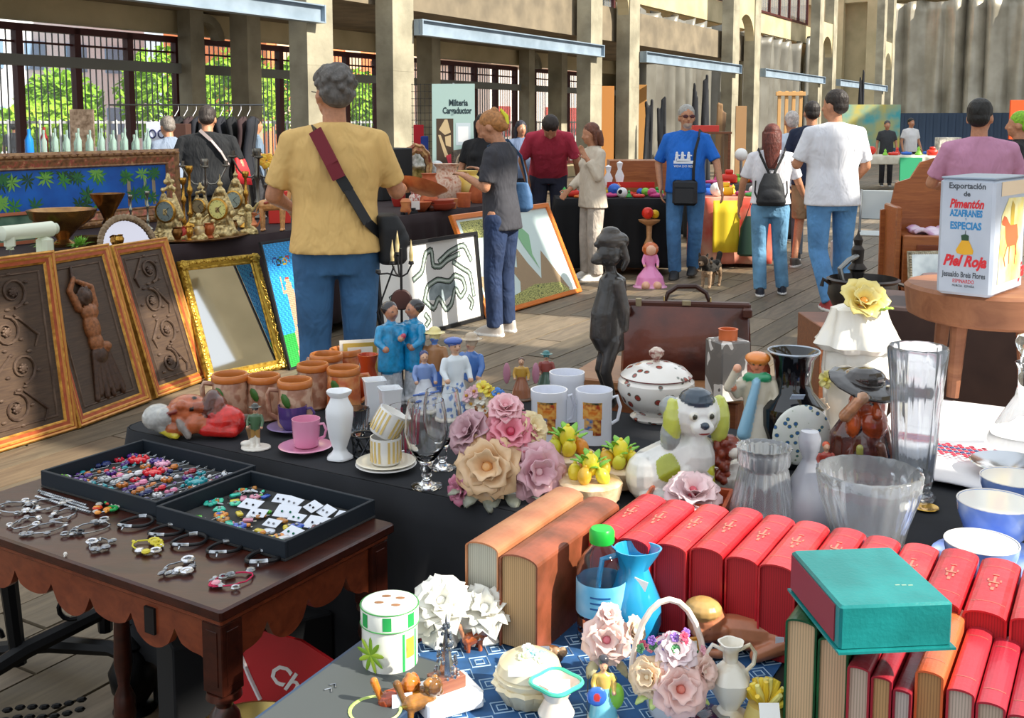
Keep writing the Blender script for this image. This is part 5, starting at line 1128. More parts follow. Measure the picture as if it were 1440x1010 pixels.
cluster(205, 770, 10, .03, 'yellow cord charm bracelet with silver discs', S2 + [mat('#d8c83a', .4)], 6, .008, mat('#d8cf3a', .5)); cluster(252, 800, 11, .03, 'silver bracelet with patterned oval charm', S2, 7, .008); cluster(325, 818, 12, .036, 'pink and silver charm bracelet nearest the viewer', [M_sil, M_sil, mat('#e8a0b0', .3), mat('#c81a50', .3)], 8, .008, mat('#c81a50', .4))
cluster(150, 716, 16, .028, 'bracelet of red, orange and green stones before the far tray', [mat('#d8401a', .25), mat('#e8963a', .25), mat('#2fae5a', .25), mat('#c8c2b8', .3)], 10, .008); cluster(90, 725, 8, .03, 'coiled grey chain beside the long silver chains', S2, 11)
for k in range(3):
    m = MB(); a, b = T1p(55 + k * 4 - 12 * (k == 2), 690 + k * 4 + 2), T1p(120 + k * 3, 712 + k * 5)
    for q in range(26): p = a.lerp(b, q / 25); m.ball((p.x, p.y, p.z + .003), (.0042, .0032, .003), 6)
    m.tube([a + Vector((0, 0, .003)), b + Vector((0, 0, .003))], .0015, 5); tag(m.build('chain_bracelet', M_sil), ['straight silver chain bracelet nearest the far tray', 'straight silver chain bracelet between two others', 'straight silver chain bracelet nearest the viewer'][k], 'bracelet')
m = MB(); p = T1p(92, 782); m.ball((0, 0, .004), .004, 8); m.tube([(0, 0, .003), (.0, -.006, .001)], .0015, 5); tag(m.build('pearl_pin', mat('#ece8e2', .2), None, 40, p), 'single white pearl pin near the front edge of the wooden table', 'pin')

# ================================================================ ON THE MIDDLE TABLE
M_por = mat('#f2f1f2', .18, coat=.6); M_porc = mat('#ece4d4', .2, coat=.5, c2='#f3efe6', ns=8)
def on(px, py, z=TZ): return at(px, py, z + .0012)
def cup(px, py, r, h, lab, m1, hang=0, tilt=None, z=0, m2=None, name='cup', par=None, prof=None, hscale=1.0):
    P = on(px, py); u = mpp(P); t = thing(name, lab, 'cup', P + Vector((0, 0, z))); R_ = r * u; H_ = h * u
    pf = prof or [(.62, 0), (.66, .03), (.92, .3), (1, .7), (1.02, 1), (.96, 1), (.92, .7), (.82, .3), (.0, .1)]
    m = MB(); m.lathe([(a * R_, b * H_) for a, b in pf], 28); m.build('bowl', m1, t, 50)
    if hang is not None:
        m = MB(); q = [(math.cos(hang) * x * R_, math.sin(hang) * x * R_, y * H_) for x, y in ((.93, .82), (1.3, .86), (1.5, .65), (1.35, .4), (.88, .3))]; m.tube(q, R_ * .1 * hscale, 8); m.build('handle', m2 or m1, t)
    if tilt: t.rotation_euler = tilt
    return t
def saucer(px, py, r, lab, m1, z=0, n=28, u=None):
    P = on(px, py); u = u or mpp(P); m = MB(); R_ = r * u; m.lathe([(.45 * R_, 0), (.5 * R_, .004), (.95 * R_, .012), (R_, .014), (.94 * R_, .0155), (.5 * R_, .0075), (.0, .0065)], n); return tag(m.build('saucer', m1, None, 50, P + Vector((0, 0, z))), lab, 'saucer')
# beer steins
M_st = multi([(.0, '#b98a72'), (.45, '#c9a48a'), (.55, '#a9765c'), (.8, '#7a4f38'), (1, '#6a7a42')], 34, .4, bmp=.003, bs=70, coat=.3); M_rim = mat('#cf7a3a', .3, coat=.4); M_leaf = mat('#3f6a2a', .4)
def stein(px, py, r, h, lab, hang, bright=False):
    P = on(px, py); u = mpp(P); t = thing('beer_stein', lab, 'mug', P, 0, 'relief beer steins'); R_, H_ = r * u, h * u; mm = multi([(.0, '#8a3a1a'), (.4, '#c8602a'), (.6, '#e0985a'), (.8, '#5a2a18'), (1, '#3a5a2a')], 30, .35, bmp=.003, bs=70, coat=.4) if bright else M_st
    m = MB(); m.lathe([(R_ * .96, 0), (R_ * 1.04, H_ * .04), (R_ * 1.0, H_ * .1), (R_ * .97, H_ * .45), (R_ * .92, H_ * .82), (R_ * .9, H_ * .84), (R_ * .8, H_ * .84), (R_ * .8, H_ * .1), (0, H_ * .08)], 32); m.build('mug_body', mm, t, 50)
    m = MB(); m.lathe([(R_ * .92, H_ * .84), (R_ * .98, H_ * .86), (R_ * .98, H_ * .97), (R_ * .93, H_), (R_ * .84, H_), (R_ * .8, H_ * .95), (R_ * .8, H_ * .84)], 32, fn=lambda a, z, i: 1 + (.015 * math.sin(a * 20) if i < 3 else 0)); m.build('rim', M_rim, t, 50)
    m = MB(); m.M = Matrix.Rotation(hang, 4, 'Z'); m.tube([(R_ * .9, 0, H_ * .78), (R_ * 1.4, 0, H_ * .8), (R_ * 1.5, 0, H_ * .7), (R_ * 1.42, 0, H_ * .3), (R_ * .95, 0, H_ * .18)], R_ * .14, 8); m.build('handle', mm, t)
    for a in (-1.95,): m = MB(); m.M = Matrix.Rotation(a, 4, 'Z') @ Matrix.Translation((R_ * .95, 0, H_ * .62)) @ Matrix.Rotation(.5, 4, 'X'); m.ball((0, 0, 0), (R_ * .07, R_ * .26, H_ * .17), 8); m.build('leaf', M_leaf, t)
    return t
stein(487, 545, 24, 56, 'beer stein at the back right of the group', 2.6, True); stein(460, 556, 24, 60, 'beer stein half hidden behind the two front right ones', 2.6); stein(325, 590, 26, 66, 'beer stein at the left end with a green leaf and left handle', 3.2)
stein(372, 588, 24, 62, 'beer stein second from the left', 3.0); stein(441, 572, 23, 62, 'beer stein just left of the bright orange ones', .2); stein(416, 600, 25, 68, 'beer stein nearest the viewer behind the purple cup', 3.3); stein(484, 577, 24, 62, 'bright orange beer stein behind the white vase', .2, True)
P = on(518, 560); u = mpp(P); lath('orange_pitcher', 'small orange-red glazed pitcher behind the white square pots', 'pitcher', P, [(10, 0), (15, 12), (14, 30), (10, 44), (15, 62), (13, 62), (8, 44)], mat('#c8491f', .2, coat=.5), 20)
P = on(508, 548); m = MB(); m.M = Matrix.Rotation(.25, 4, 'Z') @ Matrix.Rotation(-.2, 4, 'X')
m.box((0, 0, .075), (.12, .012, .15), k=0); m.box((0, -.0075, .08), (.1, .003, .12), k=1); m.box((0, -.0095, .08), (.075, .002, .095), k=0); tag(m.build('easel_picture', [mat('#e2ddd2', .5), mat('#c8a24a', .3, .5)], None, 0, P), 'white tilted plaque with gold line behind the steins', 'plaque')
# bearded mask head lying on its side
P = on(275, 612); u = mpp(P); o = Org(); K = lambda x, y, z: (x * u, y * u, z * u)
sk, gr, br_, rd, yl = '#c4653a', '#c8c8c4', '#5a2a1e', '#e02a24', '#e2cf3a'
o.ell(K(-52, 0, 26), K(22, 24, 19), gr).ell(K(-38, -14, 30), K(12, 12, 13), gr).ell(K(-42, 0, 18), K(22, 20, 14), gr)
o.ell(K(-8, 0, 34), K(32, 26, 25), sk).cap(K(-22, -14, 44), K(-12, -20, 48), 6 * u, 8 * u, sk).ell(K(-2, -18, 46), K(8, 8, 6), sk).ell(K(10, -16, 44), K(12, 8, 8), '#a8502c').cap(K(-30, -20, 36), K(-20, -24, 40), 3 * u, 3 * u, '#8a2a1e').ell(K(2, -23, 44), K(4, 3, 3), '#2a1a14').ell(K(2, -8, 55), K(4, 4, 3), '#2a1a14')
o.ell(K(24, 4, 38), K(14, 28, 27), br_).ell(K(34, 2, 32), K(12, 24, 24), '#7a3a2a').ell(K(38, -2, 22), K(34, 26, 22), rd).ell(K(54, -4, 18), K(18, 20, 17), rd).cap(K(28, -20, 34), K(64, -16, 20), 5 * u, 5 * u, '#c81f1c').cap(K(20, -20, 14), K(58, -20, 10), 10 * u, 8 * u, rd)
o.ell(K(8, -20, 22), K(18, 10, 14), sk).ell(K(-14, -10, 14), K(26, 16, 12), '#b8602f').cap(K(-46, -8, 12), K(-28, -16, 5), 6 * u, 6 * u, yl).cap(K(-44, -8, 10), K(-20, -22, 5), 6 * u, 5 * u, yl).cap(K(-10, -24, 20), K(-2, -26, 6), 6 * u, 5 * u, '#9a8f88').cap(K(-14, -22, 26), K(-10, -24, 18), 6 * u, 6 * u, '#9a8f88').cap(K(62, -10, 6), K(72, 0, 26), 4 * u, 5 * u, '#5a4636')
tag(o.build('bearded_head_ornament', vcol(.3, .4, .002, 60, var=.2), None, .0035, 2, loc=P), 'painted wall head of a grey-bearded man with red headscarf, lying on its back', 'ornament')
# small figurines made as one painted surface
def figure(px, py, hpx, lab, robe, top, hair, skin='#d8a888', pants=None, hat=None, base='#d8d2c4', rz=0, wide=.2, arms=((.16, -.1, .5), (-.15, -.12, .52)), extra=None, name='figurine', cat='figurine', group=None, coat=.5, long=True, vox=None, var=.0, par=TZ):
    P = at(px, py, par + .0012); u = mpp(P); h = hpx * u; o = Org(); V = lambda a: tuple(q * h for q in a)
    o.loft([(0, 0, 0, h * wide * 1.15, h * wide), (0, 0, h * .04, h * wide * 1.1, h * wide * .95)], base)
    if long: o.loft([(0, 0, h * .03, h * wide, h * wide * .85), (0, 0, h * .25, h * wide * .85, h * wide * .7), (0, 0, h * .5, h * .11, h * .09), (0, 0, h * .56, h * .115, h * .085)], robe)
    else:
        for s_ in (1, -1): o.cap(V((s_ * .05, 0, .06)), V((s_ * .05, 0, .46)), h * .045, h * .06, pants or robe); o.ell(V((s_ * .06, -.04, .06)), V((.05, .08, .035)), '#3a2a22')
    o.loft([(0, 0, h * .45, h * .11, h * .085), (0, 0, h * .62, h * .12, h * .085), (0, 0, h * .75, h * .13, h * .075), (0, 0, h * .8, h * .05, h * .045)], top)
    for s_, a in zip((1, -1), arms): o.cap(V((s_ * .13, 0, .74)), V((s_ * .17, -.02, .62)), h * .045, h * .04, top); o.cap(V((s_ * .17, -.02, .62)), V(a), h * .04, h * .032, top); o.ell(V(a), h * .036, skin)
    o.cap(V((0, 0, .78)), V((0, -.01, .84)), h * .04, h * .04, skin); o.ell(V((0, -.01, .9)), V((.068, .075, .085)), skin); o.ell(V((0, -.085, .895)), V((.014, .02, .02)), skin)
    o.ell(V((0, .02, .935)), V((.08, .08, .075)), hair)
    for s_ in (1, -1): o.paint('e', (V((s_ * .028, -.08, .915)), V((.012, .02, .01))), '#2a1a14')
    o.paint('e', (V((0, -.08, .868)), V((.02, .02, .007))), '#b03a3a')
    if hat: o.loft([(0, 0, h * .955, h * .15, h * .15), (0, 0, h * .968, h * .15, h * .15)], hat).ell(V((0, 0, .985)), V((.085, .085, .06)), hat)
    if extra: extra(o, V, h)
    q = o.build(name, vcol(.25, coat, .001, 60, var=var), None, vox or max(h / 75, .0016), 2, loc=P, rz=rz); return tag(q, lab, cat, group)
figure(360, 630, 62, 'small green-coated man figurine on a white base before the steins', '#6a5a3a', '#4a6a4a', '#4a3a2a', pants='#a8824a', hat='#3a3a34', long=False, base='#e6e0d6', wide=.3, extra=lambda o, V, h: (o.ell(V((-.22, .02, .1)), V((.14, .12, .07)), '#e6e0d6'), o.cap(V((-.1, .05, .1)), V((-.16, .02, .45)), h * .05, h * .07, '#8a6a4a')))
M_pk = mat('#e298b8', .2, coat=.6); M_pu = mat('#5a4488', .2, coat=.5)
saucer(410, 606, 34, 'mauve saucer under the purple cup', mat('#8a78a8', .25, coat=.5)); cup(412, 606, 20, 34, 'purple coffee cup with white inside on a mauve saucer', mat('#56407f', .2, coat=.5), .1, z=.006)
saucer(430, 634, 38, 'pink saucer under the pink cup', M_pk); cup(431, 632, 20, 40, 'pink coffee cup on a pink saucer before the purple one', M_pk, -.2, z=.0075, prof=[(.7, 0), (.86, .06), (.95, .5), (1, 1), (.94, 1), (.88, .5), (.0, .12)])
lath('white_vase', 'tall narrow white vase with sculpted sides right of the pink cup', 'vase', on(478, 645), [(18, 0), (18, 3), (12, 8), (9, 14), (15, 32), (19, 60), (19, 72), (13, 84), (12, 88), (17, 94), (17.5, 97), (14, 96), (9, 86)], mat('#eef0f4', .3, coat=.3), 30, fn=lambda a, z, i: 1 + .05 * math.cos(a * 5))
def squarepot(px, py, w_, h, lab, rz=.3):
    P = on(px, py); u = mpp(P); m = MB(); s_ = w_ * u; H_ = h * u
    def ring(a, z): return [(x * a * s_, y * a * s_, z * H_) for x, y in ((-1, -.8), (-.8, -1), (.8, -1), (1, -.8), (1, .8), (.8, 1), (-.8, 1), (-1, .8))]
    vs = []; L = [(.8, 0), (.85, .1), (.8, .5), (.95, .9), (1.05, 1), (.92, 1), (.75, .85), (.7, .1)]
    for a, z in L: vs += ring(a, z)
    fs = [(i * 8 + j, i * 8 + (j + 1) % 8, i * 8 + 8 + (j + 1) % 8, i * 8 + 8 + j) for i in range(7) for j in range(8)] + [tuple(range(7, -1, -1)), tuple(range(56, 64))]
    m.add(vs, fs); tag(m.build('square_pot', mat('#eceef2', .22, coat=.5, c2='#b9bcc6', ns=14, pos=(.5, .8)), None, 40, P, rz), lab, 'pot')
squarepot(527, 590, 15, 58, 'white square-mouthed pot, the left one of two'); squarepot(549, 606, 15, 62, 'white square-mouthed pot, the right one behind the striped cups', .35)
M_gl = glass('#ffffff'); M_glg = glass('#d6dce0')
lath('glass_bowl', 'small grey pressed-glass bowl behind the white vase', 'bowl', on(503, 612), [(9, 0), (12, 4), (16, 26), (17, 38), (15, 38), (11, 8), (0, 6)], M_glg, 24, fn=lambda a, z, i: 1 + .05 * math.cos(a * 12))
m = MB(); P = on(512, 640); 
for q in range(7):
    a = q * PI / 7; m.tube([(.028 * math.cos(2 * a), .028 * math.sin(2 * a), 0), (.03 * math.cos(2 * a + .9), .03 * math.sin(2 * a + .9), .05)], .0022, 5); m.tube([(.028 * math.cos(2 * a), .028 * math.sin(2 * a), 0), (.03 * math.cos(2 * a - .9), .03 * math.sin(2 * a - .9), .05)], .0022, 5)
for z in (0.002, .05): m.tube([(.029 * math.cos(q * PI / 10), .029 * math.sin(q * PI / 10), z) for q in range(20)], .0025, 6, closed=True)
tag(m.build('wire_basket', mat('#3a3c40', .25, .8), None, 40, P), 'dark crossed-wire tealight basket behind the striped cups', 'basket')
# striped cups and saucers
M_ystr = multi([(0, '#f4f2ee'), (.5, '#f4f2ee'), (.52, '#e0c070'), (1, '#e0c070')], 90, .2, kind='x', interp='CONSTANT', coat=.5, detail=0)
def stripecup(P, R_, H_, lab, tilt=(0, 0, 0)):
    t = thing('striped_cup', lab, 'cup', P); t.rotation_euler = tilt; m = MB(); n = 48
    pf = [(.82, 0), (.9, .04), (1, .5), (1, 1), (.93, 1), (.9, .5), (.0, .08)]; m.lathe([(a * R_, b * H_) for a, b in pf], n); m.build('bowl', mat('#f4f2ee', .2, coat=.5), t, 50)
    for q in range(20):
        if q % 5 == 0: continue
        a = q * 2 * PI / 20; m = MB(); m.M = Matrix.Rotation(a, 4, 'Z'); m.box((R_ * .995, 0, H_ * .52), (.0012, R_ * .15, H_ * .8)); o = m.build('stripe', mat('#dfc27c', .25), t, 0)
    m = MB(); m.tube([(-R_ * .3, R_ * .9, H_ * .8), (-R_ * .5, R_ * 1.4, H_ * .8), (-R_ * .5, R_ * 1.4, H_ * .3), (-R_ * .3, R_ * .9, H_ * .2)], R_ * .1, 8); m.build('handle', mat('#f4f2ee', .2, coat=.5), t)
P = on(543, 660); u = mpp(P); saucer(543, 660, 43, 'lower of two white gold-rimmed saucers under the striped cups', M_por); saucer(543, 660, 42, 'upper of two white saucers under the striped cups', mat('#eee6d2', .2, coat=.5), .007, u=u)
stripecup(P + Vector((0, 0, .0155)), 22 * u, 38 * u, 'upright yellow and white striped cup on two saucers'); stripecup(P + Vector((-6 * u, 0, .018 + 38 * u)), 22 * u, 38 * u, 'yellow and white striped cup tipped over on the upright one', (0, .52, .2))
# goblets
def goblet(px, py, sc, lab, mm=M_gl):
    P = on(px, py); u = mpp(P) * sc; t = thing('glass_goblet', lab, 'glass', P)
    m = MB(); m.lathe([(22, 0), (22, 2), (8, 6), (5, 12), (8, 16), (6, 20), (9, 26), (7, 30), (12, 38), (26, 58), (31, 80), (29, 102), (25, 124), (23.6, 124), (27.5, 102), (29.5, 80), (24.5, 59), (10, 41), (0.01, 38)] if 1 else [], 36); m.v = [(x * u, y * u, z * u) for x, y, z in m.v]; m.build('bowl_and_foot', mm, t, 60); return t
goblet(600, 684, 1, 'clear stemmed beer goblet at the table front, nearest of the glasses'); goblet(622, 658, .9, 'clear stemmed goblet just behind the nearest goblet')
P = on(568, 640); u = mpp(P); t = lath('striped_glass', 'glass with raspberry-red stripes behind the goblets', 'glass', P, [(14, 0), (15, 2), (19, 60), (20, 70), (18.6, 70), (14, 6), (0.01, 5)], M_gl, 28)
for q in range(14): a = q * 2 * PI / 14; m = MB(); m.M = Matrix.Rotation(a, 4, 'Z') @ Matrix.Rotation(.07, 4, 'Y'); m.box((17.2 * u, 0, 34 * u), (.0012, 3 * u, 58 * u)); m.build('stripe', mat('#b03a5a', .3), t, 0)
# two figures in turquoise-blue robes
def robed(px, py, lab, s_, rz):
    def ex(o, V, h):
        o.ell(V((.0, .03, .93)), V((.085, .085, .075)), '#2a2428'); o.cap(V((s_ * .12, -.05, .72)), V((s_ * .02, -.16, .66)), h * .05, h * .035, '#1f9fd8'); o.ell(V((s_ * .0, -.17, .66)), h * .035, '#d8a888'); o.ell(V((s_ * .02, -.19, .69)), h * .028, '#c23a5a')
        o.loft([(0, 0, h * .32, h * .15, h * .11), (0, 0, h * .6, h * .13, h * .1), (0, 0, h * .78, h * .12, h * .08)], '#1f9fd8')
    return figure(px, py, 142, lab, '#dfe4ea', '#1f9fd8', '#2a2428', '#c98a68', arms=((.14, -.12, .56), (-.14, -.12, .56)), extra=ex, rz=rz, wide=.13, base='#e8e8ea', var=.25)
robed(551, 565, 'turquoise-robed figurine with black hair, the left of the pair', 1, .7); robed(583, 562, 'turquoise-robed figurine with black hair, the right of the pair', -1, -.9)
figure(612, 566, 104, 'figurine of a man in a yellow hat and blue shirt behind the blue-white ladies', '#8a5a3a', '#a9764a', '#3a62b0', pants='#3f6fc8', hat='#e8d890', long=False, rz=-.3, skin='#5a86cc')
figure(597, 580, 88, 'blue and white porcelain lady in a ruffled gown', '#e8ecf4', '#7f9ad0', '#2a2f6a', wide=.22, rz=.3, extra=lambda o, V, h: [o.cap(V((-.2, -.12, .1 + q * .11)), V((.2, -.14, .14 + q * .11)), h * .02, h * .02, '#5f7fc8') for q in range(3)])
def lady(o, V, h):
    rr = random.Random(3)
    for _ in range(24): a = rr.uniform(-2.6, -.5); z = rr.uniform(.08, .5); r = .215 * (1 - z * .75); o.paint('e', (V((r * math.cos(a), r * .85 * math.sin(a), z)), V((.03, .03, .03))), '#5f86c8')
    o.ell(V((-.02, 0, .97)), V((.12, .1, .05)), '#3f5fb0')
figure(640, 592, 118, 'blue and white porcelain lady in a wide patterned gown and hat', '#dfe8ef', '#dfe8ef', '#3f5fb0', wide=.21, rz=.5, extra=lady)
figure(663, 582, 112, 'porcelain man in a blue jacket and beige hat holding a basket', '#c9bfae', '#4a78c0', '#7a6a5a', hat='#b8a48a', pants='#c9bfae', long=False, rz=-.5, extra=lambda o, V, h: (o.ell(V((.2, -.12, .42)), V((.08, .08, .05)), '#d8cfae'),))
figure(733, 562, 60, 'small pink and gold fairy figurine with raised wings', '#a86a4a', '#c89a3a', '#6a4a3a', wide=.24, extra=lambda o, V, h: [o.ell(V((s_ * .34, .04, .62)), V((.09, .03, .26)), '#c98aa0') for s_ in (1, -1)], base='#6a4a32')
figure(768, 556, 62, 'small figurine in a red coat and teal hat behind the white mugs', '#4a6a5a', '#9a4a42', '#5a4a3a', hat='#3a7a7a', wide=.24, base='#4a5a4a')
# iron candle rack with a dark disc, behind the blue-robed pair
P = on(566, 548); u = mpp(P); t = thing('iron_candle_stand', 'black iron candle rack with a round dark disc behind the blue-robed pair', 'candle stand', P); mk = mat('#1b1a1c', .45, .6)
m = MB(); m.tube([(0, 0, 0), (0, 0, 200 * u)], 1.8 * u, 8); m.lathe([(16 * u, 0), (16 * u, 3 * u), (2 * u, 6 * u)], 20); m.build('stem', mk, t)
m = MB(); m.M = Matrix.Translation((0, 0, 128 * u)) @ Matrix.Rotation(PI / 2, 4, 'X'); m.lathe([(13 * u, -2 * u), (15 * u, 0), (13 * u, 2 * u)], 28); m.build('disc', mat('#3a1f1a', .5), t)
for (x, z0) in ((-32, 182), (-12, 196), (14, 196), (-5, 210)):
    m = MB(); m.tube([(0, 0, 160 * u), (x * .6 * u, 0, 165 * u), (x * u, 0, z0 * .9 * u)], 1.3 * u, 6); m.lathe([(1 * u, z0 * .9 * u), (4 * u, (z0 * .9 + 2) * u), (3.4 * u, (z0 * .9 + 6) * u)], 12, (x * u, 0, 0)); m.build('arm', mk, t)
    if x > -30: m = MB(); m.lathe([(2.4 * u, 0), (3 * u, 10 * u), (1.4 * u, 22 * u), (.1 * u, 30 * u)], 10, (x * u, 0, (z0 * .9 + 6) * u)); m.build('candle', mat('#c9b48a', .5, c2='#9a8a5a', ns=40), t)
m = MB(); m.tube([(-8 * u, 0, 30 * u), (-34 * u, 0, 110 * u), (-10 * u, 0, 175 * u)], 1.4 * u, 6); m.build('brace', mk, t)
# ================================================================ PORCELAIN FLOWERS
_pm = {}
def petal_mesh(W, L, col, c2, wavy, seed, cup=.35):
    key = (round(W, 4), round(L, 4), col, seed, wavy)
    if key in _pm: return _pm[key]
    rr = random.Random(seed); ph = rr.uniform(0, 6); m = MB()
    def f(i, j):
        s_ = i; t = j * 2 - 1; w_ = W * math.sin(min(1, s_ * 1.12 + .12) * PI * .62) ** .8
        edge = wavy * W * (s_ ** 3) * math.sin(t * 5 + ph)
        return (t * w_ * .5, -cup * W * (t * t) * .6 + L * .28 * s_ ** 3 + edge * .8, L * (s_ - .10 * t * t * s_) + edge * .25)
    m.grid(f, 5, 6); me = m.build('petal', mat(col, .3, c2=c2, ns=1.2 / W * .35, coat=.35, pos=(.3, .7)), None, 70); solid(me, max(.0008, W * .035)); me_ = me
    _pm[key] = me_; me_['_proto'] = 1; return me_
_used = set()
def bloom(parent, c, r, axis, col, c2, n=(4, 5, 6), seed=1, wavy=.12, core=None, tilt=(12, 38, 66), name='bloom'):
    axis = Vector(axis).normalized(); Q = axis.to_track_quat('Z', 'Y').to_matrix().to_4x4()
    m = MB(); m.ball((0, 0, r * .3), (r * .22, r * .22, r * .32), 10)
    b = m.build(name, mat(core or col, .35, coat=.3), parent); b.matrix_local = Matrix.Translation(c) @ Q
    rr = random.Random(seed)
    for li, (k, ti) in enumerate(zip(n, tilt)):
        f = .62 + .38 * li / max(1, len(n) - 1); pr = petal_mesh(r * (.85 + .25 * li), r * (.75 + .35 * f), col, c2, wavy, li + seed % 2)
        for q in range(k):
            if id(pr) in _used: o = pr.copy(); COL.objects.link(o)
            else: o = pr; _used.add(id(pr))
            o.parent = b; a = 2 * PI * q / k + li * .5 + rr.uniform(-.12, .12)
            o.matrix_local = Matrix.Rotation(a, 4, 'Z') @ Matrix.Translation((0, r * .06, 0)) @ Matrix.Rotation(-rad(ti + rr.uniform(-6, 6)), 4, 'X')
    return b
def leafmesh(L, W, col):
    m = MB(); m.grid(lambda i, j: ((j * 2 - 1) * W * .5 * math.sin(max(.02, min(.98, i)) * PI) ** .7, L * i, L * .2 * math.sin(i * 2.4) - W * .12 * (j * 2 - 1) ** 2 + W * .05 * math.sin(i * 22)), 8, 4)
    return m
def leaves(parent, specs, col, c2=None):
    for (c, L, W, ax, rz) in specs:
        m = leafmesh(L, W, col); o = m.build('leaf', mat(col, .35, c2=c2 or col, ns=40, coat=.3), parent, 60); solid(o, .0012); o.matrix_local = Matrix.Translation(c) @ Matrix.Rotation(rz, 4, 'Z') @ Matrix.Rotation(ax, 4, 'X')
P = on(705, 690); u = mpp(P); t = thing('porcelain_bouquet', 'large porcelain bouquet of pink, peach and mauve peonies at the table edge', 'flowers', P)
m = MB(); m.lathe([(40 * u, 0), (44 * u, 4 * u), (34 * u, 18 * u), (20 * u, 30 * u), (.001, 34 * u)], 24, sy=.8, fn=lambda a, z, i: 1 + .08 * math.sin(a * 7)); m.build('base', mat('#5a5c58', .4, c2='#80837a', ns=25, bmp=.002, bs=50), t)
def B(dx, dz, dy, r, ax, col, c2, **k): bloom(t, (dx * u, dy * u, dz * u), r * u, ax, col, c2, **k)
B(-15, 46, -36, 40, (-.25, -1, .35), '#efcfa4', '#e0b489', seed=3, core='#e8b070'); B(46, 38, -30, 36, (.35, -1, .3), '#ecc3cc', '#dba0ae', seed=4); B(12, 84, -14, 32, (.1, -.8, .7), '#e0748a', '#eca5b0', seed=5, core='#c84a66')
B(-42, 84, -8, 28, (-.6, -.6, .6), '#b58a94', '#c9a2aa', seed=6); B(6, 116, -4, 22, (0, -.6, 1), '#e8a4ae', '#f0c8cc', seed=7); B(40, 90, -6, 22, (.6, -.6, .6), '#f0e0b8', '#e8cc90', seed=8); B(-52, 14, -34, 20, (-.8, -.8, .1), '#d78aa4', '#c06a88', seed=9, n=(3, 4), tilt=(20, 50)); B(-4, 66, -18, 16, (.1, -1, .6), '#eed2bc', '#e8c0a8', seed=10)
leaves(t, [((dx * u, -34 * u, 14 * u), L * u, L * .62 * u, ax, rz) for dx, L, ax, rz in ((-30, 38, -.5, 2.6), (-10, 40, -.65, 3.0), (14, 36, -.6, 3.3), (38, 34, -.45, 3.9), (-46, 30, -.2, 2.1), (0, 34, -.2, 2.9))], '#7a7c70', '#a5a894')
P = on(682, 592); u = mpp(P); t = thing('porcelain_posy', 'small porcelain posy of yellow, white and blue blossoms on an orange pot', 'flowers', P); m = MB(); m.lathe([(12 * u, 0), (18 * u, 10 * u), (16 * u, 20 * u)], 16); m.build('pot', mat('#b8703a', .3, coat=.4), t)
for i, (dx, dz, c) in enumerate(((-18, 26, '#f0e8d8'), (-6, 34, '#f4f0e4'), (8, 28, '#f4ead0'), (-2, 50, '#ecd84a'), (6, 44, '#e8cf4a'), (18, 40, '#4a88d8'), (-14, 44, '#e8b8c0'), (14, 24, '#f0d8c0'), (-24, 38, '#e8c0c8'), (-2, 22, '#f4e8d8'))): bloom(t, (dx * u, -10 * u, dz * u), 10 * u, (dx * .03, -1, .7), c, c, n=(5,), seed=3, tilt=(60,), core='#d8a030')
# white printed mugs
for (px, py, r, h, ha, lab) in ((797, 588, 24, 66, 1.2, 'white tall mug at the back of the three'), (772, 618, 25, 72, .25, 'white mug with an orange and blue picture, the left front one'), (835, 620, 25, 74, .1, 'white mug with an orange and blue picture, the right front one')):
    t = cup(px, py, r, h, lab, mat('#eceffa', .25, coat=.4), ha, name='printed_mug', prof=[(1, 0), (1, .02), (1, .8), (1.04, .84), (1.04, 1), (.96, 1), (.93, .9), (.9, .1), (0, .06)])
    u = mpp(t.location); R_ = r * u; H_ = h * u
    if h > 70:
        for k, (c, z0, z1, a0, a1) in enumerate((('#d8762a', .5, .78, -2.3, -1.2), ('#b03a22', .68, .8, -2.2, -1.3), ('#3f6ea8', .3, .52, -2.2, -1.7), ('#8a3020', .2, .5, -1.7, -1.25), ('#2a3a30', .78, .82, -2.3, -1.2))):
            m = MB(); m.grid(lambda i, j: ((R_ + .0006 + k * .0002) * math.cos(a0 + (a1 - a0) * i), (R_ + .0006 + k * .0002) * math.sin(a0 + (a1 - a0) * i), H_ * (z0 + (z1 - z0) * j)), 6, 2); m.build('printed_picture', mat(c, .3, c2='#e8b05a', ns=90, detail=1), t, 0)
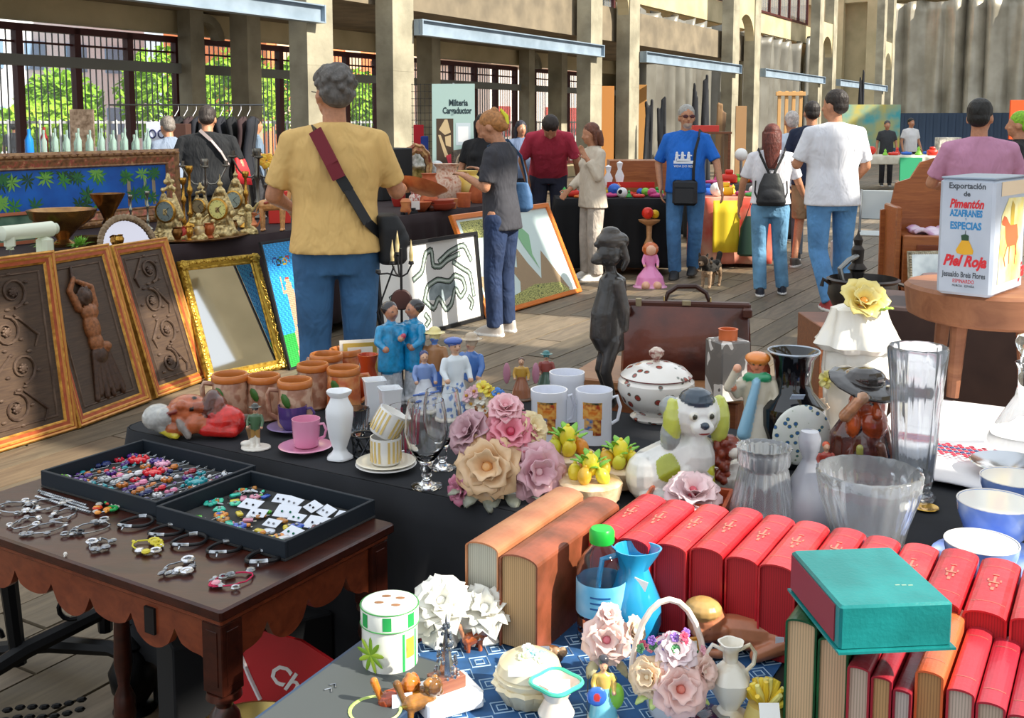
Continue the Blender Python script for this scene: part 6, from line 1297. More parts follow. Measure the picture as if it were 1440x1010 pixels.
# lemon baskets
def lemons(px, py, lab, s_=1.0, seed=1, w_=38):
    P = on(px, py); u = mpp(P) * s_; t = thing('lemon_basket', lab, 'ornament', P, 0, 'ceramic baskets of lemons'); m = MB()
    m.lathe([(w_ * .7 * u, 0), (w_ * u, 6 * u), (w_ * 1.08 * u, 20 * u), (w_ * 1.12 * u, 30 * u), (w_ * u, 33 * u), (w_ * .6 * u, 33 * u)], 36, fn=lambda a, z, i: 1 + .02 * math.sin(a * 24)); m.build('basket', mat('#cfa878', .4, c2='#ead2b0', ns=30, bmp=.002, bs=90, coat=.3), t)
    rr = random.Random(seed)
    for i in range(5):
        a = i * 2 * PI / 5 + seed; r = w_ * .55; m = MB(); m.ball((0, 0, 0), (10 * u, 10 * u, 13 * u), 14); m.ball((0, 0, 13 * u), 3 * u, 8); o = m.build('lemon', mat(('#f0d83a', '#e8b83a', '#d8d840', '#f0d83a', '#e0902a')[i], .35, coat=.3), t, 60, (r * math.cos(a) * u, r * math.sin(a) * u, (42 + 2 * (i % 2)) * u)); o.rotation_euler = (rr.uniform(-.5, .5), rr.uniform(-.5, .5), 0)
    m = MB(); m.ball((0, 0, 0), (12 * u, 12 * u, 17 * u), 14); m.ball((0, 0, 17 * u), 3 * u, 8); m.build('lemon', mat('#f4e23a', .35, coat=.3), t, 60, (0, -6 * u, 56 * u))
    leaves(t, [((math.cos(a) * 8 * u, math.sin(a) * 8 * u, (48 + 5 * (q % 3)) * u), 24 * u, 11 * u, .35 + .3 * (q % 2), a - PI / 2 + .3) for q, a in enumerate([i * 2 * PI / 8 for i in range(8)])], '#4f9a2c', '#8acb3a')
lemons(798, 668, 'ceramic lemon basket in front of the left white mug', 1, 1, 36); lemons(872, 684, 'ceramic lemon basket nearest the spaniel ornament', .95, 2, 36); lemons(830, 706, 'ceramic lemon basket nearest the row of books', 1.0, 3, 40)
# dark carved standing figure
P = on(856, 572); u = mpp(P); o = Org(); K = lambda x, y, z: (x * u, y * u, z * u); c, c2 = '#3a3634', '#57504b'
for s_ in (1, -1): o.cap(K(2, s_ * 9, 96), K(-9, s_ * 10, 52), 12 * u, 8.5 * u, c); o.cap(K(-9, s_ * 10, 52), K(4, s_ * 9, 8), 8 * u, 5.5 * u, c); o.ell(K(-2, s_ * 9, 5), K(11, 6, 5), c2)
o.loft([(2 * u, 0, 80 * u, 20 * u, 16 * u), (-4 * u, 0, 100 * u, 25 * u, 19 * u), (-3 * u, 0, 135 * u, 24 * u, 18 * u), (3 * u, 0, 165 * u, 21 * u, 16 * u), (4 * u, 0, 182 * u, 19 * u, 15 * u), (2 * u, 0, 190 * u, 9 * u, 8 * u)], c)
for s_ in (1, -1): o.cap(K(8, s_ * 16, 178), K(16, s_ * 21, 140), 7 * u, 6.5 * u, c2); o.cap(K(16, s_ * 21, 140), K(19, s_ * 12, 112), 6.5 * u, 5 * u, c2)
o.cap(K(2, 0, 186), K(0, 0, 200), 8 * u, 8 * u, c).ell(K(-2, 0, 216), K(19, 15, 18), c).ell(K(-18, 0, 210), K(10, 9, 9), c2).ell(K(-24, 0, 207), K(5, 6, 4), c).ell(K(2, 0, 236), K(23, 17, 12), c2).cap(K(-21, 0, 230), K(14, 0, 234), 4 * u, 13 * u, c).ell(K(0, 0, 247), K(14, 11, 8), c2)
o.cap(K(17, -6, 228), K(22, -7, 208), 5 * u, 5 * u, c2).cap(K(22, -7, 208), K(17, -6, 196), 5 * u, 4 * u, c)
tag(o.build('carved_statue', vcol(.28, .3, .004, 26, var=.35), None, .0042, 2, loc=P, rz=.25), 'tall dark carved wooden figure standing beside the leather bag', 'statue')
# tureen
P = on(922, 588); u = mpp(P); t = thing('lidded_tureen', 'white lidded tureen painted with dark red flowers', 'tureen', P); Mfl = multi([(0, '#8a2a2a'), (.22, '#a8483a'), (.30, '#3a4a3a'), (.36, '#efe9e2'), (1, '#f2eee8')], 34, .2, kind='dots', coat=.5)
m = MB(); m.lathe([(34 * u, 0), (36 * u, 3 * u), (28 * u, 8 * u), (46 * u, 24 * u), (54 * u, 42 * u), (53 * u, 54 * u), (47 * u, 60 * u), (44 * u, 58 * u), (.001, 50 * u)], 40); m.build('bowl', Mfl, t); m = MB(); m.lathe([(49 * u, 58 * u), (50 * u, 62 * u), (40 * u, 72 * u), (22 * u, 79 * u), (6 * u, 81 * u)], 40); m.build('lid', Mfl, t)
m = MB(); m.tube([(49.5 * u * math.cos(q * PI / 20), 49.5 * u * math.sin(q * PI / 20), 61 * u) for q in range(40)], .9 * u, 6, closed=True); m.build('line', mat('#6a2a2a', .3), t)
m = MB(); m.lathe([(5 * u, 80 * u), (4 * u, 84 * u), (10 * u, 90 * u), (11 * u, 96 * u), (5 * u, 101 * u), (0.001, 102 * u)], 14, fn=lambda a, z, i: 1 + .12 * math.sin(a * 6)); m.build('knob', mat('#8a4a42', .3, c2='#e8d8c8', ns=80), t)
# square ceramic bottle with terracotta neck
P = on(1022, 560); u = mpp(P); t = thing('square_bottle', 'square grey and white patterned ceramic bottle with orange neck', 'bottle', P, .35); m = MB(); m.bbox((0, 0, 42 * u), (46 * u, 46 * u, 84 * u), 2 * u)
m.build('body', multi([(0, '#6f6a66'), (.45, '#77716c'), (.5, '#e2dcd6'), (.72, '#ece8e2'), (.76, '#5a5450'), (1, '#8a847e')], 9, .4, interp='CONSTANT', dist=1.2, detail=1), t); m = MB(); m.lathe([(13 * u, 84 * u), (13 * u, 97 * u), (14 * u, 99 * u), (11 * u, 99 * u), (11 * u, 88 * u), (0.001, 86 * u)], 24); m.build('neck', mat('#d8703f', .5), t)
# spaniel ornament
P = on(955, 702); u = mpp(P); o = Org(); W_, BK, YG, GY = '#e9e8e4', '#2f4050', '#c8cf5a', '#9aa0a0'
o.cap(K(-34, 14, 34), K(16, 0, 66), 38 * u, 34 * u, W_).ell(K(-52, 6, 34), K(24, 30, 34), W_).ell(K(20, -14, 60), K(26, 24, 40), W_)
for s_ in (1, -1): o.cap(K(16 + s_ * 14, -24, 50), K(18 + s_ * 15, -30, 8), 12 * u, 10 * u, W_); o.ell(K(18 + s_ * 15, -38, 7), K(11, 14, 7), W_)
o.ell(K(-42, -24, 12), K(24, 18, 12), W_)
o.ell(K(20, -6, 124), K(34, 32, 34), W_).ell(K(20, -36, 112), K(17, 12, 12), W_).ell(K(20, -8, 142), K(26, 27, 20), BK).ell(K(20, -47, 118), K(6, 5, 5), BK)
o.ell(K(-14, -6, 112), K(13, 18, 36), YG).ell(K(54, -6, 114), K(15, 18, 36), YG).ell(K(-16, -4, 92), K(14, 18, 24), GY).ell(K(-14, 4, 132), K(16, 16, 16), GY)
for s_ in (1, -1): o.ell(K(20 + s_ * 12, -35, 128), K(6, 5, 6), '#e8e4d8'); o.paint('e', (K(20 + s_ * 12, -39, 128), K(4, 4, 4.5)), '#3a3a2a')
o.paint('e', (K(20, -46, 106), K(10, 6, 2.4)), '#9a3a3a'); o.paint('e', (K(-22, -20, 52), K(20, 14, 22)), '#a9b23a'); o.paint('e', (K(40, -30, 50), K(14, 12, 8)), '#cfcf3a'); o.paint('e', (K(38, -28, 26), K(10, 12, 18)), '#b9b83a')
tag(o.build('spaniel_ornament', vcol(.22, .5, .002, 30, var=.08), None, u * 1.7, 2, loc=P, rz=.15), 'large glazed spaniel dog ornament, white with yellow-green ears', 'ornament')
P = on(1024, 700); u = mpp(P); o = Org(); o.cap(K(-14, 6, 22), K(12, 0, 34), 22 * u, 18 * u, '#e8e2da'); o.ell(K(-2, -4, 74), K(18, 17, 19), '#8a3420').ell(K(4, -18, 70), K(9, 9, 8), '#e8e0d4')
rr = random.Random(9)
for i in range(40): z = rr.uniform(24, 84); o.ell(K(-13 + rr.uniform(-7, 9), -9 + rr.uniform(-7, 5), z), 5.5 * u, '#8a3420' if i % 3 else '#a5462a')
o.cap(K(8, -12, 30), K(12, -16, 6), 8 * u, 7 * u, '#e8e2da'); tag(o.build('spaniel_ornament', vcol(.25, .4, .001, 40, var=.2), None, u * 1.3, 2, loc=P), 'smaller glazed dog ornament with curly rust-brown ear beside the large spaniel', 'ornament')
# wooden tray and porcelain flower, green leaflet
P = on(958, 702); u = mpp(P); t = thing('wooden_tray', 'small reddish wooden tray in front of the spaniel ornament', 'tray', P, -.35); mw = wood('#a8482a', '#c8633a', 12, .35); m = MB(); m.box((0, 0, .004), (.15, .11, .006)); m.build('base', mw, t, 0)
for (x, y, a, b) in ((0, -.056, .165, .008), (0, .056, .165, .008), (-.079, 0, .008, .103), (.079, 0, .008, .103)): m = MB(); m.bbox((x, y, .023), (a, b, .044), .002); m.build('side', mw, t)
t.location += Vector((.0, -.09, 0))
P = on(972, 728); u = mpp(P); t = thing('porcelain_flower', 'pale pink and white porcelain flower behind the red books', 'flowers', P); m = MB(); m.lathe([(16 * u, 0), (20 * u, 8 * u), (10 * u, 26 * u)], 16); m.build('base', mat('#d8c8a8', .4), t); bloom(t, (0, -4 * u, 30 * u), 34 * u, (0, -.5, 1), '#f2dede', '#e2b0b8', seed=12, core='#c84a5a'); leaves(t, [((0, -12 * u, 14 * u), 30 * u, 14 * u, -.3, 3.6), ((6 * u, -6 * u, 12 * u), 34 * u, 14 * u, 0, 4.4)], '#a8b06a')
# girl ornament with orange cap
def girl(o, V, h):
    o.ell(V((0, .0, .955)), V((.115, .12, .06)), '#e88a3a').ell(V((0, .035, .86)), V((.1, .1, .12)), '#9a4a32').cap(V((.05, .06, .85)), V((.06, .07, .68)), h * .06, h * .05, '#9a4a32')
    o.cap(V((-.08, -.04, .79)), V((.09, -.05, .8)), h * .04, h * .04, '#2f9a6a'); o.cap(V((0, -.1, .76)), V((-.1, -.13, .3)), h * .035, h * .06, '#8fc0dc'); o.cap(V((-.12, -.02, .72)), V((-.24, -.1, .7)), h * .05, h * .045, '#d8cdb8'); o.cap(V((-.24, -.1, .7)), V((-.17, -.15, .87)), h * .045, h * .035, '#d8cdb8'); o.ell(V((-.16, -.16, .89)), h * .04, '#e8a888')
figure(1062, 652, 158, 'girl ornament in an orange cap, green scarf and pale coat', '#d8d0c0', '#cfc4ae', '#9a4a32', skin='#d9825e', arms=((.14, -.1, .5), (-.2, -.1, .7)), extra=girl, wide=.2, rz=-.3, par=TZ)
# black vase with white floral plaque
P = on(1112, 652); u = mpp(P); t = thing('black_vase', 'shiny black flared vase with a white floral plaque', 'vase', P); m = MB(); m.lathe([(30 * u, 0), (32 * u, 3 * u), (38 * u, 20 * u), (48 * u, 60 * u), (46 * u, 84 * u), (28 * u, 104 * u), (24 * u, 118 * u), (28 * u, 150 * u), (36 * u, 161 * u), (34 * u, 161 * u), (24 * u, 148 * u), (20 * u, 118 * u), (0.001, 108 * u)], 40); m.build('vase_body', mat('#0c0d12', .08, coat=.8), t)
m = MB(); m.tube([(35 * u * math.cos(q * PI / 20), 35 * u * math.sin(q * PI / 20), 161 * u) for q in range(40)], 1.6 * u, 6, closed=True); m.build('rim', mat('#aab4c0', .2, .6), t); m = MB(); m.M = Matrix.Translation((2 * u, -44 * u, 54 * u)) @ Matrix.Rotation(.12, 4, 'X'); m.ball((0, 0, 0), (40 * u, 7 * u, 44 * u), 28, m=18); m.build('plaque', multi([(0, '#3a5a9a'), (.2, '#3f6ea8'), (.27, '#5a7a3a'), (.33, '#e8ece4'), (1, '#eef0ea')], 60, .25, kind='dots', coat=.4), t)
m = MB(); m.M = Matrix.Translation((-6 * u, -47 * u, 108 * u)) @ Matrix.Rotation(-.7, 4, 'X'); m.box((0, 0, 0), (18 * u, 13 * u, 1 * u)); m.build('price_tag', mat('#c8d8f0', .6), t, 0)
# ribbed glass vase, grey bottle, crystal bowl, cut-glass vase, decanter
M_gc = mat('#f2f6fb', .04, trans=.88, ior=1.5, coat=1)
lath('ribbed_glass_vase', 'ribbed clear glass vase with a pinched neck before the girl ornament', 'vase', on(1072, 742), [(46, 0), (48, 3), (42, 40), (33, 84), (31, 88), (35, 92), (35, 110), (38, 116), (36, 116), (32, 108), (31, 92), (27, 86), (36, 40), (40, 6), (0.01, 5)], M_gc, 72, fn=lambda a, z, i: 1 + .045 * math.sin(a * 20), smooth=80)
lath('grey_bottle', 'grey bell-shaped bottle with tiny blue seal left of the crystal bowl', 'bottle', on(1135, 742), [(38, 0), (40, 4), (37, 30), (26, 66), (12, 92), (9, 100), (14, 112), (16, 128), (12, 138), (0.01, 139)], mat('#a9abb4', .15, coat=.5, c2='#8d8f9a', ns=9), 32)
lath('blue_seal', 'tiny dark blue round seal sticker on the grey bottle', 'sticker', on(1110, 745) + Vector((0, -.025, .012)), [(6, 0), (6, 1), (0.01, 2)], mat('#1f3f9a', .3), 16) if False else None
lath('crystal_bowl', 'large cut crystal bowl with scalloped rim behind the red books', 'bowl', on(1218, 782), [(40, 0), (44, 4), (54, 50), (66, 90), (70, 122), (66, 124), (61, 92), (48, 50), (36, 14), (0.01, 12)], M_gc, 96, fn=lambda a, z, i: 1 + (.035 * abs(math.sin(a * 11)) + .012 * math.sin(a * 5 + i)), smooth=80)
t = lath('cut_glass_vase', 'tall cut glass vase right of the amber ornament', 'vase', on(1283, 702), [(28, 0), (30, 4), (22, 14), (26, 30), (30, 90), (34, 160), (39, 214), (37, 218), (34, 212), (30, 160), (26, 90), (20, 30), (0.01, 22)], M_gc, 64, fn=lambda a, z, i: 1 + .05 * abs(math.sin(a * 6)) + (.02 * math.sin(a * 24) if i > 5 else 0), smooth=80)
lath('glass_decanter', 'clear glass decanter with ball stopper at the right edge', 'decanter', on(1436, 640), [(48, 0), (50, 4), (46, 24), (26, 60), (12, 84), (9, 100), (9, 120), (14, 132), (12, 133), (7, 122), (7, 140), (6, 142), (12, 150), (15, 160), (12, 170), (0.01, 174)], glass('#eef2f4'), 32)
# amber-brown man ornament with a broad hat
P = on(1208, 676); u = mpp(P); o = Org(); A_, D_c, O_ = '#6a2f22', '#3a1a16', '#c85a30'
o.loft([(0, 0, 0, 46 * u, 34 * u), (0, 0, 30 * u, 48 * u, 36 * u), (0, 0, 70 * u, 44 * u, 30 * u), (4 * u, 0, 100 * u, 26 * u, 20 * u)], A_)
for i in range(12): x = -38 + i * 7; o.cap(K(x, -26 - 6 * (1 - abs(x) / 44), 8), K(x * .5 + 4, -20, 84 + 4 * (i % 2)), 6 * u, 5 * u, [A_, D_c, '#7d3a28'][i % 3])
o.ell(K(6, -6, 112), K(27, 24, 25), O_).cap(K(6, -28, 114), K(6, -36, 104), 5 * u, 7 * u, O_).ell(K(8, -22, 88), K(20, 14, 22), '#b84a22').ell(K(-22, -20, 92), K(10, 10, 24), '#d8602a').cap(K(-34, -20, 100), K(-20, -32, 124), 9 * u, 8 * u, '#d8946a').ell(K(-16, -34, 128), K(9, 7, 9), '#e0a880')
o.ell(K(4, 2, 138), K(54, 46, 7), '#2c2422', rot=Matrix.Rotation(.18, 3, 'Y') @ Matrix.Rotation(.35, 3, 'X')).ell(K(6, 6, 146), K(30, 26, 16), '#3a302c').ell(K(40, -12, 126), K(18, 20, 12), '#6a625e')
o.cap(K(-20, -38, 60), K(-16, -34, 14), 5 * u, 5 * u, '#b8b45a').cap(K(12, -36, 60), K(22, -36, 24), 6 * u, 5 * u, '#8a5a4a'); o.paint('e', (K(-2, -30, 118), K(5, 4, 3)), '#1a1010'); o.paint('e', (K(16, -29, 118), K(5, 4, 3)), '#1a1010')
tag(o.build('bearded_man_ornament', vcol(.12, .8, .002, 40, var=.35), None, u * 1.5, 2, loc=P, rz=.15), 'glossy red-brown ornament of a long-bearded man in a broad dark hat', 'ornament')
# big cream jar topped by a yellow porcelain flower
P = on(1218, 640); u = mpp(P) ; t = thing('flower_topped_jar', 'tall cream draped porcelain jar topped with a yellow flower', 'jar', P + Vector((0, .09, 0))); m = MB(); m.lathe([(34 * u, 0), (38 * u, 6 * u), (44 * u, 60 * u), (48 * u, 110 * u), (46 * u, 140 * u), (40 * u, 150 * u)], 48, fn=lambda a, z, i: 1 + .04 * math.sin(a * 9 + z * 12)); m.build('jar_body', M_porc, t)
m = MB(); m.lathe([(52 * u, 142 * u), (60 * u, 150 * u), (50 * u, 166 * u), (40 * u, 186 * u), (36 * u, 200 * u), (20 * u, 206 * u), (.01, 208 * u)], 60, fn=lambda a, z, i: 1 + .09 * math.sin(a * 8 + i)); m.build('draped_lid', M_porc, t)
bloom(t, (0, -8 * u, 204 * u), 34 * u, (0, -.8, .7), '#f0d668', '#f6e8a8', seed=15, core='#e8a03a', n=(4, 6)); leaves(t, [((14 * u, -30 * u, 200 * u), 26 * u, 18 * u, .2, 4.0)], '#c8e04a', '#88b83a')
for i, (dx, dz) in enumerate(((-48, 100), (-52, 60), (50, 60))): bloom(t, (dx * u, -20 * u, dz * u), 13 * u, (dx, -30, 10), ('#e8d84a', '#e8b8a8', '#f0e8c8')[i], '#f4ecc0', n=(5,), tilt=(60,), seed=3)
# small red-beaked bird, pink and green dish behind
figure(1160, 690, 70, 'tiny orange-headed bird ornament between black vase and amber ornament', '#c8b8b0', '#a83a2a', '#d8542a', wide=.16, hat=None)
# blue cups at the right
M_blu = multi([(.3, '#5f86dc'), (.55, '#8fabe8'), (.7, '#cfdcf4')], 16, .2, coat=.6)
def bluecup(px, py, r, h, lab, sx=1, ha=None):
    t = cup(px, py, r, h, lab, M_blu, ha, name='porcelain_cup', prof=[(.45, 0), (.5, .04), (.8, .3), (.97, .75), (1, 1), (.96, 1), (.9, .7), (.7, .3), (.0, .15)]); u = mpp(t.location); R_, H_ = r * u, h * u
    m = MB(); m.lathe([(.955 * R_, .985 * H_), (.90 * R_, .7 * H_), (.70 * R_, .3 * H_), (0.0, .16 * H_)], 28); m.v = [(x * .995, y * .995, z + .0006) for x, y, z in m.v]; m.build('lining', mat('#f0efe6', .25, coat=.5), t); m = MB(); m.tube([(R_ * .98 * math.cos(q * PI / 20), R_ * .98 * math.sin(q * PI / 20), H_) for q in range(40)], R_ * .022, 6, closed=True); m.build('gold_rim', mat('#e8e4e0', .2), t); return t
saucer(1400, 796, 86, 'wide blue and white saucer under the front blue cups', M_blu); bluecup(1378, 812, 50, 52, 'blue porcelain cup nearest the viewer beside the books'); bluecup(1398, 765, 52, 62, 'blue porcelain cup on the saucer behind the nearest blue cup'); bluecup(1425, 716, 46, 46, 'blue porcelain cup at the right edge, farthest of three')
lath('silver_dish', 'shallow silver dish with a flat rim behind the blue cups', 'dish', on(1420, 672), [(18, 0), (20, 3), (30, 12), (52, 20), (54, 21), (52, 22.5), (28, 15), (0.01, 8)], mat('#c2c6cc', .15, .95), 36)
P = on(1302, 716); m = MB(); m.lathe([(.0, 0), (.018, .001), (.026, .004), (.025, .0055), (.0, .002)], 24); tag(m.build('brass_dish', mat('#d8ac4a', .2, .8), None, 50, P), 'tiny brass dish on the black cloth right of the crystal bowl', 'dish')

# ================================================================ THE NEAREST TABLE
BD = HD; BR = E2                                           # books run along the hall direction
def bookM(P, rz=0): return Matrix.Translation(P) @ Matrix.Rotation(HA - PI / 2 + rz, 4, 'Z')
M_gt = mat('#d8a070', .4, .4)
def book(P, th, L, Hh, cc, pc, lab, rz=0, lean_=0, worn=False, tool='emblem', grp=None, rough=.3, c2=None):
    t = bpy.data.objects.new('book', None); COL.objects.link(t); tag(t, lab, 'book', grp); t.matrix_world = bookM(P, rz) @ Matrix.Rotation(lean_, 4, 'Y'); t.empty_display_size = .05
    mc = mat(cc, rough, c2=c2 or cc, ns=18, bmp=.0012, bs=80, coat=.12, pos=(.35, .65)); r = th / 2; a = r * .38; bt = .0028
    m = MB()
    for s_ in (1, -1): m.box((s_ * (r - bt / 2), L / 2, (Hh - a) / 2), (bt, L, Hh - a))
    n = 10
    for k in range(n):
        A, B_ = PI * k / n, PI * (k + 1) / n; po = [(r * math.cos(A), Hh - a + a * math.sin(A)), (r * math.cos(B_), Hh - a + a * math.sin(B_)), ((r - bt) * math.cos(B_), Hh - a + (a - bt) * math.sin(B_)), ((r - bt) * math.cos(A), Hh - a + (a - bt) * math.sin(A))]; m.prism(po, 0, L)
    m.build('cover', mc, t, 50)
    m = MB(); po = [(-r + bt, .004), (r - bt, .004), (r - bt, Hh - a)] + [((r - bt) * math.cos(PI * k / 8), Hh - a + (a - bt) * math.sin(PI * k / 8)) for k in range(1, 8)] + [(-r + bt, Hh - a)]; m.prism(po, .004, L - .004)
    mp_ = multi([(0, pc), (.45, pc), (1, tuple(x * .82 for x in srgb2(pc)))], 90 if pc[1:3] > 'b0' else 20, .7, kind='x', detail=1, dist=.4); m.build('pages', mp_, t, 0)
    zt = lambda x: Hh - a + a * math.sqrt(max(0, 1 - (x / r) ** 2)) + .0003
    mt = mat('#c9806a' if not worn else '#8a4a2a', .35, .3)
    for y in (.035, L - .035) if tool else ():
        m = MB(); m.grid(lambda i, j: ((i * 2 - 1) * r * .98, y + .0012 * j, zt((i * 2 - 1) * r * .98)), 8, 1); m.build('band', mt, t, 0)
    if tool == 'emblem':
        m = MB()
        for (x, y, w_, h_) in ((0, .52, .5, .02), (0, .58, .12, .1), (-.16, .47, .1, .05), (.16, .47, .1, .05), (-.3, .56, .08, .04), (.3, .56, .08, .04), (0, .66, .3, .015), (0, .40, .16, .05)): m.box((x * r, y * L, zt(x * r)), (w_ * r, h_ * L, .0006))
        m.build('tooling', mt, t, 0)['kind'] = 'stuff'
    return t
def srgb2(h): h = h.lstrip('#'); return tuple(int(h[i:i + 2], 16) / 255 for i in (0, 2, 4))
_rp = {}
def row(px0, py0, z, n, th, gap): pass
zt0 = TZ + .0012
q0 = at(677, 764, TZ + .155)
base = Vector((q0.x, q0.y, zt0))
reds = [('#a8683f', '#b8b6a8', .060, .29, .155, 'thick book with worn tan spine and grey page edges, first of the red row', True), ('#8e4a34', '#b89468', .066, .29, .152, 'thick book with a scuffed brown leather spine, second of the row', True)]
off = 0
for i, (cc, pc, th, L, Hh, lab, wn) in enumerate(reds):
    book(base + BR * (off + (.004 if i else 0)) - BD * (.008 * i), th, L, Hh, '#b5714c' if i == 0 else '#9a5238', pc, lab, worn=True, tool=None, rough=.45, c2='#c98a60' if i == 0 else '#6a3a22')
    off += th / 2 + .066 / 2 + .003
nm = ['third', 'fourth', 'fifth', 'sixth', 'seventh', 'eighth', 'ninth', 'tenth', 'eleventh', 'twelfth', 'thirteenth', 'fourteenth', 'fifteenth']
rr = random.Random(77); off += .004
th = [.054, .056, .056, .056, .054, .058, .056, .055, .056, .056, .058, .056, .056]
for i in range(13):
    cc, c2 = [('#c8202a', '#a81820'), ('#d02630', '#b01a22'), ('#bd1c26', '#d23a3c')][i % 3]
    d_ = [.012, .0, .02, .028, .03, .02, .03, .012, .02, .02, .02, .02, .02][i]
    if i == 0: off += .002
    book(base + BR * (off + th[i] / 2 - .03) + BD * (.135 + d_ * .8), th[i] - .003, .20, .150 + .003 * (i % 2), cc, '#b81a24', 'red leather book with red page edges, %s of the long row from the left' % nm[i], grp='long row of red leather books', c2=c2, rough=.28)
    off += th[i]
# small front row at the bottom right
q1 = at(1104, 868, TZ + .165); b1 = Vector((q1.x, q1.y, zt0)); off = 0
front = [(.042, .20, .165, '#17552c', '#d8b48a', 'dark green book with tan page edges, left one of the pair', 'worn'), (.040, .20, .150, '#1d5c30', '#d8b08a', 'dark green book with tan page edges, right one of the pair', 'worn'), (.029, .17, .128, '#a82a38', '#cdb4a0', 'small crimson book beside the green pair, leftmost of three', None), (.026, .17, .122, '#9e2432', '#c79a68', 'small crimson book with golden page edges, middle of three', None), (.023, .17, .112, '#8f2030', '#c9b8b0', 'small crimson book under the teal box, rightmost of three', None),
         (.034, .20, .138, '#e0683c', '#b98a58', 'orange-red book with brown page edges under the teal box corner', None), (.033, .19, .125, '#b8303c', '#cdb8a8', 'crimson book right of the orange-red one', None), (.034, .19, .118, '#b42c3c', '#c4ac98', 'crimson book second right of the orange-red one', None), (.034, .19, .112, '#aa2838', '#bca690', 'crimson book third right of the orange-red one', None), (.034, .19, .112, '#b43040', '#bca690', 'crimson book at the right picture edge, front row', None), (.034, .19, .112, '#a82838', '#bca690', 'crimson book cut by the right picture edge, last of the front row', None)]
for i, (th_, L, Hh, cc, pc, lab, w_) in enumerate(front):
    book(b1 + BR * (off + th_ / 2) - BD * (.012 if i in (2, 3, 4) else 0), th_ - .0015, L, Hh, cc, pc, lab, tool=None if i < 5 else 'b', rough=.35, c2=None if i not in (0, 1) else '#0e3a20'); off += th_ + (.002 if i == 5 else 0)
# teal slip-case lying across the books
ztop = TZ + .169
c_ = [at(1180, 917, ztop), at(1338, 910, ztop)]; W_t = (c_[1] - c_[0]).length; ang = math.atan2((c_[1] - c_[0]).y, (c_[1] - c_[0]).x)
t = bpy.data.objects.new('teal_box_book', None); COL.objects.link(t); t.matrix_world = Matrix.Translation(c_[0] + Vector((0, 0, .0005))) @ Matrix.Rotation(ang, 4, 'Z') @ Matrix.Rotation(.0, 4, 'X'); tag(t, 'thick teal cloth-bound book lying flat across the green and red books', 'book')
mt = mat('#1c8a8a', .38, c2='#12706f', ns=10, bmp=.001, bs=160); m = MB(); m.bbox((W_t / 2, .085, .028), (W_t, .17, .056), .003); m.build('cover', mt, t); m = MB(); m.box((W_t / 2, .083, .0), (W_t + .006, .178, .003)); m.build('board', mt, t, 0); m = MB(); m.box((-.0005, .09, .028), (.002, .15, .046)); m.build('page_edge', mat('#8a2a3a', .6), t, 0)
m = MB()
for q in range(3): m.box((W_t - .03 - q * .008, .05 + .001 * q, .0562), (.006, .0015, .0004))
m.build('stamp', mat('#a8b8a0', .5), t, 0)
# water bottle
P = on(845, 903); u = mpp(P); t = thing('water_bottle', 'plastic water bottle with bright green cap and blue label', 'bottle', P); m = MB()
m.lathe([(26 * u, 0), (32 * u, 4 * u), (34 * u, 12 * u), (32 * u, 20 * u), (34 * u, 28 * u), (32 * u, 36 * u), (34 * u, 44 * u), (35 * u, 60 * u), (35 * u, 104 * u), (34 * u, 114 * u), (24 * u, 130 * u), (14 * u, 142 * u), (13 * u, 148 * u), (12 * u, 148 * u), (13 * u, 141 * u), (23 * u, 129 * u), (33.2 * u, 113 * u), (34.2 * u, 60 * u), (33 * u, 12 * u), (0.01, 3 * u)], 40); m.build('bottle_body', glass('#eaf4fa', .03, 1.33), t, 60)
m = MB(); m.lathe([(35.4 * u, 48 * u), (35.6 * u, 50 * u), (35.6 * u, 92 * u), (35.4 * u, 94 * u), (35.1 * u, 94 * u), (35.1 * u, 48 * u)], 40); m.build('label', mat('#5fb6e4', .35, c2='#a8dcf4', ns=14), t, 60)
for (z, w_) in ((78, .8), (70, .5), (62, .6)): m = MB(); m.grid(lambda i, j: (36 * u * math.cos(-2.1 + w_ * i), 36 * u * math.sin(-2.1 + w_ * i), (z + 2.4 * j) * u), 6, 1); m.build('label_print', mat('#1f5a9a', .4), t, 0)
m = MB(); m.lathe([(17 * u, 146 * u), (17.5 * u, 148 * u), (17.5 * u, 162 * u), (15 * u, 166 * u), (.01, 167 * u)], 36, fn=lambda a, z, i: 1 + (.02 * math.sin(a * 30) if i in (1, 2) else 0)); m.build('cap', mat('#1fae3c', .35), t)
# bright blue jug
P = on(890, 900); u = mpp(P); t = thing('blue_jug', 'bright sky-blue glazed jug with a pouring lip beside the water bottle', 'jug', P); mj = mat('#2fa8dc', .2, coat=.6, c2='#1f8cc4', ns=7)
m = MB(); m.lathe([(28 * u, 0), (32 * u, 4 * u), (40 * u, 30 * u), (38 * u, 60 * u), (26 * u, 90 * u), (20 * u, 106 * u), (24 * u, 124 * u), (28 * u, 134 * u), (26 * u, 134 * u), (18 * u, 108 * u), (0.01, 90 * u)], 36, fn=lambda a, z, i: 1 + (.4 * max(0, math.cos(a)) ** 4 if z > 115 * u else 0)); m.build('jug_body', mj, t); m = MB(); m.tube([(-24 * u, 0, 124 * u), (-44 * u, 0, 118 * u), (-50 * u, 0, 80 * u), (-36 * u, 0, 44 * u)], 4 * u, 8); m.build('handle', mj, t)
m = MB(); m.M = Matrix.Translation((6 * u, -24 * u, 92 * u)) @ Matrix.Rotation(-.3, 4, 'Z') @ Matrix.Rotation(.3, 4, 'Y'); m.box((0, 0, 0), (20 * u, .001, 14 * u)); m.build('price_tag', mat('#f4f4f6', .6), t, 0)
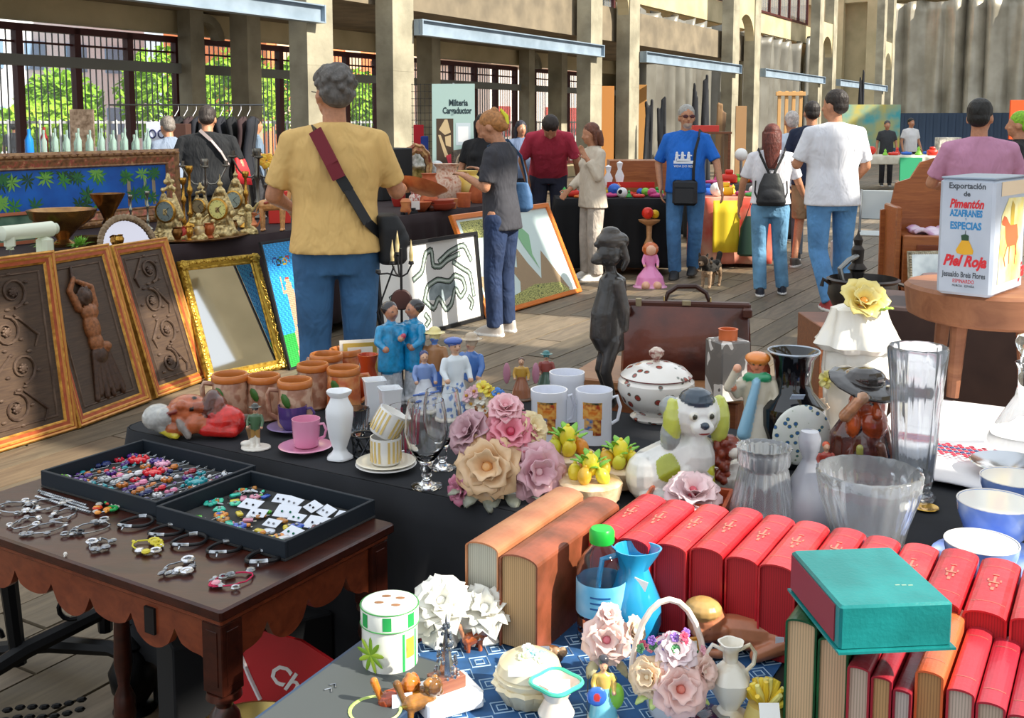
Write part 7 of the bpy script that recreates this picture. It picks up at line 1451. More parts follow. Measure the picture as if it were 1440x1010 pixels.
# striped canister
P = on(549, 950); u = mpp(P); t = thing('lidded_canister', 'white canister with green stripes, leaves and heart-shaped lid marks', 'canister', P); M_w = mat('#f0f2ea', .25, coat=.4); R_ = 39 * u
m = MB(); m.lathe([(R_ * .97, 0), (R_, 3 * u), (R_, 78 * u), (R_ * .96, 80 * u)], 40); m.build('canister_body', M_w, t); m = MB(); m.lathe([(R_ * 1.03, 80 * u), (R_ * 1.04, 82 * u), (R_ * 1.04, 104 * u), (R_ * .98, 108 * u), (.01, 109 * u)], 40); m.build('lid', M_w, t)
m = MB()
for (z) in (81, 106): m.tube([(R_ * 1.04 * math.cos(q * PI / 20), R_ * 1.04 * math.sin(q * PI / 20), z * u) for q in range(40)], .9 * u, 6, closed=True)
m.build('green_line', mat('#3f9a4a', .4), t)
for q in range(7): a0 = q * 2 * PI / 7 + .1; m = MB(); m.grid(lambda i, j: (R_ * 1.047 * math.cos(a0 + .3 * i), R_ * 1.047 * math.sin(a0 + .3 * i), (84 + 19 * j) * u), 4, 1); m.build('stripe', mat('#2fa858', .4), t, 0)
for (x, y) in ((-14, -4), (10, -12), (14, 10), (-6, 16)): m = MB(); m.ball((x * u, y * u, 109.2 * u), (7 * u, 3.6 * u, .6 * u), 10); m.build('heart_mark', mat('#a8744a', .5), t)
for q in range(9): a = -2.2; e = q * .7; m = MB(); m.M = Matrix.Rotation(a, 4, 'Z') @ Matrix.Translation((R_ * 1.004, 0, 46 * u)) @ Matrix.Rotation(e, 4, 'X'); m.ball((0, 0, 13 * u), (.8 * u, 3.5 * u, 13 * u), 8); m.build('painted_leaf', mat(['#7ea82a', '#a8c83a'][q % 2], .4), t)
m = MB(); m.grid(lambda i, j: (R_ * 1.004 * math.cos(-1.0 + .1 * i), R_ * 1.004 * math.sin(-1.0 + .1 * i), (20 + 56 * j) * u), 2, 1); m.grid(lambda i, j: (R_ * 1.004 * math.cos(-.4 + .1 * i), R_ * 1.004 * math.sin(-.4 + .1 * i), (20 + 56 * j) * u), 2, 1); m.build('green_frame', mat('#2fa858', .4), t, 0)
m = MB(); m.grid(lambda i, j: (R_ * 1.006 * math.cos(-.85 + .4 * i), R_ * 1.006 * math.sin(-.85 + .4 * i), (40 + 28 * j) * u), 4, 2); m.build('painted_flower', multi([(.3, '#e89a3a'), (.5, '#d8d84a'), (.7, '#c8402a')], 40, .4), t, 0)
# album and dark pad
P = at(512, 985, TZ); m = MB(); m.bbox((0, 0, .012), (.25, .17, .02), .002); o = tag(m.build('photo_album', mat('#2a3f5a', .5), None, 30, P + Vector((-.005, -.02, .0012)), HA + .05), 'dark grey-blue flat case lying at the corner of the nearest table', 'case')
m = MB(); m.box((0, 0, .0225), (.235, .155, .001)); m.build('top_panel', mat('#4a4f50', .7), o, 0); m = MB(); m.tube([(-.02, .03, .024), (-.012, .036, .024), (-.02, .042, .024)], .0012, 5); m.tube([(-.008, .032, .024), (0, .038, .024), (-.006, .044, .024)], .0012, 5); m.build('silver_mark', M_sil, o)
# patterned blue mat under the porcelain
m = MB(); pm = at(760, 985, TZ); m.box((0, 0, .0014), (.5, .62, .0026)); o = tag(m.build('place_mat', mat('#2f5f96', .8, c2='#24486f', ns=20), None, 0, Vector((.06, 1.42, TZ)), HA - PI / 2), 'blue mat with a pale diamond pattern under the porcelain ornaments', 'mat')
m = MB()
for i in range(11):
    for j in range(14):
        x, y = -.23 + i * .046, -.29 + j * .0445
        for s_ in (.019, .009): m.tube([(x - s_, y, .003), (x, y - s_, .003), (x + s_, y, .003), (x, y + s_, .003)], .0012, 4, closed=True)
m.build('diamond_pattern', mat('#a8c4dc', .8), o, 0)['kind'] = 'stuff'
MT = .0022
def onm(px, py): return at(px, py, TZ + .0035)
# white flower-shaped ornaments
def wflower(px, py, h, r, lab, seed):
    P = onm(px, py); u = mpp(P); t = thing('white_porcelain_flower', lab, 'flowers', P); m = MB(); m.lathe([(r * .6 * u, 0), (r * .7 * u, 4 * u), (r * .3 * u, h * .35 * u), (r * .25 * u, h * .5 * u)], 20, fn=lambda a, z, i: 1 + .1 * math.sin(a * 6)); m.build('stand', mat('#eeece2', .3, coat=.3), t)
    bloom(t, (0, -4 * u, h * .55 * u), r * u, (0, -.7, .8), '#f4f2ea', '#e8e6da', seed=seed, wavy=.2, n=(3, 4, 5)); bloom(t, (-r * .4 * u, -8 * u, h * .3 * u), r * .7 * u, (-.5, -.8, .4), '#f2f0e4', '#e4e2cc', seed=seed + 1, n=(3, 4), tilt=(20, 50)); return t
wflower(622, 905, 105, 36, 'white porcelain flower standing behind the silver tree ornament', 31); wflower(682, 900, 78, 34, 'lower white porcelain flower beside the worn tan book', 33)
# silver tree on a wooden base standing on a white box
P = onm(628, 992); u = mpp(P); m = MB(); m.bbox((0, 0, 14 * u), (86 * u, 66 * u, 27 * u), 3 * u); tag(m.build('white_box', mat('#eeeef0', .5), None, 30, P, .5), 'white cardboard box under the silver ornament', 'box')
P2 = P + Vector((0, 0, 28.2 * u)); t = thing('silver_ornament', 'silver filigree pyramid ornament on a square wooden base', 'ornament', P2, .6); m = MB(); m.bbox((0, 0, 9 * u), (44 * u, 34 * u, 18 * u), 1 * u); m.build('base', wood('#8a5240', '#a0684f', 10, .4), t)
rr = random.Random(5); m = MB(); m.lathe([(12 * u, 18 * u), (7 * u, 50 * u), (3 * u, 80 * u), (.5 * u, 106 * u)], 8)
for q in range(60): z = rr.uniform(18, 92); a = rr.uniform(0, 6.3); r = (1 - (z - 18) / 92) * 17; m.ball((r * math.cos(a) * u, r * math.sin(a) * u, z * u), (3 * u, 2 * u, 3.5 * u), 6)
m.build('filigree', M_sil, t)
# amber glass animals at the front
def animal(px, py, s_, lab, c1, c2_, tagc=None):
    P = on(px, py); u = mpp(P) * s_; o = Org(); rr = random.Random(px)
    o.cap(K0(-12, 0, 22, u), K0(8, 0, 26, u), 12 * u, 11 * u, c1); o.ell(K0(14, -4, 40, u), tuple(q * u for q in (11, 10, 11)), c2_)
    for _ in range(14): a = rr.uniform(0, 6.3); o.ell(K0(12 + 11 * math.cos(a), -2 + 5 * math.sin(a * 2), 38 + 11 * math.sin(a), u), 4 * u, c2_ if _ % 2 else c1)
    for x in (-14, 8):
        for y in (-6, 6): o.cap(K0(x, y, 18, u), K0(x, y, 2, u), 5 * u, 4 * u, c1)
    o.cap(K0(-20, 0, 26, u), K0(-28, 0, 48, u), 4 * u, 5 * u, c2_)
    q = o.build('glass_animal', vcol(.1, .9, .002, 60, var=.4), None, u * 1.1, 2, loc=P, rz=.3); tag(q, lab, 'ornament')
    if tagc: m = MB(); m.box((2 * u, -15 * u, 26 * u), (24 * u, .001, 20 * u)); m.build('price_tag', mat('#dfe6f4', .6), q, 0)
    return q
def K0(x, y, z, u): return (x * u, y * u, z * u)
animal(560, 1008, 1.2, 'orange glazed lion ornament with a price tag at the bottom edge', '#c8501f', '#e8862a', True); animal(592, 1012, 1.2, 'amber striped lion ornament at the bottom edge', '#b87a2a', '#8a5a22')
lath('green_bowl', 'pale green glazed bowl cut by the bottom edge of the picture', 'bowl', on(528, 1022), [(16, 0), (18, 2), (34, 16), (38, 24), (35, 25), (20, 8), (0.01, 5)], mat('#b8d86a', .2, coat=.5, c2='#e8f0b0', ns=9), 28)
animal(668, 915, .8, 'small orange fish-shaped ornament beside the silver pyramid', '#d8703a', '#e8a47a'); animal(602, 898, .7, 'small red and white ornament behind the canister', '#c84a4a', '#e8c8c0')
# lidded cream bowls with flowers
P = onm(744, 985); u = mpp(P); t = thing('flower_lidded_bowl', 'cream round porcelain box with a floral lid on a ruffled stand', 'bowl', P); Mcr = mat('#ece2c4', .25, coat=.5, c2='#d8c498', ns=12)
m = MB(); m.lathe([(30 * u, 0), (36 * u, 4 * u), (46 * u, 22 * u), (52 * u, 30 * u), (48 * u, 34 * u), (.01, 32 * u)], 48, fn=lambda a, z, i: 1 + .05 * math.sin(a * 14)); m.build('stand', Mcr, t); m = MB(); m.lathe([(46 * u, 34 * u), (48 * u, 42 * u), (44 * u, 44 * u), (46 * u, 47 * u), (42 * u, 58 * u), (24 * u, 70 * u), (.01, 73 * u)], 40); m.build('box_and_lid', Mcr, t)
for i, (dx, dy, dz, c) in enumerate(((4, -8, 72, '#a8d4d8'), (14, -16, 68, '#c8e0c0'), (-8, -14, 70, '#d8e4b8'), (20, -4, 66, '#8fc0cc'), (-2, 2, 74, '#e8f0e0'))): bloom(t, (dx * u, dy * u, dz * u), 9 * u, (dx * .02, -.4, 1), c, c, n=(5,), tilt=(60,), seed=3)
m = MB(); m.M = Matrix.Translation((-18 * u, -36 * u, 62 * u)) @ Matrix.Rotation(.8, 4, 'X'); m.box((0, 0, 0), (22 * u, 14 * u, .8 * u)); m.build('price_tag', mat('#eef2fa', .6), t, 0)
P = on(782, 1020); u = mpp(P); t = thing('mint_rimmed_vase', 'white vase with a square mint-green rim at the bottom edge', 'vase', P); m = MB(); m.lathe([(20 * u, 0), (26 * u, 20 * u), (16 * u, 40 * u), (20 * u, 52 * u), (33 * u, 64 * u), (29 * u, 64 * u), (14 * u, 46 * u), (.01, 42 * u)], 36, fn=lambda a, z, i: 1 + (.1 * math.cos(4 * a) if z > 48 * u else 0)); m.build('vase_body', mat('#ece8d8', .25, coat=.4, c2='#e8c8b8', ns=14), t)
m = MB(); m.tube([((33 * (1 + .1 * math.cos(4 * q * PI / 20))) * u * math.cos(q * PI / 20), (33 * (1 + .1 * math.cos(4 * q * PI / 20))) * u * math.sin(q * PI / 20), 64 * u) for q in range(40)], 3.2 * u, 7, closed=True); m.build('rim', mat('#4ac8a4', .2, coat=.5), t); m = MB(); m.M = Matrix.Translation((4 * u, -10 * u, 62 * u)) @ Matrix.Rotation(.6, 4, 'X'); m.box((0, 0, 0), (30 * u, 22 * u, .8 * u)); m.build('price_tag', mat('#f4f6fa', .6), t, 0)
P = onm(772, 935); u = mpp(P); o = Org(); o.ell(K0(0, 0, 14, u), tuple(q * u for q in (22, 16, 14)), '#8a5a3a'); [o.ell(K0(-16 + 5 * q, -6, 18 + 4 * (q % 2), u), 7 * u, '#c8a07a' if q % 2 else '#6a4a32') for q in range(8)]; q = tag(o.build('shell_ornament', vcol(.3, .4, 0, var=.3), None, u * 1.2, 2, loc=P), 'brown striped shell-like ornament with a price tag before the worn book', 'ornament'); m = MB(); m.M = Matrix.Translation((-12 * u, -15 * u, 26 * u)) @ Matrix.Rotation(-.4, 4, 'X'); m.box((0, 0, 0), (24 * u, .8 * u, 16 * u)); m.build('price_tag', mat('#e4e8f4', .6), q, 0)
# rose sculpture, basket of flowers
P = onm(850, 958); u = mpp(P); t = thing('porcelain_roses', 'porcelain stem of three pale pink roses before the water bottle', 'flowers', P); m = MB(); m.tube([(0, 0, 0), (0, 0, 60 * u)], 6 * u, 8); m.lathe([(16 * u, 0), (18 * u, 4 * u), (6 * u, 12 * u)], 16); m.build('stem', mat('#8a9a5a', .4), t)
bloom(t, (2 * u, -10 * u, 66 * u), 30 * u, (-.1, -1, .5), '#f2dcd4', '#e8b8b4', seed=41, core='#e07a8a'); bloom(t, (4 * u, -4 * u, 96 * u), 17 * u, (.1, -.7, 1), '#f0d4cc', '#e8b4ac', seed=42, n=(4, 5), tilt=(15, 45)); bloom(t, (34 * u, -2 * u, 74 * u), 20 * u, (.9, -.7, .5), '#efe0cc', '#e4c4a8', seed=43, n=(4, 5), tilt=(15, 45)); leaves(t, [((-8 * u, -8 * u, 40 * u), 34 * u, 18 * u, -.8, 2.4), ((10 * u, -8 * u, 40 * u), 34 * u, 18 * u, -.8, 4.0)], '#a8a484', '#c4bc94')
P = on(940, 1004); u = mpp(P); t = thing('porcelain_flower_basket', 'porcelain basket with an arched handle, filled with pink roses and small blossoms', 'flowers', P); m = MB(); m.lathe([(24 * u, 0), (28 * u, 4 * u), (36 * u, 34 * u), (42 * u, 48 * u), (36 * u, 48 * u), (.01, 40 * u)], 36, fn=lambda a, z, i: 1 + .03 * math.sin(a * 18)); m.build('basket', M_por, t)
m = MB(); m.tube([(52 * u * math.cos(q * PI / 12), 8 * u, (46 + 118 * math.sin(q * PI / 12)) * u) for q in range(13)], 4.5 * u, 8); m.build('handle', mat('#e8c8b4', .3, coat=.4, c2='#f4f0ea', ns=30), t)
bloom(t, (8 * u, -34 * u, 56 * u), 33 * u, (.1, -1, .5), '#f2d4cc', '#e8b0a4', seed=51, core='#d87a6a'); bloom(t, (-30 * u, -22 * u, 66 * u), 24 * u, (-.5, -.9, .5), '#ecd8b4', '#e0b898', seed=52); bloom(t, (6 * u, -14 * u, 94 * u), 26 * u, (0, -.7, .8), '#f4e8e8', '#e8c4cc', seed=53); bloom(t, (40 * u, -16 * u, 70 * u), 22 * u, (.6, -.8, .5), '#f0d8c8', '#e8b8b0', seed=54)
rr = random.Random(6)
for i in range(26):
    c = ['#c84a6a', '#d87a9a', '#8a62b8', '#e8a8b8', '#4a8a5a'][i % 5]; a = rr.uniform(0, PI); r = rr.uniform(24, 52); bloom(t, (r * math.cos(a) * u, (-14 + rr.uniform(-10, 14)) * u, (86 + r * .75 * math.sin(a)) * u), 7 * u, (math.cos(a), -.8, .6), c, c, n=(5,), tilt=(55,), seed=3)
leaves(t, [((math.cos(a) * 24 * u, -24 * u, 50 * u), 34 * u, 18 * u, -.6, a - PI / 2) for a in (3.5, 4.1, 4.7, 5.3, 5.9)], '#9ab05a', '#c8d88a')
P = on(1000, 950); m = MB(); m.M = Matrix.Rotation(.25, 4, 'Z') @ Matrix.Rotation(-.25, 4, 'X'); u = mpp(P); m.bbox((0, 0, 24 * u), (44 * u, 6 * u, 48 * u), 2 * u, k=0); m.box((0, -3.4 * u, 24 * u), (34 * u, 1 * u, 38 * u), k=1); tag(m.build('small_plaque', [mat('#c8862a', .3, coat=.4), mat('#efe8d8', .3)], None, 30, P + Vector((-.035, .0, .003))), 'small orange-edged porcelain plaque behind the flower basket', 'plaque')
# old man ornament with blue fan
def sage(o, V, h): o.ell(V((-.12, -.2, .5)), V((.17, .05, .17)), '#3a6ec8'); o.ell(V((.2, 0, .4)), V((.14, .12, .22)), '#8ac83a'); o.ell(V((0, .02, 1.0)), V((.09, .09, .08)), '#3a3a42'); o.cap(V((-.27, -.1, .02)), V((-.25, -.1, .8)), h * .015, h * .015, '#2a2a2a'); o.paint('e', (V((-.12, -.26, .5)), V((.06, .05, .08))), '#c83a2a')
figure(848, 1012, 88, 'figurine of a robed man with a blue round fan and green sleeve', '#7ac8d8', '#d8b45a', '#3a3a42', skin='#e0a484', wide=.24, extra=sage)
# sleeping baby ornament
P = onm(1040, 918); u = mpp(P); o = Org(); s1 = '#c8805c'
o.ell(K0(-46, 0, 44, u), tuple(q * u for q in (28, 26, 30)), s1).ell(K0(-52, -4, 64, u), tuple(q * u for q in (27, 26, 16)), '#c8a060').ell(K0(-22, -18, 38, u), tuple(q * u for q in (6, 4, 8)), s1).ell(K0(-58, -20, 36, u), tuple(q * u for q in (10, 8, 8)), s1)
o.cap(K0(-16, 2, 30, u), K0(36, 2, 26, u), 24 * u, 24 * u, s1).ell(K0(52, -2, 28, u), tuple(q * u for q in (24, 24, 24)), s1).cap(K0(60, -16, 24, u), K0(20, -26, 10, u), 14 * u, 10 * u, s1).cap(K0(-14, -14, 30, u), K0(-30, -26, 10, u), 9 * u, 7 * u, s1).cap(K0(-30, -26, 10, u), K0(-50, -26, 10, u), 7 * u, 6 * u, s1); o.paint('e', (K0(-44, -24, 44, u), tuple(q * u for q in (5, 4, 1.6))), '#4a2a1c')
q = tag(o.build('sleeping_baby_ornament', vcol(.35, .2, .001, 40, var=.12), None, u * 1.6, 3, loc=P, rz=-.1), 'ceramic ornament of a sleeping baby lying before the red books', 'ornament'); m = MB(); m.M = Matrix.Translation((54 * u, -26 * u, 32 * u)); m.box((0, 0, 0), (18 * u, .9 * u, 13 * u)); m.build('price_tag', mat('#e4e8f4', .6), q, 0)
# ornate white vase with scroll handles; yellow coral flower; crystal coaster
P = on(1026, 1006); u = mpp(P); t = thing('scroll_handled_vase', 'white and gold rococo vase with two scroll handles', 'vase', P); mv = mat('#ece6d8', .3, coat=.4, c2='#c8a868', ns=26, pos=(.5, .75)); m = MB(); m.lathe([(22 * u, 0), (24 * u, 4 * u), (12 * u, 12 * u), (24 * u, 34 * u), (28 * u, 54 * u), (20 * u, 70 * u), (10 * u, 80 * u), (11 * u, 96 * u), (18 * u, 108 * u), (15 * u, 108 * u), (7 * u, 92 * u), (.01, 84 * u)], 30, fn=lambda a, z, i: 1 + .06 * math.sin(a * 5)); m.build('vase_body', mv, t)
for s_ in (1, -1): m = MB(); m.tube([(s_ * x * u, 0, z * u) for x, z in ((10, 96), (26, 104), (34, 92), (32, 76), (22, 66), (24, 56))], 3 * u, 7); m.build('handle', mv, t)
P = on(1076, 1018); u = mpp(P); t = thing('yellow_coral_ornament', 'yellow frilled coral-like porcelain ornament with a price tag', 'ornament', P); m = MB(); m.lathe([(26 * u, 0), (30 * u, 6 * u), (24 * u, 30 * u)], 20); m.build('base', mat('#d8c070', .4), t); rr = random.Random(8)
for i in range(34):
    a, e = rr.uniform(0, 6.3), rr.uniform(.1, 1.5); d = Vector((math.cos(a) * math.cos(e), math.sin(a) * math.cos(e), math.sin(e))); m = MB(); p0 = Vector((0, 0, 24 * u)); m.tube([p0 + d * 8 * u, p0 + d * 26 * u, p0 + d * 38 * u + Vector((0, 0, 3 * u))], [3 * u, 5 * u, 3.4 * u], 7); m.build('frond', mat(['#f0d64a', '#ecc83a', '#e8e08a'][i % 3], .4, coat=.3), t)
m = MB(); m.M = Matrix.Translation((-4 * u, -38 * u, 40 * u)) @ Matrix.Rotation(-.5, 4, 'X'); m.box((0, 0, 0), (28 * u, .9 * u, 22 * u)); m.build('price_tag', mat('#f4f4f0', .6), t, 0)
lath('glass_coaster', 'round pressed-glass dish at the bottom edge beside the flower basket', 'dish', on(988, 1016), [(34, 0), (36, 3), (38, 7), (34, 7), (.01, 4)], M_glg, 60, fn=lambda a, z, i: 1 + .03 * math.sin(a * 24)); P = on(1266, 1016); u = mpp(P)
t = thing('porcelain_flower', 'tiny pink and white flower tip at the bottom edge before the small books', 'flowers', P + Vector((0, -.012, 0))); m = MB(); m.lathe([(8 * u, 0), (4 * u, 12 * u)], 12); m.build('base', mat('#d8c8c0', .4), t); bloom(t, (0, 0, 12 * u), 12 * u, (0, -.5, 1), '#eec8cc', '#f4e8e8', n=(5, 5), tilt=(20, 55), seed=3)
# ================================================================ BEHIND THE MIDDLE TABLE
M_wd = wood('#6a3a22', '#8a5230', 5, .45); M_wd2 = wood('#8a4a26', '#b06a38', 4, .35, coat=.2)
def boxobj(name, lab, cat, P, d, m, rz=0, b=.004, par=None, grp=None):
    q = MB(); q.bbox((0, 0, d[2] / 2), d, b); return tag(q.build(name, m, par, 30, P, rz), lab, cat, grp)
P = at(945, 535, .70); t = thing('wooden_chest', 'brown wooden chest carrying the old leather bag', 'chest', (P.x, P.y + .12, .002), -.42)
m = MB(); m.bbox((0, 0, .33), (.56, .34, .66), .006); m.build('chest_body', M_wd, t); m = MB(); m.bbox((0, 0, .679), (.6, .38, .034), .006); m.build('lid', wood('#8a5a3a', '#a87850', 5, .4), t)
P = Vector((P.x + .06, P.y + .1, .7)); t = thing('leather_bag', 'worn brown leather doctor bag with a curved handle on the wooden chest', 'bag', P, -.16)
Ml = mat('#6b2f1c', .32, c2='#3a1b16', ns=5, bmp=.003, bs=30, coat=.35, pos=(.4, .62), detail=5); Mb = mat('#4a2418', .4)
m = MB(); vs = []
for z, hx, hy in ((0, .205, .085), (.02, .215, .09), (.12, .212, .075), (.2, .208, .045), (.232, .205, .02)):
    vs += [(x * hx, y * hy, z) for x, y in ((-1, -.8), (-.96, -1), (-.5, -1.05), (0, -1.06), (.5, -1.05), (.96, -1), (1, -.8), (1, .8), (.96, 1), (0, 1.04), (-.96, 1), (-1, .8))]
m.add(vs, [(i * 12 + j, i * 12 + (j + 1) % 12, i * 12 + 12 + (j + 1) % 12, i * 12 + 12 + j) for i in range(4) for j in range(12)] + [tuple(range(11, -1, -1)), tuple(range(48, 60))]); m.build('bag_body', Ml, t, 50)
m = MB(); m.bbox((0, 0, .238), (.425, .036, .022), .006); m.build('frame', Mb, t); m = MB(); m.tube([(-.07, 0, .25), (-.062, 0, .275), (-.03, 0, .298), (.03, 0, .3), (.065, 0, .278), (.075, 0, .25)], [.006, .008, .009, .009, .008, .006], 8); m.build('handle', mat('#3a2018', .35), t)
for x in (-.075, .08): m = MB(); m.tube([(x, -.008, .246), (x, -.008, .262), (x, .008, .262), (x, .008, .246)], .003, 6); m.build('handle_ring', mat('#a08a5a', .3, .8), t)
m = MB(); m.bbox((-.16, -.018, .243), (.02, .01, .03), .002); m.bbox((.0, -.02, .245), (.03, .008, .018), .002); m.build('clasp', mat('#b8a888', .3, .8), t)
for s_ in (-1, 1): m = MB(); m.bbox((s_ * .2, -.03, .22), (.03, .05, .03), .004); m.build('corner_patch', Mb, t)
# rustic stool and spice tin
P = at(1388, 548, TZ); u = mpp(P); t = thing('rustic_stool', 'low rustic stool with a thick round wooden seat carrying the spice tin', 'stool', (P.x, P.y, TZ + .003)); Mr = wood('#7a4a30', '#a06a48', 3, .6, (1, 6, 6)); 
m = MB(); m.lathe([(.215, 0), (.235, .01), (.24, .05), (.245, .09), (.235, .1), (.01, .1)], 28, (0, 0, .215), fn=lambda a, z, i: 1 + .03 * math.sin(a * 3 + 1)); m.build('seat', Mr, t)
for (x, y) in ((-.13, -.09), (.04, -.13), (.16, .08), (-.08, .14)): m = MB(); m.tube([(x * 1.12, y * 1.12, .0), (x, y, .22)], [.017, .024], 10); m.build('leg', Mr, t)
zt = TZ + .003 + .316; c = at(1393, 420, zt); S_ = .27; SA = .150; rz = -rad(42)
ex = Vector((math.cos(rz), math.sin(rz), 0)); ey = Vector((-ex.y, ex.x, 0)); cen = Vector((c.x, c.y, zt)) - ex * SA / 2 + ey * S_ / 2
t = thing('spice_tin', 'tall square spice tin with Pimenton and Piel Roja lettering', 'tin', cen, rz); Hh = .325; Mt = mat('#c3cbd8', .35, .15, c2='#aeb8c8', ns=6); m = MB(); m.bbox((0, 0, Hh / 2), (SA, S_, Hh), .008); m.build('tin_body', Mt, t); m = MB(); m.bbox((0, 0, Hh + .002), (SA * .98, S_ * .98, .006), .002); m.build('lid', mat('#9aa6b4', .3, .6), t, 30)
FA = frameM((0, -S_ / 2 - .0006, Hh / 2), (1, 0, 0), (0, 0, 1)); FB = frameM((SA / 2 + .0006, 0, Hh / 2), (0, 1, 0), (0, 0, 1))
cr, cb, cg, cn = mat('#d42a34', .4), mat('#2f86c0', .4), mat('#4a5058', .5), mat('#e0a82a', .4)
def TX(s, y, size, m_, F=FA, x=0, **k): return lettering(s, size, m_, t, F @ Matrix.Translation((x, y * Hh, 0)), ext=.0003, **k)
TX('Exportación', .44, .023, cg, bold=.0005, fit=.098); TX('de', .372, .019, cg, bold=.0005); TX('Pimentón', .286, .034, cr, shear=.25, bold=.0012, fit=.092); TX('AZAFRANES', .205, .026, cb, bold=.0010, fit=.088); TX('Y', .155, .010, cb); TX('ESPECIAS', .098, .028, cb, bold=.0010, fit=.084)
TX('Piel Roja', -.205, .042, cr, shear=.35, bold=.0018, fit=.118); TX('Jesualdo Breis Flores', -.322, .022, cg, bold=.0004, fit=.118); TX('ESPINARDO', -.378, .015, cr, fit=.058); TX('MURCIA · ESPAÑA', -.418, .009, cg, fit=.06)
def plate(F, pts, m_, name, z=.0004):
    b = MB(); b.M = F; n = len(pts); b.add([(x, y, z) for x, y in pts] + [(x, y, z - .0003) for x, y in pts], [tuple(range(n)), tuple(range(2 * n - 1, n - 1, -1))]); return b.build(name, m_, t, 0)
plate(FA, [(-.024, -.036), (-.02, -.045), (0, -.048), (.022, -.045), (.024, -.036), (.01, -.006), (-.008, -.006)], cn, 'printed_pear'); plate(FA, [(-.009, -.008), (-.011, .006), (0, .01), (.01, .006), (.01, -.008)], mat('#2a4a34', .5), 'printed_leaf', .0006); plate(FA, [(-.001, .008), (.001, .008), (.002, .02), (0, .02)], cg, 'printed_stalk')
plate(FB, [(-.09, -.13), (.11, -.13), (.11, .105), (-.02, .108), (-.075, .06)], mat('#eed65a', .45, c2='#f4ecb8', ns=11), 'printed_field'); plate(FB, [(-.085, .115), (.11, .115), (.11, .155), (-.085, .155)], mat('#e6cfae', .5), 'printed_label'); ob = mat('#c8643a', .5)
plate(FB, [(-.075, .045), (-.055, .06), (-.035, .055), (.0, .03), (.06, .03), (.075, -.01), (.06, -.03), (-.02, -.03), (-.04, .0), (-.045, .03), (-.07, .035)], ob, 'printed_horse', .0008)
for (x0, y0, x1, y1) in ((-.02, -.028, -.045, -.06), (-.045, -.06, -.03, -.085), (.0, -.028, .0, -.08), (.05, -.028, .065, -.06), (.06, -.02, .05, -.085)): plate(FB, [(x0 - .005, y0), (x0 + .005, y0), (x1 + .004, y1), (x1 - .004, y1)], ob, 'printed_horse_leg', .0007)
plate(FB, [(.0, .03), (.03, .03), (.032, .085), (.012, .1), (.0, .08)], mat('#c8a83a', .5), 'printed_rider', .001); TX('Piel Roja', -.33, .062, cr, F=FB, x=.03, shear=.35, bold=.0016); TX('S', .415, .03, cb, F=FB, x=-.065, shear=.2)
# iron pot and water pump on a low stand
P = at(1212, 448, .45); u = mpp(P); boxobj('low_stand', 'low dark wooden stand under the iron pot', 'stand', Vector((P.x + .05, P.y, .003)), (.7, .45, .445), M_wd)
t = thing('iron_pot', 'black round iron pot with side handle behind the yellow porcelain flower', 'pot', P); Mi = mat('#221f1f', .4, .4, c2='#3a3430', ns=12); m = MB(); m.lathe([(20 * u, 0), (38 * u, 12 * u), (48 * u, 34 * u), (46 * u, 52 * u), (50 * u, 56 * u), (46 * u, 58 * u), (40 * u, 34 * u), (.01, 6 * u)], 32); m.build('pot_body', Mi, t); m = MB(); m.tube([(46 * u, 0, 50 * u), (66 * u, 0, 44 * u), (84 * u, 0, 20 * u), (86 * u, 0, 0)], 3 * u, 8); m.tube([(-46 * u, 0, 50 * u), (-56 * u, 0, 56 * u), (-58 * u, 0, 46 * u)], 3 * u, 8); m.build('handle', Mi, t)
t = thing('iron_pump', 'black ornate iron hand pump standing behind the iron pot', 'pump', P + Vector((.03, .2, 0))); m = MB(); m.lathe([(16 * u, 0), (17 * u, 4 * u), (9 * u, 10 * u), (10 * u, 60 * u), (14 * u, 64 * u), (8 * u, 72 * u), (9 * u, 92 * u), (5 * u, 98 * u), (7 * u, 106 * u), (2 * u, 114 * u), (.1 * u, 122 * u)], 16); m.build('pump_body', Mi, t); m = MB(); m.tube([(0, -4 * u, 84 * u), (-16 * u, -12 * u, 78 * u), (-30 * u, -16 * u, 66 * u), (-24 * u, -18 * u, 40 * u), (-10 * u, -20 * u, 0 * u)], 4 * u, 8); m.build('lever', mat('#8a8a88', .3, .8), t)
# dark clutter below the stool
boxobj('dark_chest', 'dark brown chest behind the white cloth, seen between the stool legs', 'chest', Vector((1.75, 4.0, .003)), (.8, .45, .86), mat('#3a2722', .6, c2='#4a342c', ns=6), -.5, .01); boxobj('leather_case', 'reddish-brown leather case lying on the dark chest under the stool', 'case', Vector((1.74, 3.98, .866)), (.42, .26, .1), mat('#5a3228', .35), -.4, .03)
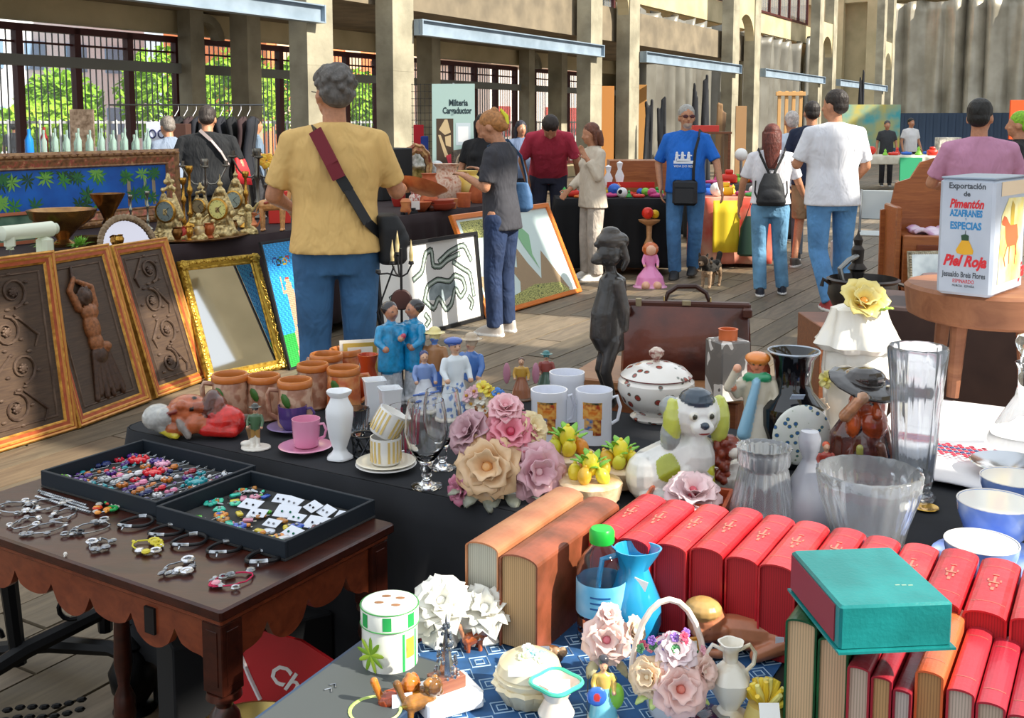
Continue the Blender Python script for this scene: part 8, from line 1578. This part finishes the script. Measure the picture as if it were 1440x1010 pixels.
# ================================================================ FURNITURE AT THE RIGHT
P = at(1290, 428, 0); t = thing('wooden_settle', 'reddish wooden settle with a stepped arched back and pink cloth on its seat', 'furniture', P + Vector((.05, .1, .003)), -.12)
m = MB(); m.prism([(-.3, 0), (-.3, .78), (-.22, .8), (-.18, 1.02), (-.06, 1.06), (.02, 1.2), (.14, 1.24), (.3, 1.2), (.3, 0)], .2, .24); m.build('backboard', M_wd2, t)
m = MB(); m.bbox((.06, 0, .3), (.52, .42, .6), .01); m.build('cabinet', M_wd2, t); m = MB(); m.bbox((.08, -.215, .3), (.34, .02, .44), .004); m.build('door', wood('#6a2f1a', '#84411f', 5, .3), t)
for s_ in (-.24, .33): m = MB(); m.bbox((s_, .02, .42), (.05, .46, .84), .012); m.build('side_panel', M_wd2, t)
m = MB(); m.grid(lambda i, j: (-.1 + .34 * i, -.18 + .3 * j, .62 + .03 * math.sin(i * 9) * math.sin(j * 7 + 1)), 14, 10); o = m.build('folded_cloth', mat('#c88ac0', .8, c2='#e8dcea', ns=9), None, 60, t.location, -.12); solid(o, .03); tag(o, 'lilac and white folded cloths lying on the wooden settle', 'cloth')
P = at(1296, 430, 0); t = thing('small_framed_mirror', 'grey mirror in a pale beaded frame leaning before the wooden settle', 'mirror', P + Vector((.02, -.22, .004))); t.rotation_euler = (-.16, 0, .08)
m = MB(); m.box((0, 0, .24), (.36, .016, .46)); m.build('mirror_glass', mat('#9aa2a4', .12, .7, c2='#d4d8d4', ns=5), t, 0); m = MB(); m.box((0, .012, .24), (.42, .012, .5))
for i in range(22): m.ball((-.19 + .38 * i / 21, -.004, .47), (.012, .012, .012), 6); m.ball((-.19, -.004, .01 + .46 * i / 21), (.012, .012, .012), 6)
m.build('frame', mat('#c8bfa8', .5, c2='#8a8068', ns=30), t, 40)
P = at(1236, 392, 0); t = thing('folding_chair', 'white folding chair between the man in white and the wooden settle', 'chair', P + Vector((0, 0, .003)), -.35); Mw = mat('#c4ccce', .4); Mg = mat('#6a6e72', .35, .8)
m = MB(); m.bbox((0, -.04, .45), (.4, .38, .025), .01); m.build('seat', Mw, t); m = MB(); m.bbox((0, .21, .72), (.4, .025, .3), .01); m.build('backrest', Mw, t)
for s_ in (-1, 1):
    m = MB(); m.tube([(s_ * .2, -.22, 0), (s_ * .2, .2, .87)], .012, 8); m.build('leg', Mg, t); m = MB(); m.tube([(s_ * .18, .24, 0), (s_ * .18, -.14, .45)], .012, 8); m.build('leg', Mg, t)
boxobj('white_bin', 'white plastic bin on the floor beneath the folding chair', 'bin', at(1238, 400, 0) + Vector((-.0, 1.1, .003)), (.26, .24, .3), mat('#dfe2e4', .4), 0, .02)
# ================================================================ TABLES FARTHER BACK
Mk = mat('#141518', .9)
def btable(lab, x0, x1, y0, y1, z, m, drop=.7):
    cs = [Vector((x0, y0, 0)), Vector((x1, y0, 0)), Vector((x1, y1, 0)), Vector((x0, y1, 0))]; return draped('covered_table', lab, cs, z, m, min(drop, z - .03), .014, cat='table', seed=int(x0 * 7) + 3)
btable('black-covered toy table between the woman in white and the blue-shirted man', .45, 1.62, 10.75, 11.35, .78, Mk); btable('brightly covered stall table right of the blue-shirted man', 2.05, 2.75, 11.3, 12.1, .75, mat('#d8a48a', .8, c2='#c84a3a', ns=3)); btable('long white table of the far stall under the dark container wall', 7.9, 11.0, 24.2, 25.2, .8, mat('#d6d0c0', .8), .2); btable('dark-covered table behind the woman with the backpack', 2.3, 3.6, 13.6, 14.4, .76, Mk)
tc = ['#e03a2a', '#f0c82a', '#3aa84a', '#2f6ad0', '#f0f0ec', '#e87a2a', '#8ad04a', '#d84a8a']; cnm = ['red', 'yellow', 'green', 'blue', 'white', 'orange', 'lime', 'pink']
rr = random.Random(12); shapes = ['ball', 'block', 'cone', 'ring']
_sn = {}
def toy(k, c, P, s_, lab, grp):
    m = MB()
    if k == 0: m.ball((0, 0, s_), s_, 14); m.ball((0, -s_ * .7, s_ * 1.1), s_ * .4, 8)
    elif k == 1: m.bbox((0, 0, s_ * .6), (s_ * 2, s_ * 1.3, s_ * 1.2), s_ * .2); m.bbox((0, 0, s_ * 1.5), (s_, s_ * .8, s_ * .6), s_ * .1)
    elif k == 2: m.lathe([(s_ * .8, 0), (s_ * .9, s_ * .2), (s_ * .3, s_ * 1.3), (s_ * .45, s_ * 1.6), (.001, s_ * 2.2)], 14)
    else: m.tube([(s_ * math.cos(q * PI / 8), s_ * math.sin(q * PI / 8), s_ * .35) for q in range(16)], s_ * .34, 8, closed=True); m.ball((0, 0, s_ * .4), s_ * .5, 8)
    _sn[lab] = _sn.get(lab, 0) + 1; lab = lab if _sn[lab] == 1 else lab.replace('small', ('', '', 'another small', 'one more small')[min(3, _sn[lab])], 1)
    return tag(m.build('toy', mat(c, .35), None, 50, P), lab, 'toy', grp)
def scatter(name, x0, x1, y0, y1, z, n, where, s0=.035, s1=.07):
    seen = {}
    for i in range(n):
        x = x0 + (x1 - x0) * (i + .5) / n; y = y0 + (y1 - y0) * rr.random(); k = rr.randrange(4); q = rr.randrange(8)
        sh = 'round' if k == 0 else ('blocky' if k == 1 else ('cone-topped' if k == 2 else 'ring-shaped')); pos = ('left end', 'left half', 'right half', 'right end')[min(3, int(4 * i / n))]; row = 'front' if y < (y0 + y1) / 2 else 'back'
        toy(k, tc[q], Vector((x, y, z + .001)), rr.uniform(s0, s1), 'small %s %s toy, %s %s of %s' % (cnm[q], sh, row, pos, where), name)
scatter('toys on the black table', .52, 1.56, 10.82, 11.28, .78, 22, 'the black toy table'); scatter('goods on the bright stall table', 2.12, 2.7, 11.4, 12.0, .75, 9, 'the bright stall table', .04, .08); scatter('goods on the far white table', 8.0, 10.9, 24.3, 25.1, .8, 14, 'the far white table', .06, .12); scatter('goods on the far dark table', 2.4, 3.5, 13.7, 14.3, .76, 9, 'the far dark table', .05, .1)
P = Vector((1.3, 10.84, .782)); m = MB(); m.box((0, 0, .02), (.5, .16, .03)); m.box((0, -.08, .04), (.5, .01, .05)); tag(m.build('red_toy_tray', mat('#d8281f', .35), None, 0, Vector((1.25, 11.3, .86))), 'long red plastic tray at the back of the toy table', 'tray')
for k, (x, h, lab) in enumerate(((1.02, .3, 'white swan-like porcelain ornament behind the woman in white, left one'), (1.14, .34, 'white swan-like porcelain ornament behind the woman in white, right one'))): lath('white_ornament', lab, 'ornament', Vector((x, 11.3, .781)), [(.05, 0), (.06, .02), (.03, h * .3), (.05, h * .6), (.02, h * .8), (.035, h), (.001, h + .02)], M_por, 16, sc=1)
boxobj('red_vase_box', 'small red pot beside the white porcelain ornaments', 'pot', Vector((.9, 11.25, .781)), (.1, .1, .12), mat('#c8282a', .3)); boxobj('wooden_crate', 'reddish wooden crate at the back right of the toy table', 'crate', Vector((1.45, 12.2, .003)), (.7, .4, 1.12), M_wd2)
t = thing('wooden_stand', 'turned wooden plant stand at the right end of the toy table', 'stand', (1.37, 10.6, .003)); m = MB(); m.lathe([(.09, 0), (.1, .02), (.03, .06), (.03, .3), (.05, .34), (.025, .4), (.03, .52), (.1, .56), (.11, .58), (.001, .585)], 20); m.build('column_body', wood('#b07a4a', '#c89868', 5, .5), t)
toy(0, '#e0301f', Vector((1.35, 10.58, .591)), .06, 'red and yellow ball toy on the turned wooden stand', 'things on the wooden stand'); toy(0, '#f0c020', Vector((1.43, 10.64, .591)), .045, 'yellow ball toy at the right of the wooden stand', 'things on the wooden stand')
m = MB(); m.ball((0, 0, 0), .055, 16); o = tag(m.build('football', mat('#f0f0f0', .4), None, 60, Vector((1.12, 10.83, .838))), 'black and white ball at the front of the toy table', 'ball'); m = MB(); m.ball((-.02, -.035, .01), .025, 10); m.build('black_patch', Mk, o)
figure(914, 404, 60, 'doll with red-gold hair in a puffy pink dress sitting on the floor', '#e88ac0', '#e88ac0', '#c8642a', skin='#e8b090', wide=.36, base='#e8a0c8', par=.0, extra=lambda o, V, h: [o.ell(V((s_ * .14, -.3, .08)), h * .1, '#e8b090') for s_ in (1, -1)] + [o.ell(V((0, .02, .9)), V((.2, .16, .17)), '#c8642a'), o.ell(V((0, -.1, .88)), V((.12, .08, .12)), '#e8b090')], name='doll', cat='doll')
m = MB(); m.box((0, 0, .004), (.22, .16, .006)); tag(m.build('paper_sheet', mat('#e4e4e0', .7), None, 0, at(842, 378, 0) + Vector((0, 0, .004)), .3), 'white sheet of paper on the floor left of the pink doll', 'paper')
t = thing('yellow_banner', 'yellow cloth banner hanging in front of the bright stall table', 'banner', (2.12, 11.2, .18)); m = MB(); m.grid(lambda i, j: (.28 * i, .01 * math.sin(i * 9), .55 * j), 10, 4); solid(m.build('cloth', mat('#e8c828', .7), t), .004)
t = thing('dark_bag', 'dark green shopping bag hanging by the bright stall table', 'bag', (2.5, 11.15, .15)); m = MB(); m.lathe([(.1, 0), (.13, .02), (.1, .3), (.05, .42)], 16, sy=.5); m.build('bag_body', mat('#1f3a2c', .5), t); m = MB(); m.tube([(-.05, 0, .4), (0, 0, .55), (.05, 0, .4)], .006, 6); m.build('handle', Mk, t)
# terrier
P = at(1000, 404, 0); o = Org(); bk, tn = '#2a2622', '#b89878'
o.cap((-.07, 0, .19), (.09, 0, .2), .062, .056, bk).ell((-.08, 0, .15), (.05, .05, .05), tn).cap((-.1, 0, .21), (-.15, 0, .26), .045, .04, bk).ell((-.18, -.01, .27), (.055, .05, .05), '#4a3a2c').cap((-.2, -.01, .255), (-.245, -.015, .245), .03, .02, tn).ell((-.262, -.015, .25), .01, '#141210')
for s_ in (1, -1): o.cap((-.165, s_ * .035, .3), (-.16, s_ * .045, .335), .016, .008, bk); o.cap((-.09, s_ * .035, .15), (-.1, s_ * .035, .02), .02, .015, tn); o.cap((.08, s_ * .035, .17), (.095 + .02, s_ * .035, .1), .028, .017, tn); o.cap((.115, s_ * .035, .1), (.095, s_ * .035, .02), .016, .014, tn); o.ell((-.108, s_ * .035, .012), (.022, .015, .012), tn); o.ell((.087, s_ * .035, .012), (.022, .015, .012), tn)
o.cap((.13, 0, .23), (.16, 0, .3), .025, .028, bk); rr2 = random.Random(3)
for _ in range(40): o.ell((rr2.uniform(-.2, .15), rr2.uniform(-.055, .055), rr2.uniform(.13, .27)), .016, bk if rr2.random() < .6 else '#6a5542')
tag(o.build('dog', vcol(.9, 0, .006, 60, var=.3), None, .006, 1, loc=P + Vector((0, 0, .002)), rz=.9), 'small shaggy black and tan dog walking on the boards', 'dog')
# poster banner, wire grid with cloths
t = thing('poster_banner', 'pale green banner reading Milteria Cargaductor with pictures on it', 'poster', (-.68, 12.45, .003), -.1); Mp = mat('#a9c4bf', .6); m = MB(); m.box((0, 0, 1.28), (.5, .006, 1.42)); m.build('banner_sheet', Mp, t, 0); m = MB(); m.bbox((0, 0, .03), (.56, .2, .05), .01); m.box((0, .02, 1.1), (.02, .015, 1.8)); m.build('stand', mat('#9a9fa4', .3, .7), t)
FP = frameM((0, -.0042, 1.28), (1, 0, 0), (0, 0, 1)); tk = mat('#22343a', .6); lettering('Milteria', .1, tk, t, FP @ Matrix.Translation((.06, .49, 0)), ext=.001, bold=.003, fit=.22); lettering('Cargaductor', .1, tk, t, FP @ Matrix.Translation((.045, .4, 0)), ext=.001, bold=.003, fit=.34)
plate(FP, [(-.2, .31), (.0, .31), (.0, -.26), (-.2, -.26)], mat('#4a3a2c', .6), 'printed_photo'); plate(FP, [(.03, .26), (.2, .26), (.2, .0), (.03, .0)], mat('#c4d2da', .6), 'printed_frame'); plate(FP, [(.055, .22), (.175, .22), (.175, .04), (.055, .04)], mat('#eef0f2', .6), 'printed_note', .0008); plate(FP, [(-.02, -.06), (.25, -.02), (.25, -.5), (-.02, -.5)], mat('#57504a', .6, c2='#8a7a66', ns=12), 'printed_mask')
for pts in ([(-.17, .18), (-.1, .3), (-.07, .3), (-.03, .15), (-.1, .12)], [(-.18, .12), (-.15, .12), (-.06, -.12), (-.1, -.14)], [(-.1, .1), (-.03, .12), (-.03, -.02), (-.09, .0)]): plate(FP, pts, mat('#c8b088', .6), 'printed_figure', .0009)
plate(FP, [(-.09, -.12), (-.03, -.1), (-.02, -.24), (-.06, -.22)], mat('#c83a4a', .6), 'printed_cloth', .001)
b = MB(); b.M = FP; b.tube([(.12 + .09 * math.cos(q * PI / 8), -.26 + .17 * math.sin(q * PI / 8), .0012) for q in range(16)], .014, 4, closed=True); b.build('printed_ring', mat('#c8b49a', .6), t, 0)
t = thing('wire_grid', 'black wire grid panel left of the pale green banner', 'grid', (-.98, 12.7, .003)); m = MB()
for i in range(9): m.box((-.2 + i * .05, 0, 1.0), (.006, .006, 2.0))
for i in range(24): m.box((0, 0, .06 + i * .084), (.42, .006, .006))
m.build('wires', Mk, t, 0)['kind'] = 'stuff'; o = tag(boxobj('red_blue_flag', 'red and blue cloth hanging on the wire grid', 'cloth', Vector((-1.1, 12.62, .9)), (.12, .03, .62), mat('#b8202c', .8)), None); m = MB(); m.bbox((.07, -.01, .34), (.09, .03, .3), .01); m.build('blue_panel', mat('#2a3f8a', .8), o)
# bottles on the high counter, clothes rack, brown picture at the far left
t = thing('counter', 'high counter behind the jungle painting carrying glass bottles', 'counter', (-4.55, 11.9, .003)); m = MB(); m.bbox((0, 0, 1.17), (1.7, .5, .04), .004); m.build('countertop', M_wd, t); m = MB(); m.bbox((0, 0, .57), (1.6, .4, 1.14), .01); m.build('counter_body', mat('#4a4036', .7), t)
Mbt = mat('#bcd8cf', .12, trans=.55, ior=1.3, coat=.5)
for i in range(19):
    x = -5.16 + i * .064; k = i % 4; h = [.27, .24, .29, .22][k]; y = 11.8 + .1 * (i % 2)
    m = MB(); m.lathe([(.028, 0), (.031, .01), (.031, h * .55), (.012, h * .72), (.011, h * .86), (.014, h * .88), (.012, h), (.001, h)], 12); q = m.build('bottle', Mbt, None, 50, (x, y, 1.195))
    tag(q, '%s glass bottle on the high counter, %s of its height from the left' % (('medium pale green', 'shortish clear', 'tallest pale green', 'shortest pale')[k], ('first', 'second', 'third', 'fourth', 'fifth')[i // 4]), 'bottle', 'glass bottles on the high counter')
lath('blue_bottle', 'bright blue bottle at the left end of the bottle row', 'bottle', Vector((-5.3, 11.75, 1.195)), [(.045, 0), (.048, .02), (.045, .16), (.018, .22), (.018, .28), (.001, .28)], mat('#1f7ad0', .2), 16, sc=1); lath('red_bottle', 'dark red bottle next to the blue bottle', 'bottle', Vector((-5.22, 11.95, 1.195)), [(.04, 0), (.04, .18), (.018, .24), (.018, .3), (.001, .3)], mat('#8a2a28', .2), 16, sc=1)
boxobj('blue_eye_card', 'white card with two dark round marks standing among the bottles', 'card', Vector((-3.98, 12.02, 1.195)), (.24, .02, .36), mat('#d8dcf0', .6), 0, .002); m = MB()
for s_ in (-1, 1): m.tube([(-3.98 + s_ * .05 + .035 * math.cos(q * PI / 8), 12.005, 1.42 + .045 * math.sin(q * PI / 8)) for q in range(16)], .008, 5, closed=True)
tag(m.build('round_marks', mat('#2a2f5a', .6)), 'pair of dark ring marks printed on the card among the bottles', 'print')
P = atY(112, 162, 12.0); boxobj('brown_picture', 'brown mottled picture block standing above the bottles at the left', 'picture', Vector((P.x, 12.06, 1.195)), (.27, .03, .5), mat('#5a4838', .7, c2='#8a7868', ns=22)); boxobj('brown_case', 'dark brown upright case beside the clothes rack', 'case', Vector((-3.72, 12.0, 1.195)), (.2, .2, .34), mat('#4a2f26', .6))
t = thing('clothes_rack', 'metal clothes rail hung with black garments near the left windows', 'rack', (-4.05, 13.2, .003)); m = MB(); m.tube([(-.9, 0, 0), (-.9, 0, 1.76), (1.0, 0, 1.76), (1.0, 0, 0)], .014, 8); m.build('rail', Mg, t)
for i in range(9):
    x = -.05 + i * .11; m = MB(); m.tube([(x, -.16, 1.62), (x, 0, 1.7), (x, 0, 1.76)], .004, 5); m.build('hanger', mat('#e0e0e4', .4), t)
    m = MB(); m.grid(lambda a, b: (x + .03 * math.sin(b * 5 + i), -.2 + .4 * a, 1.62 - .75 * b - .1 * abs(a - .5)), 6, 6); solid(m.build('garment', mat(['#17181c', '#3a2a2c', '#22242c'][i % 3], .9), t), .05)
# leaning boards, easel, dark props among the far columns
for k, (px, Y, w_, h, rz_, c1, lab) in enumerate(((853, 24.0, .3, 2.35, .1, '#b87a3a', 'tall orange-brown board between the paired columns'), (898, 27.5, .36, 2.5, 0, '#c08a4a', 'tall orange-brown board right of the second paired column'), (1040, 30, .3, 2.0, 0, '#a8825a', 'pale leaning board near the arched columns'))):
    boxobj('wooden_board', lab, 'board', Vector(((px - 720) / FL * Y, Y, .003)), (w_, .06, h), mat(c1, .6), rz_, .004, grp=None)
t = thing('wooden_easel', 'pale slatted wooden easel rising behind the heads near the curtain', 'easel', ((1108 - 720) / FL * 24, 24, .003)); me_ = mat('#c89a62', .6)
for x in (-.24, -.08, .08, .24): m = MB(); m.bbox((x, 0, 1.12), (.07, .05, 2.24), .004); m.build('slat', me_, t)
for z in (1.0, 2.18): m = MB(); m.bbox((0, -.04, z), (.66, .05, .09), .004); m.build('crossbar', me_, t)
for k, (px, Y, h, lab) in enumerate(((912, 20, 2.0, 'closed dark parasol leaning left of the blue-shirted man'), (925, 21, 2.1, 'closed black parasol just left of the blue-shirted man'), (993, 24, 2.7, 'tall black draped stand right of the blue-shirted man'), (975, 23, 2.4, 'dark draped stand behind the head of the blue-shirted man'), (1012, 19, 1.9, 'bundle of brown walking sticks by the concrete column'), (1207, 38, 3.4, 'black draped stand by the far corner column'))):
    P = Vector(((px - 720) / FL * Y, Y, .003)); o = Org(); rr3 = random.Random(px); c = '#15151a' if k != 4 else '#6a5038'
    for q in range(6): x = rr3.uniform(-.14, .14); o.cap((x, rr3.uniform(-.08, .08), .03), (x * .3 + rr3.uniform(-.08, .08), 0, h * rr3.uniform(.8, 1)), .07 if k not in (0, 1, 4) else .03, .03, c if q % 2 else ('#22242a' if k != 4 else '#8a6a48'))
    o.ell((0, 0, .04), (.15, .1, .04), c); tag(o.build('draped_stand', vcol(.8), None, .022, 1, loc=P), lab, 'stand')
t = thing('white_globe_lamp', 'small stand with a white globe lamp behind the backpack woman', 'lamp', (2.98, 13.9, .762)); m = MB(); m.lathe([(.08, 0), (.02, .03), (.02, .3)], 12); m.build('stand', mat('#8a8a8a', .3, .8), t); m = MB(); m.ball((0, 0, .37), .085, 16); m.build('globe', mat('#f0f0ee', .3), t)
t = thing('wooden_shelf', 'small dark shelf with a red box behind the backpack woman', 'shelf', (2.75, 15.0, .003)); m = MB(); m.bbox((0, 0, 1.4), (.6, .3, .03), .003); m.build('board', M_wd, t)
for x in (-.27, .27): m = MB(); m.bbox((x, 0, .69), (.04, .28, 1.38), .003); m.build('side_panel', M_wd, t)
boxobj('red_box', 'flat red box on the small dark shelf', 'box', Vector((2.7, 15.0, 1.417)), (.36, .2, .09), mat('#d8443a', .5))
boxobj('teal_map', 'teal and yellow map poster on the far dark wall behind the sitters', 'poster', Vector((9.2, 27.5, .9)), (1.5, .04, 1.1), mat('#4aa8b0', .6, c2='#c8b85a', ns=2)); boxobj('green_cloth', 'green cloth hanging from the far white table', 'cloth', Vector((9.0, 24.1, .1)), (.5, .05, .66), mat('#3aa878', .8)); boxobj('red_crate', 'dark red crate under the far white table', 'crate', Vector((9.9, 24.6, .003)), (.7, .4, .6), mat('#a02030', .6)); boxobj('newspaper_box', 'white printed carton on the far white table', 'box', Vector((10.1, 24.8, .802)), (.5, .3, .4), mat('#d8d6cc', .6, c2='#8a8a86', ns=14)); boxobj('orange_sheet', 'bright orange sheet beyond the man with the lime cap', 'banner', Vector((10.5, 22, 1.2)), (.6, .05, .8), mat('#f05a20', .6))
# ================================================================ BELOW THE CARVED TABLE
Mir = mat('#0e0e10', .4, .5)
t = thing('iron_andirons', 'black wrought-iron fire irons lying on the floor under the carved table', 'fire irons', at(95, 960, 0) + Vector((0, 0, .012)), .3)
for k, pts in enumerate(([(-.3, -.1, .03), (-.1, 0, .1), (.1, .05, .16), (.25, .12, .3)], [(-.28, .2, .02), (-.05, .1, .06), (.12, -.02, .08), (.22, -.12, .06)], [(.1, .05, .1), (.1, .05, .32), (.06, .02, .36)], [(-.12, .0, .06), (-.14, .02, .3), (-.05, .06, .34)], [(.2, -.1, .05), (.32, .0, .2), (.36, .06, .34)])):
    m = MB(); m.tube(pts, [.02, .026, .022, .014][:len(pts)], 8); m.build('iron_bar', Mir, t)
for k in range(3): m = MB(); c = (-.2 + k * .22, .05 - k * .04, .12 + .08 * k); m.tube([(c[0] + .035 * math.cos(q * .5), c[1], c[2] + .035 * math.sin(q * .5)) for q in range(11)], .007, 6); m.build('hook', Mir, t)
for k in range(2):
    m = MB()
    for q in range(14): m.ball((-.34 + q * .03, -.16 - k * .05 + .01 * math.sin(q), .014), (.014, .008, .008), 6)
    m.build('chain', Mir, t)
P = at(190, 1000, 0); lath('iron_urn', 'dark iron urn on the floor beside the fire irons', 'urn', P, [(26, 0), (30, 3), (16, 12), (30, 34), (34, 60), (22, 84), (14, 92), (18, 98), (6, 112), (3, 122), (7, 130), (.1, 134)], Mir, 24)
boxobj('black_crate', 'black crate standing under the middle table behind the fire irons', 'crate', Vector((-.62, 2.36, .003)), (.36, .2, .42), Mk, .5)
t = bpy.data.objects.new('red_sign', None); COL.objects.link(t); t.matrix_world = frameM((-.50, 2.02, .02), (.9, -.43, 0), (0, .12, 1)); tag(t, 'red sign with curly white lettering standing on the floor under the tables', 'sign')
m = MB(); m.prism([(-.1, 0), (.33, 0), (.33, .455), (.26, .465), (.2, .48), (.14, .475), (.06, .5), (-.1, .5)], -.004, .004); m.v = [(x, z, y) for x, y, z in m.v]; m.f = [tuple(reversed(f)) for f in m.f]; m.build('sign_board', mat('#c01f26', .45), t, 0)
lettering('Champán', .062, mat('#ece8e6', .5), t, Matrix.Translation((-.012, .428, .0048)) @ Matrix.Rotation(-.3, 4, 'Z'), shear=.3, ext=.0006, bold=.0012, align='LEFT')
m = MB(); m.tube([(-.098, .5, .005), (-.085, .44, .005), (-.06, .4, .005), (-.03, .36, .005)], .005, 6); m.build('white_line', mat('#ece8ec', .5), t)
P = at(352, 1030, .42); boxobj('dark_box', 'dark box under the brass basin near the bottom edge', 'box', Vector((P.x, P.y, .003)), (.2, .2, .33), Mk, .4); lath('brass_basin', 'shallow brass basin cut by the bottom edge below the red sign', 'basin', Vector((P.x, P.y, .336)), [(.05, 0), (.06, .004), (.09, .05), (.105, .08), (.108, .084), (.103, .084), (.085, .05), (.001, .01)], mat('#b8a060', .3, .75), 36, sc=1)
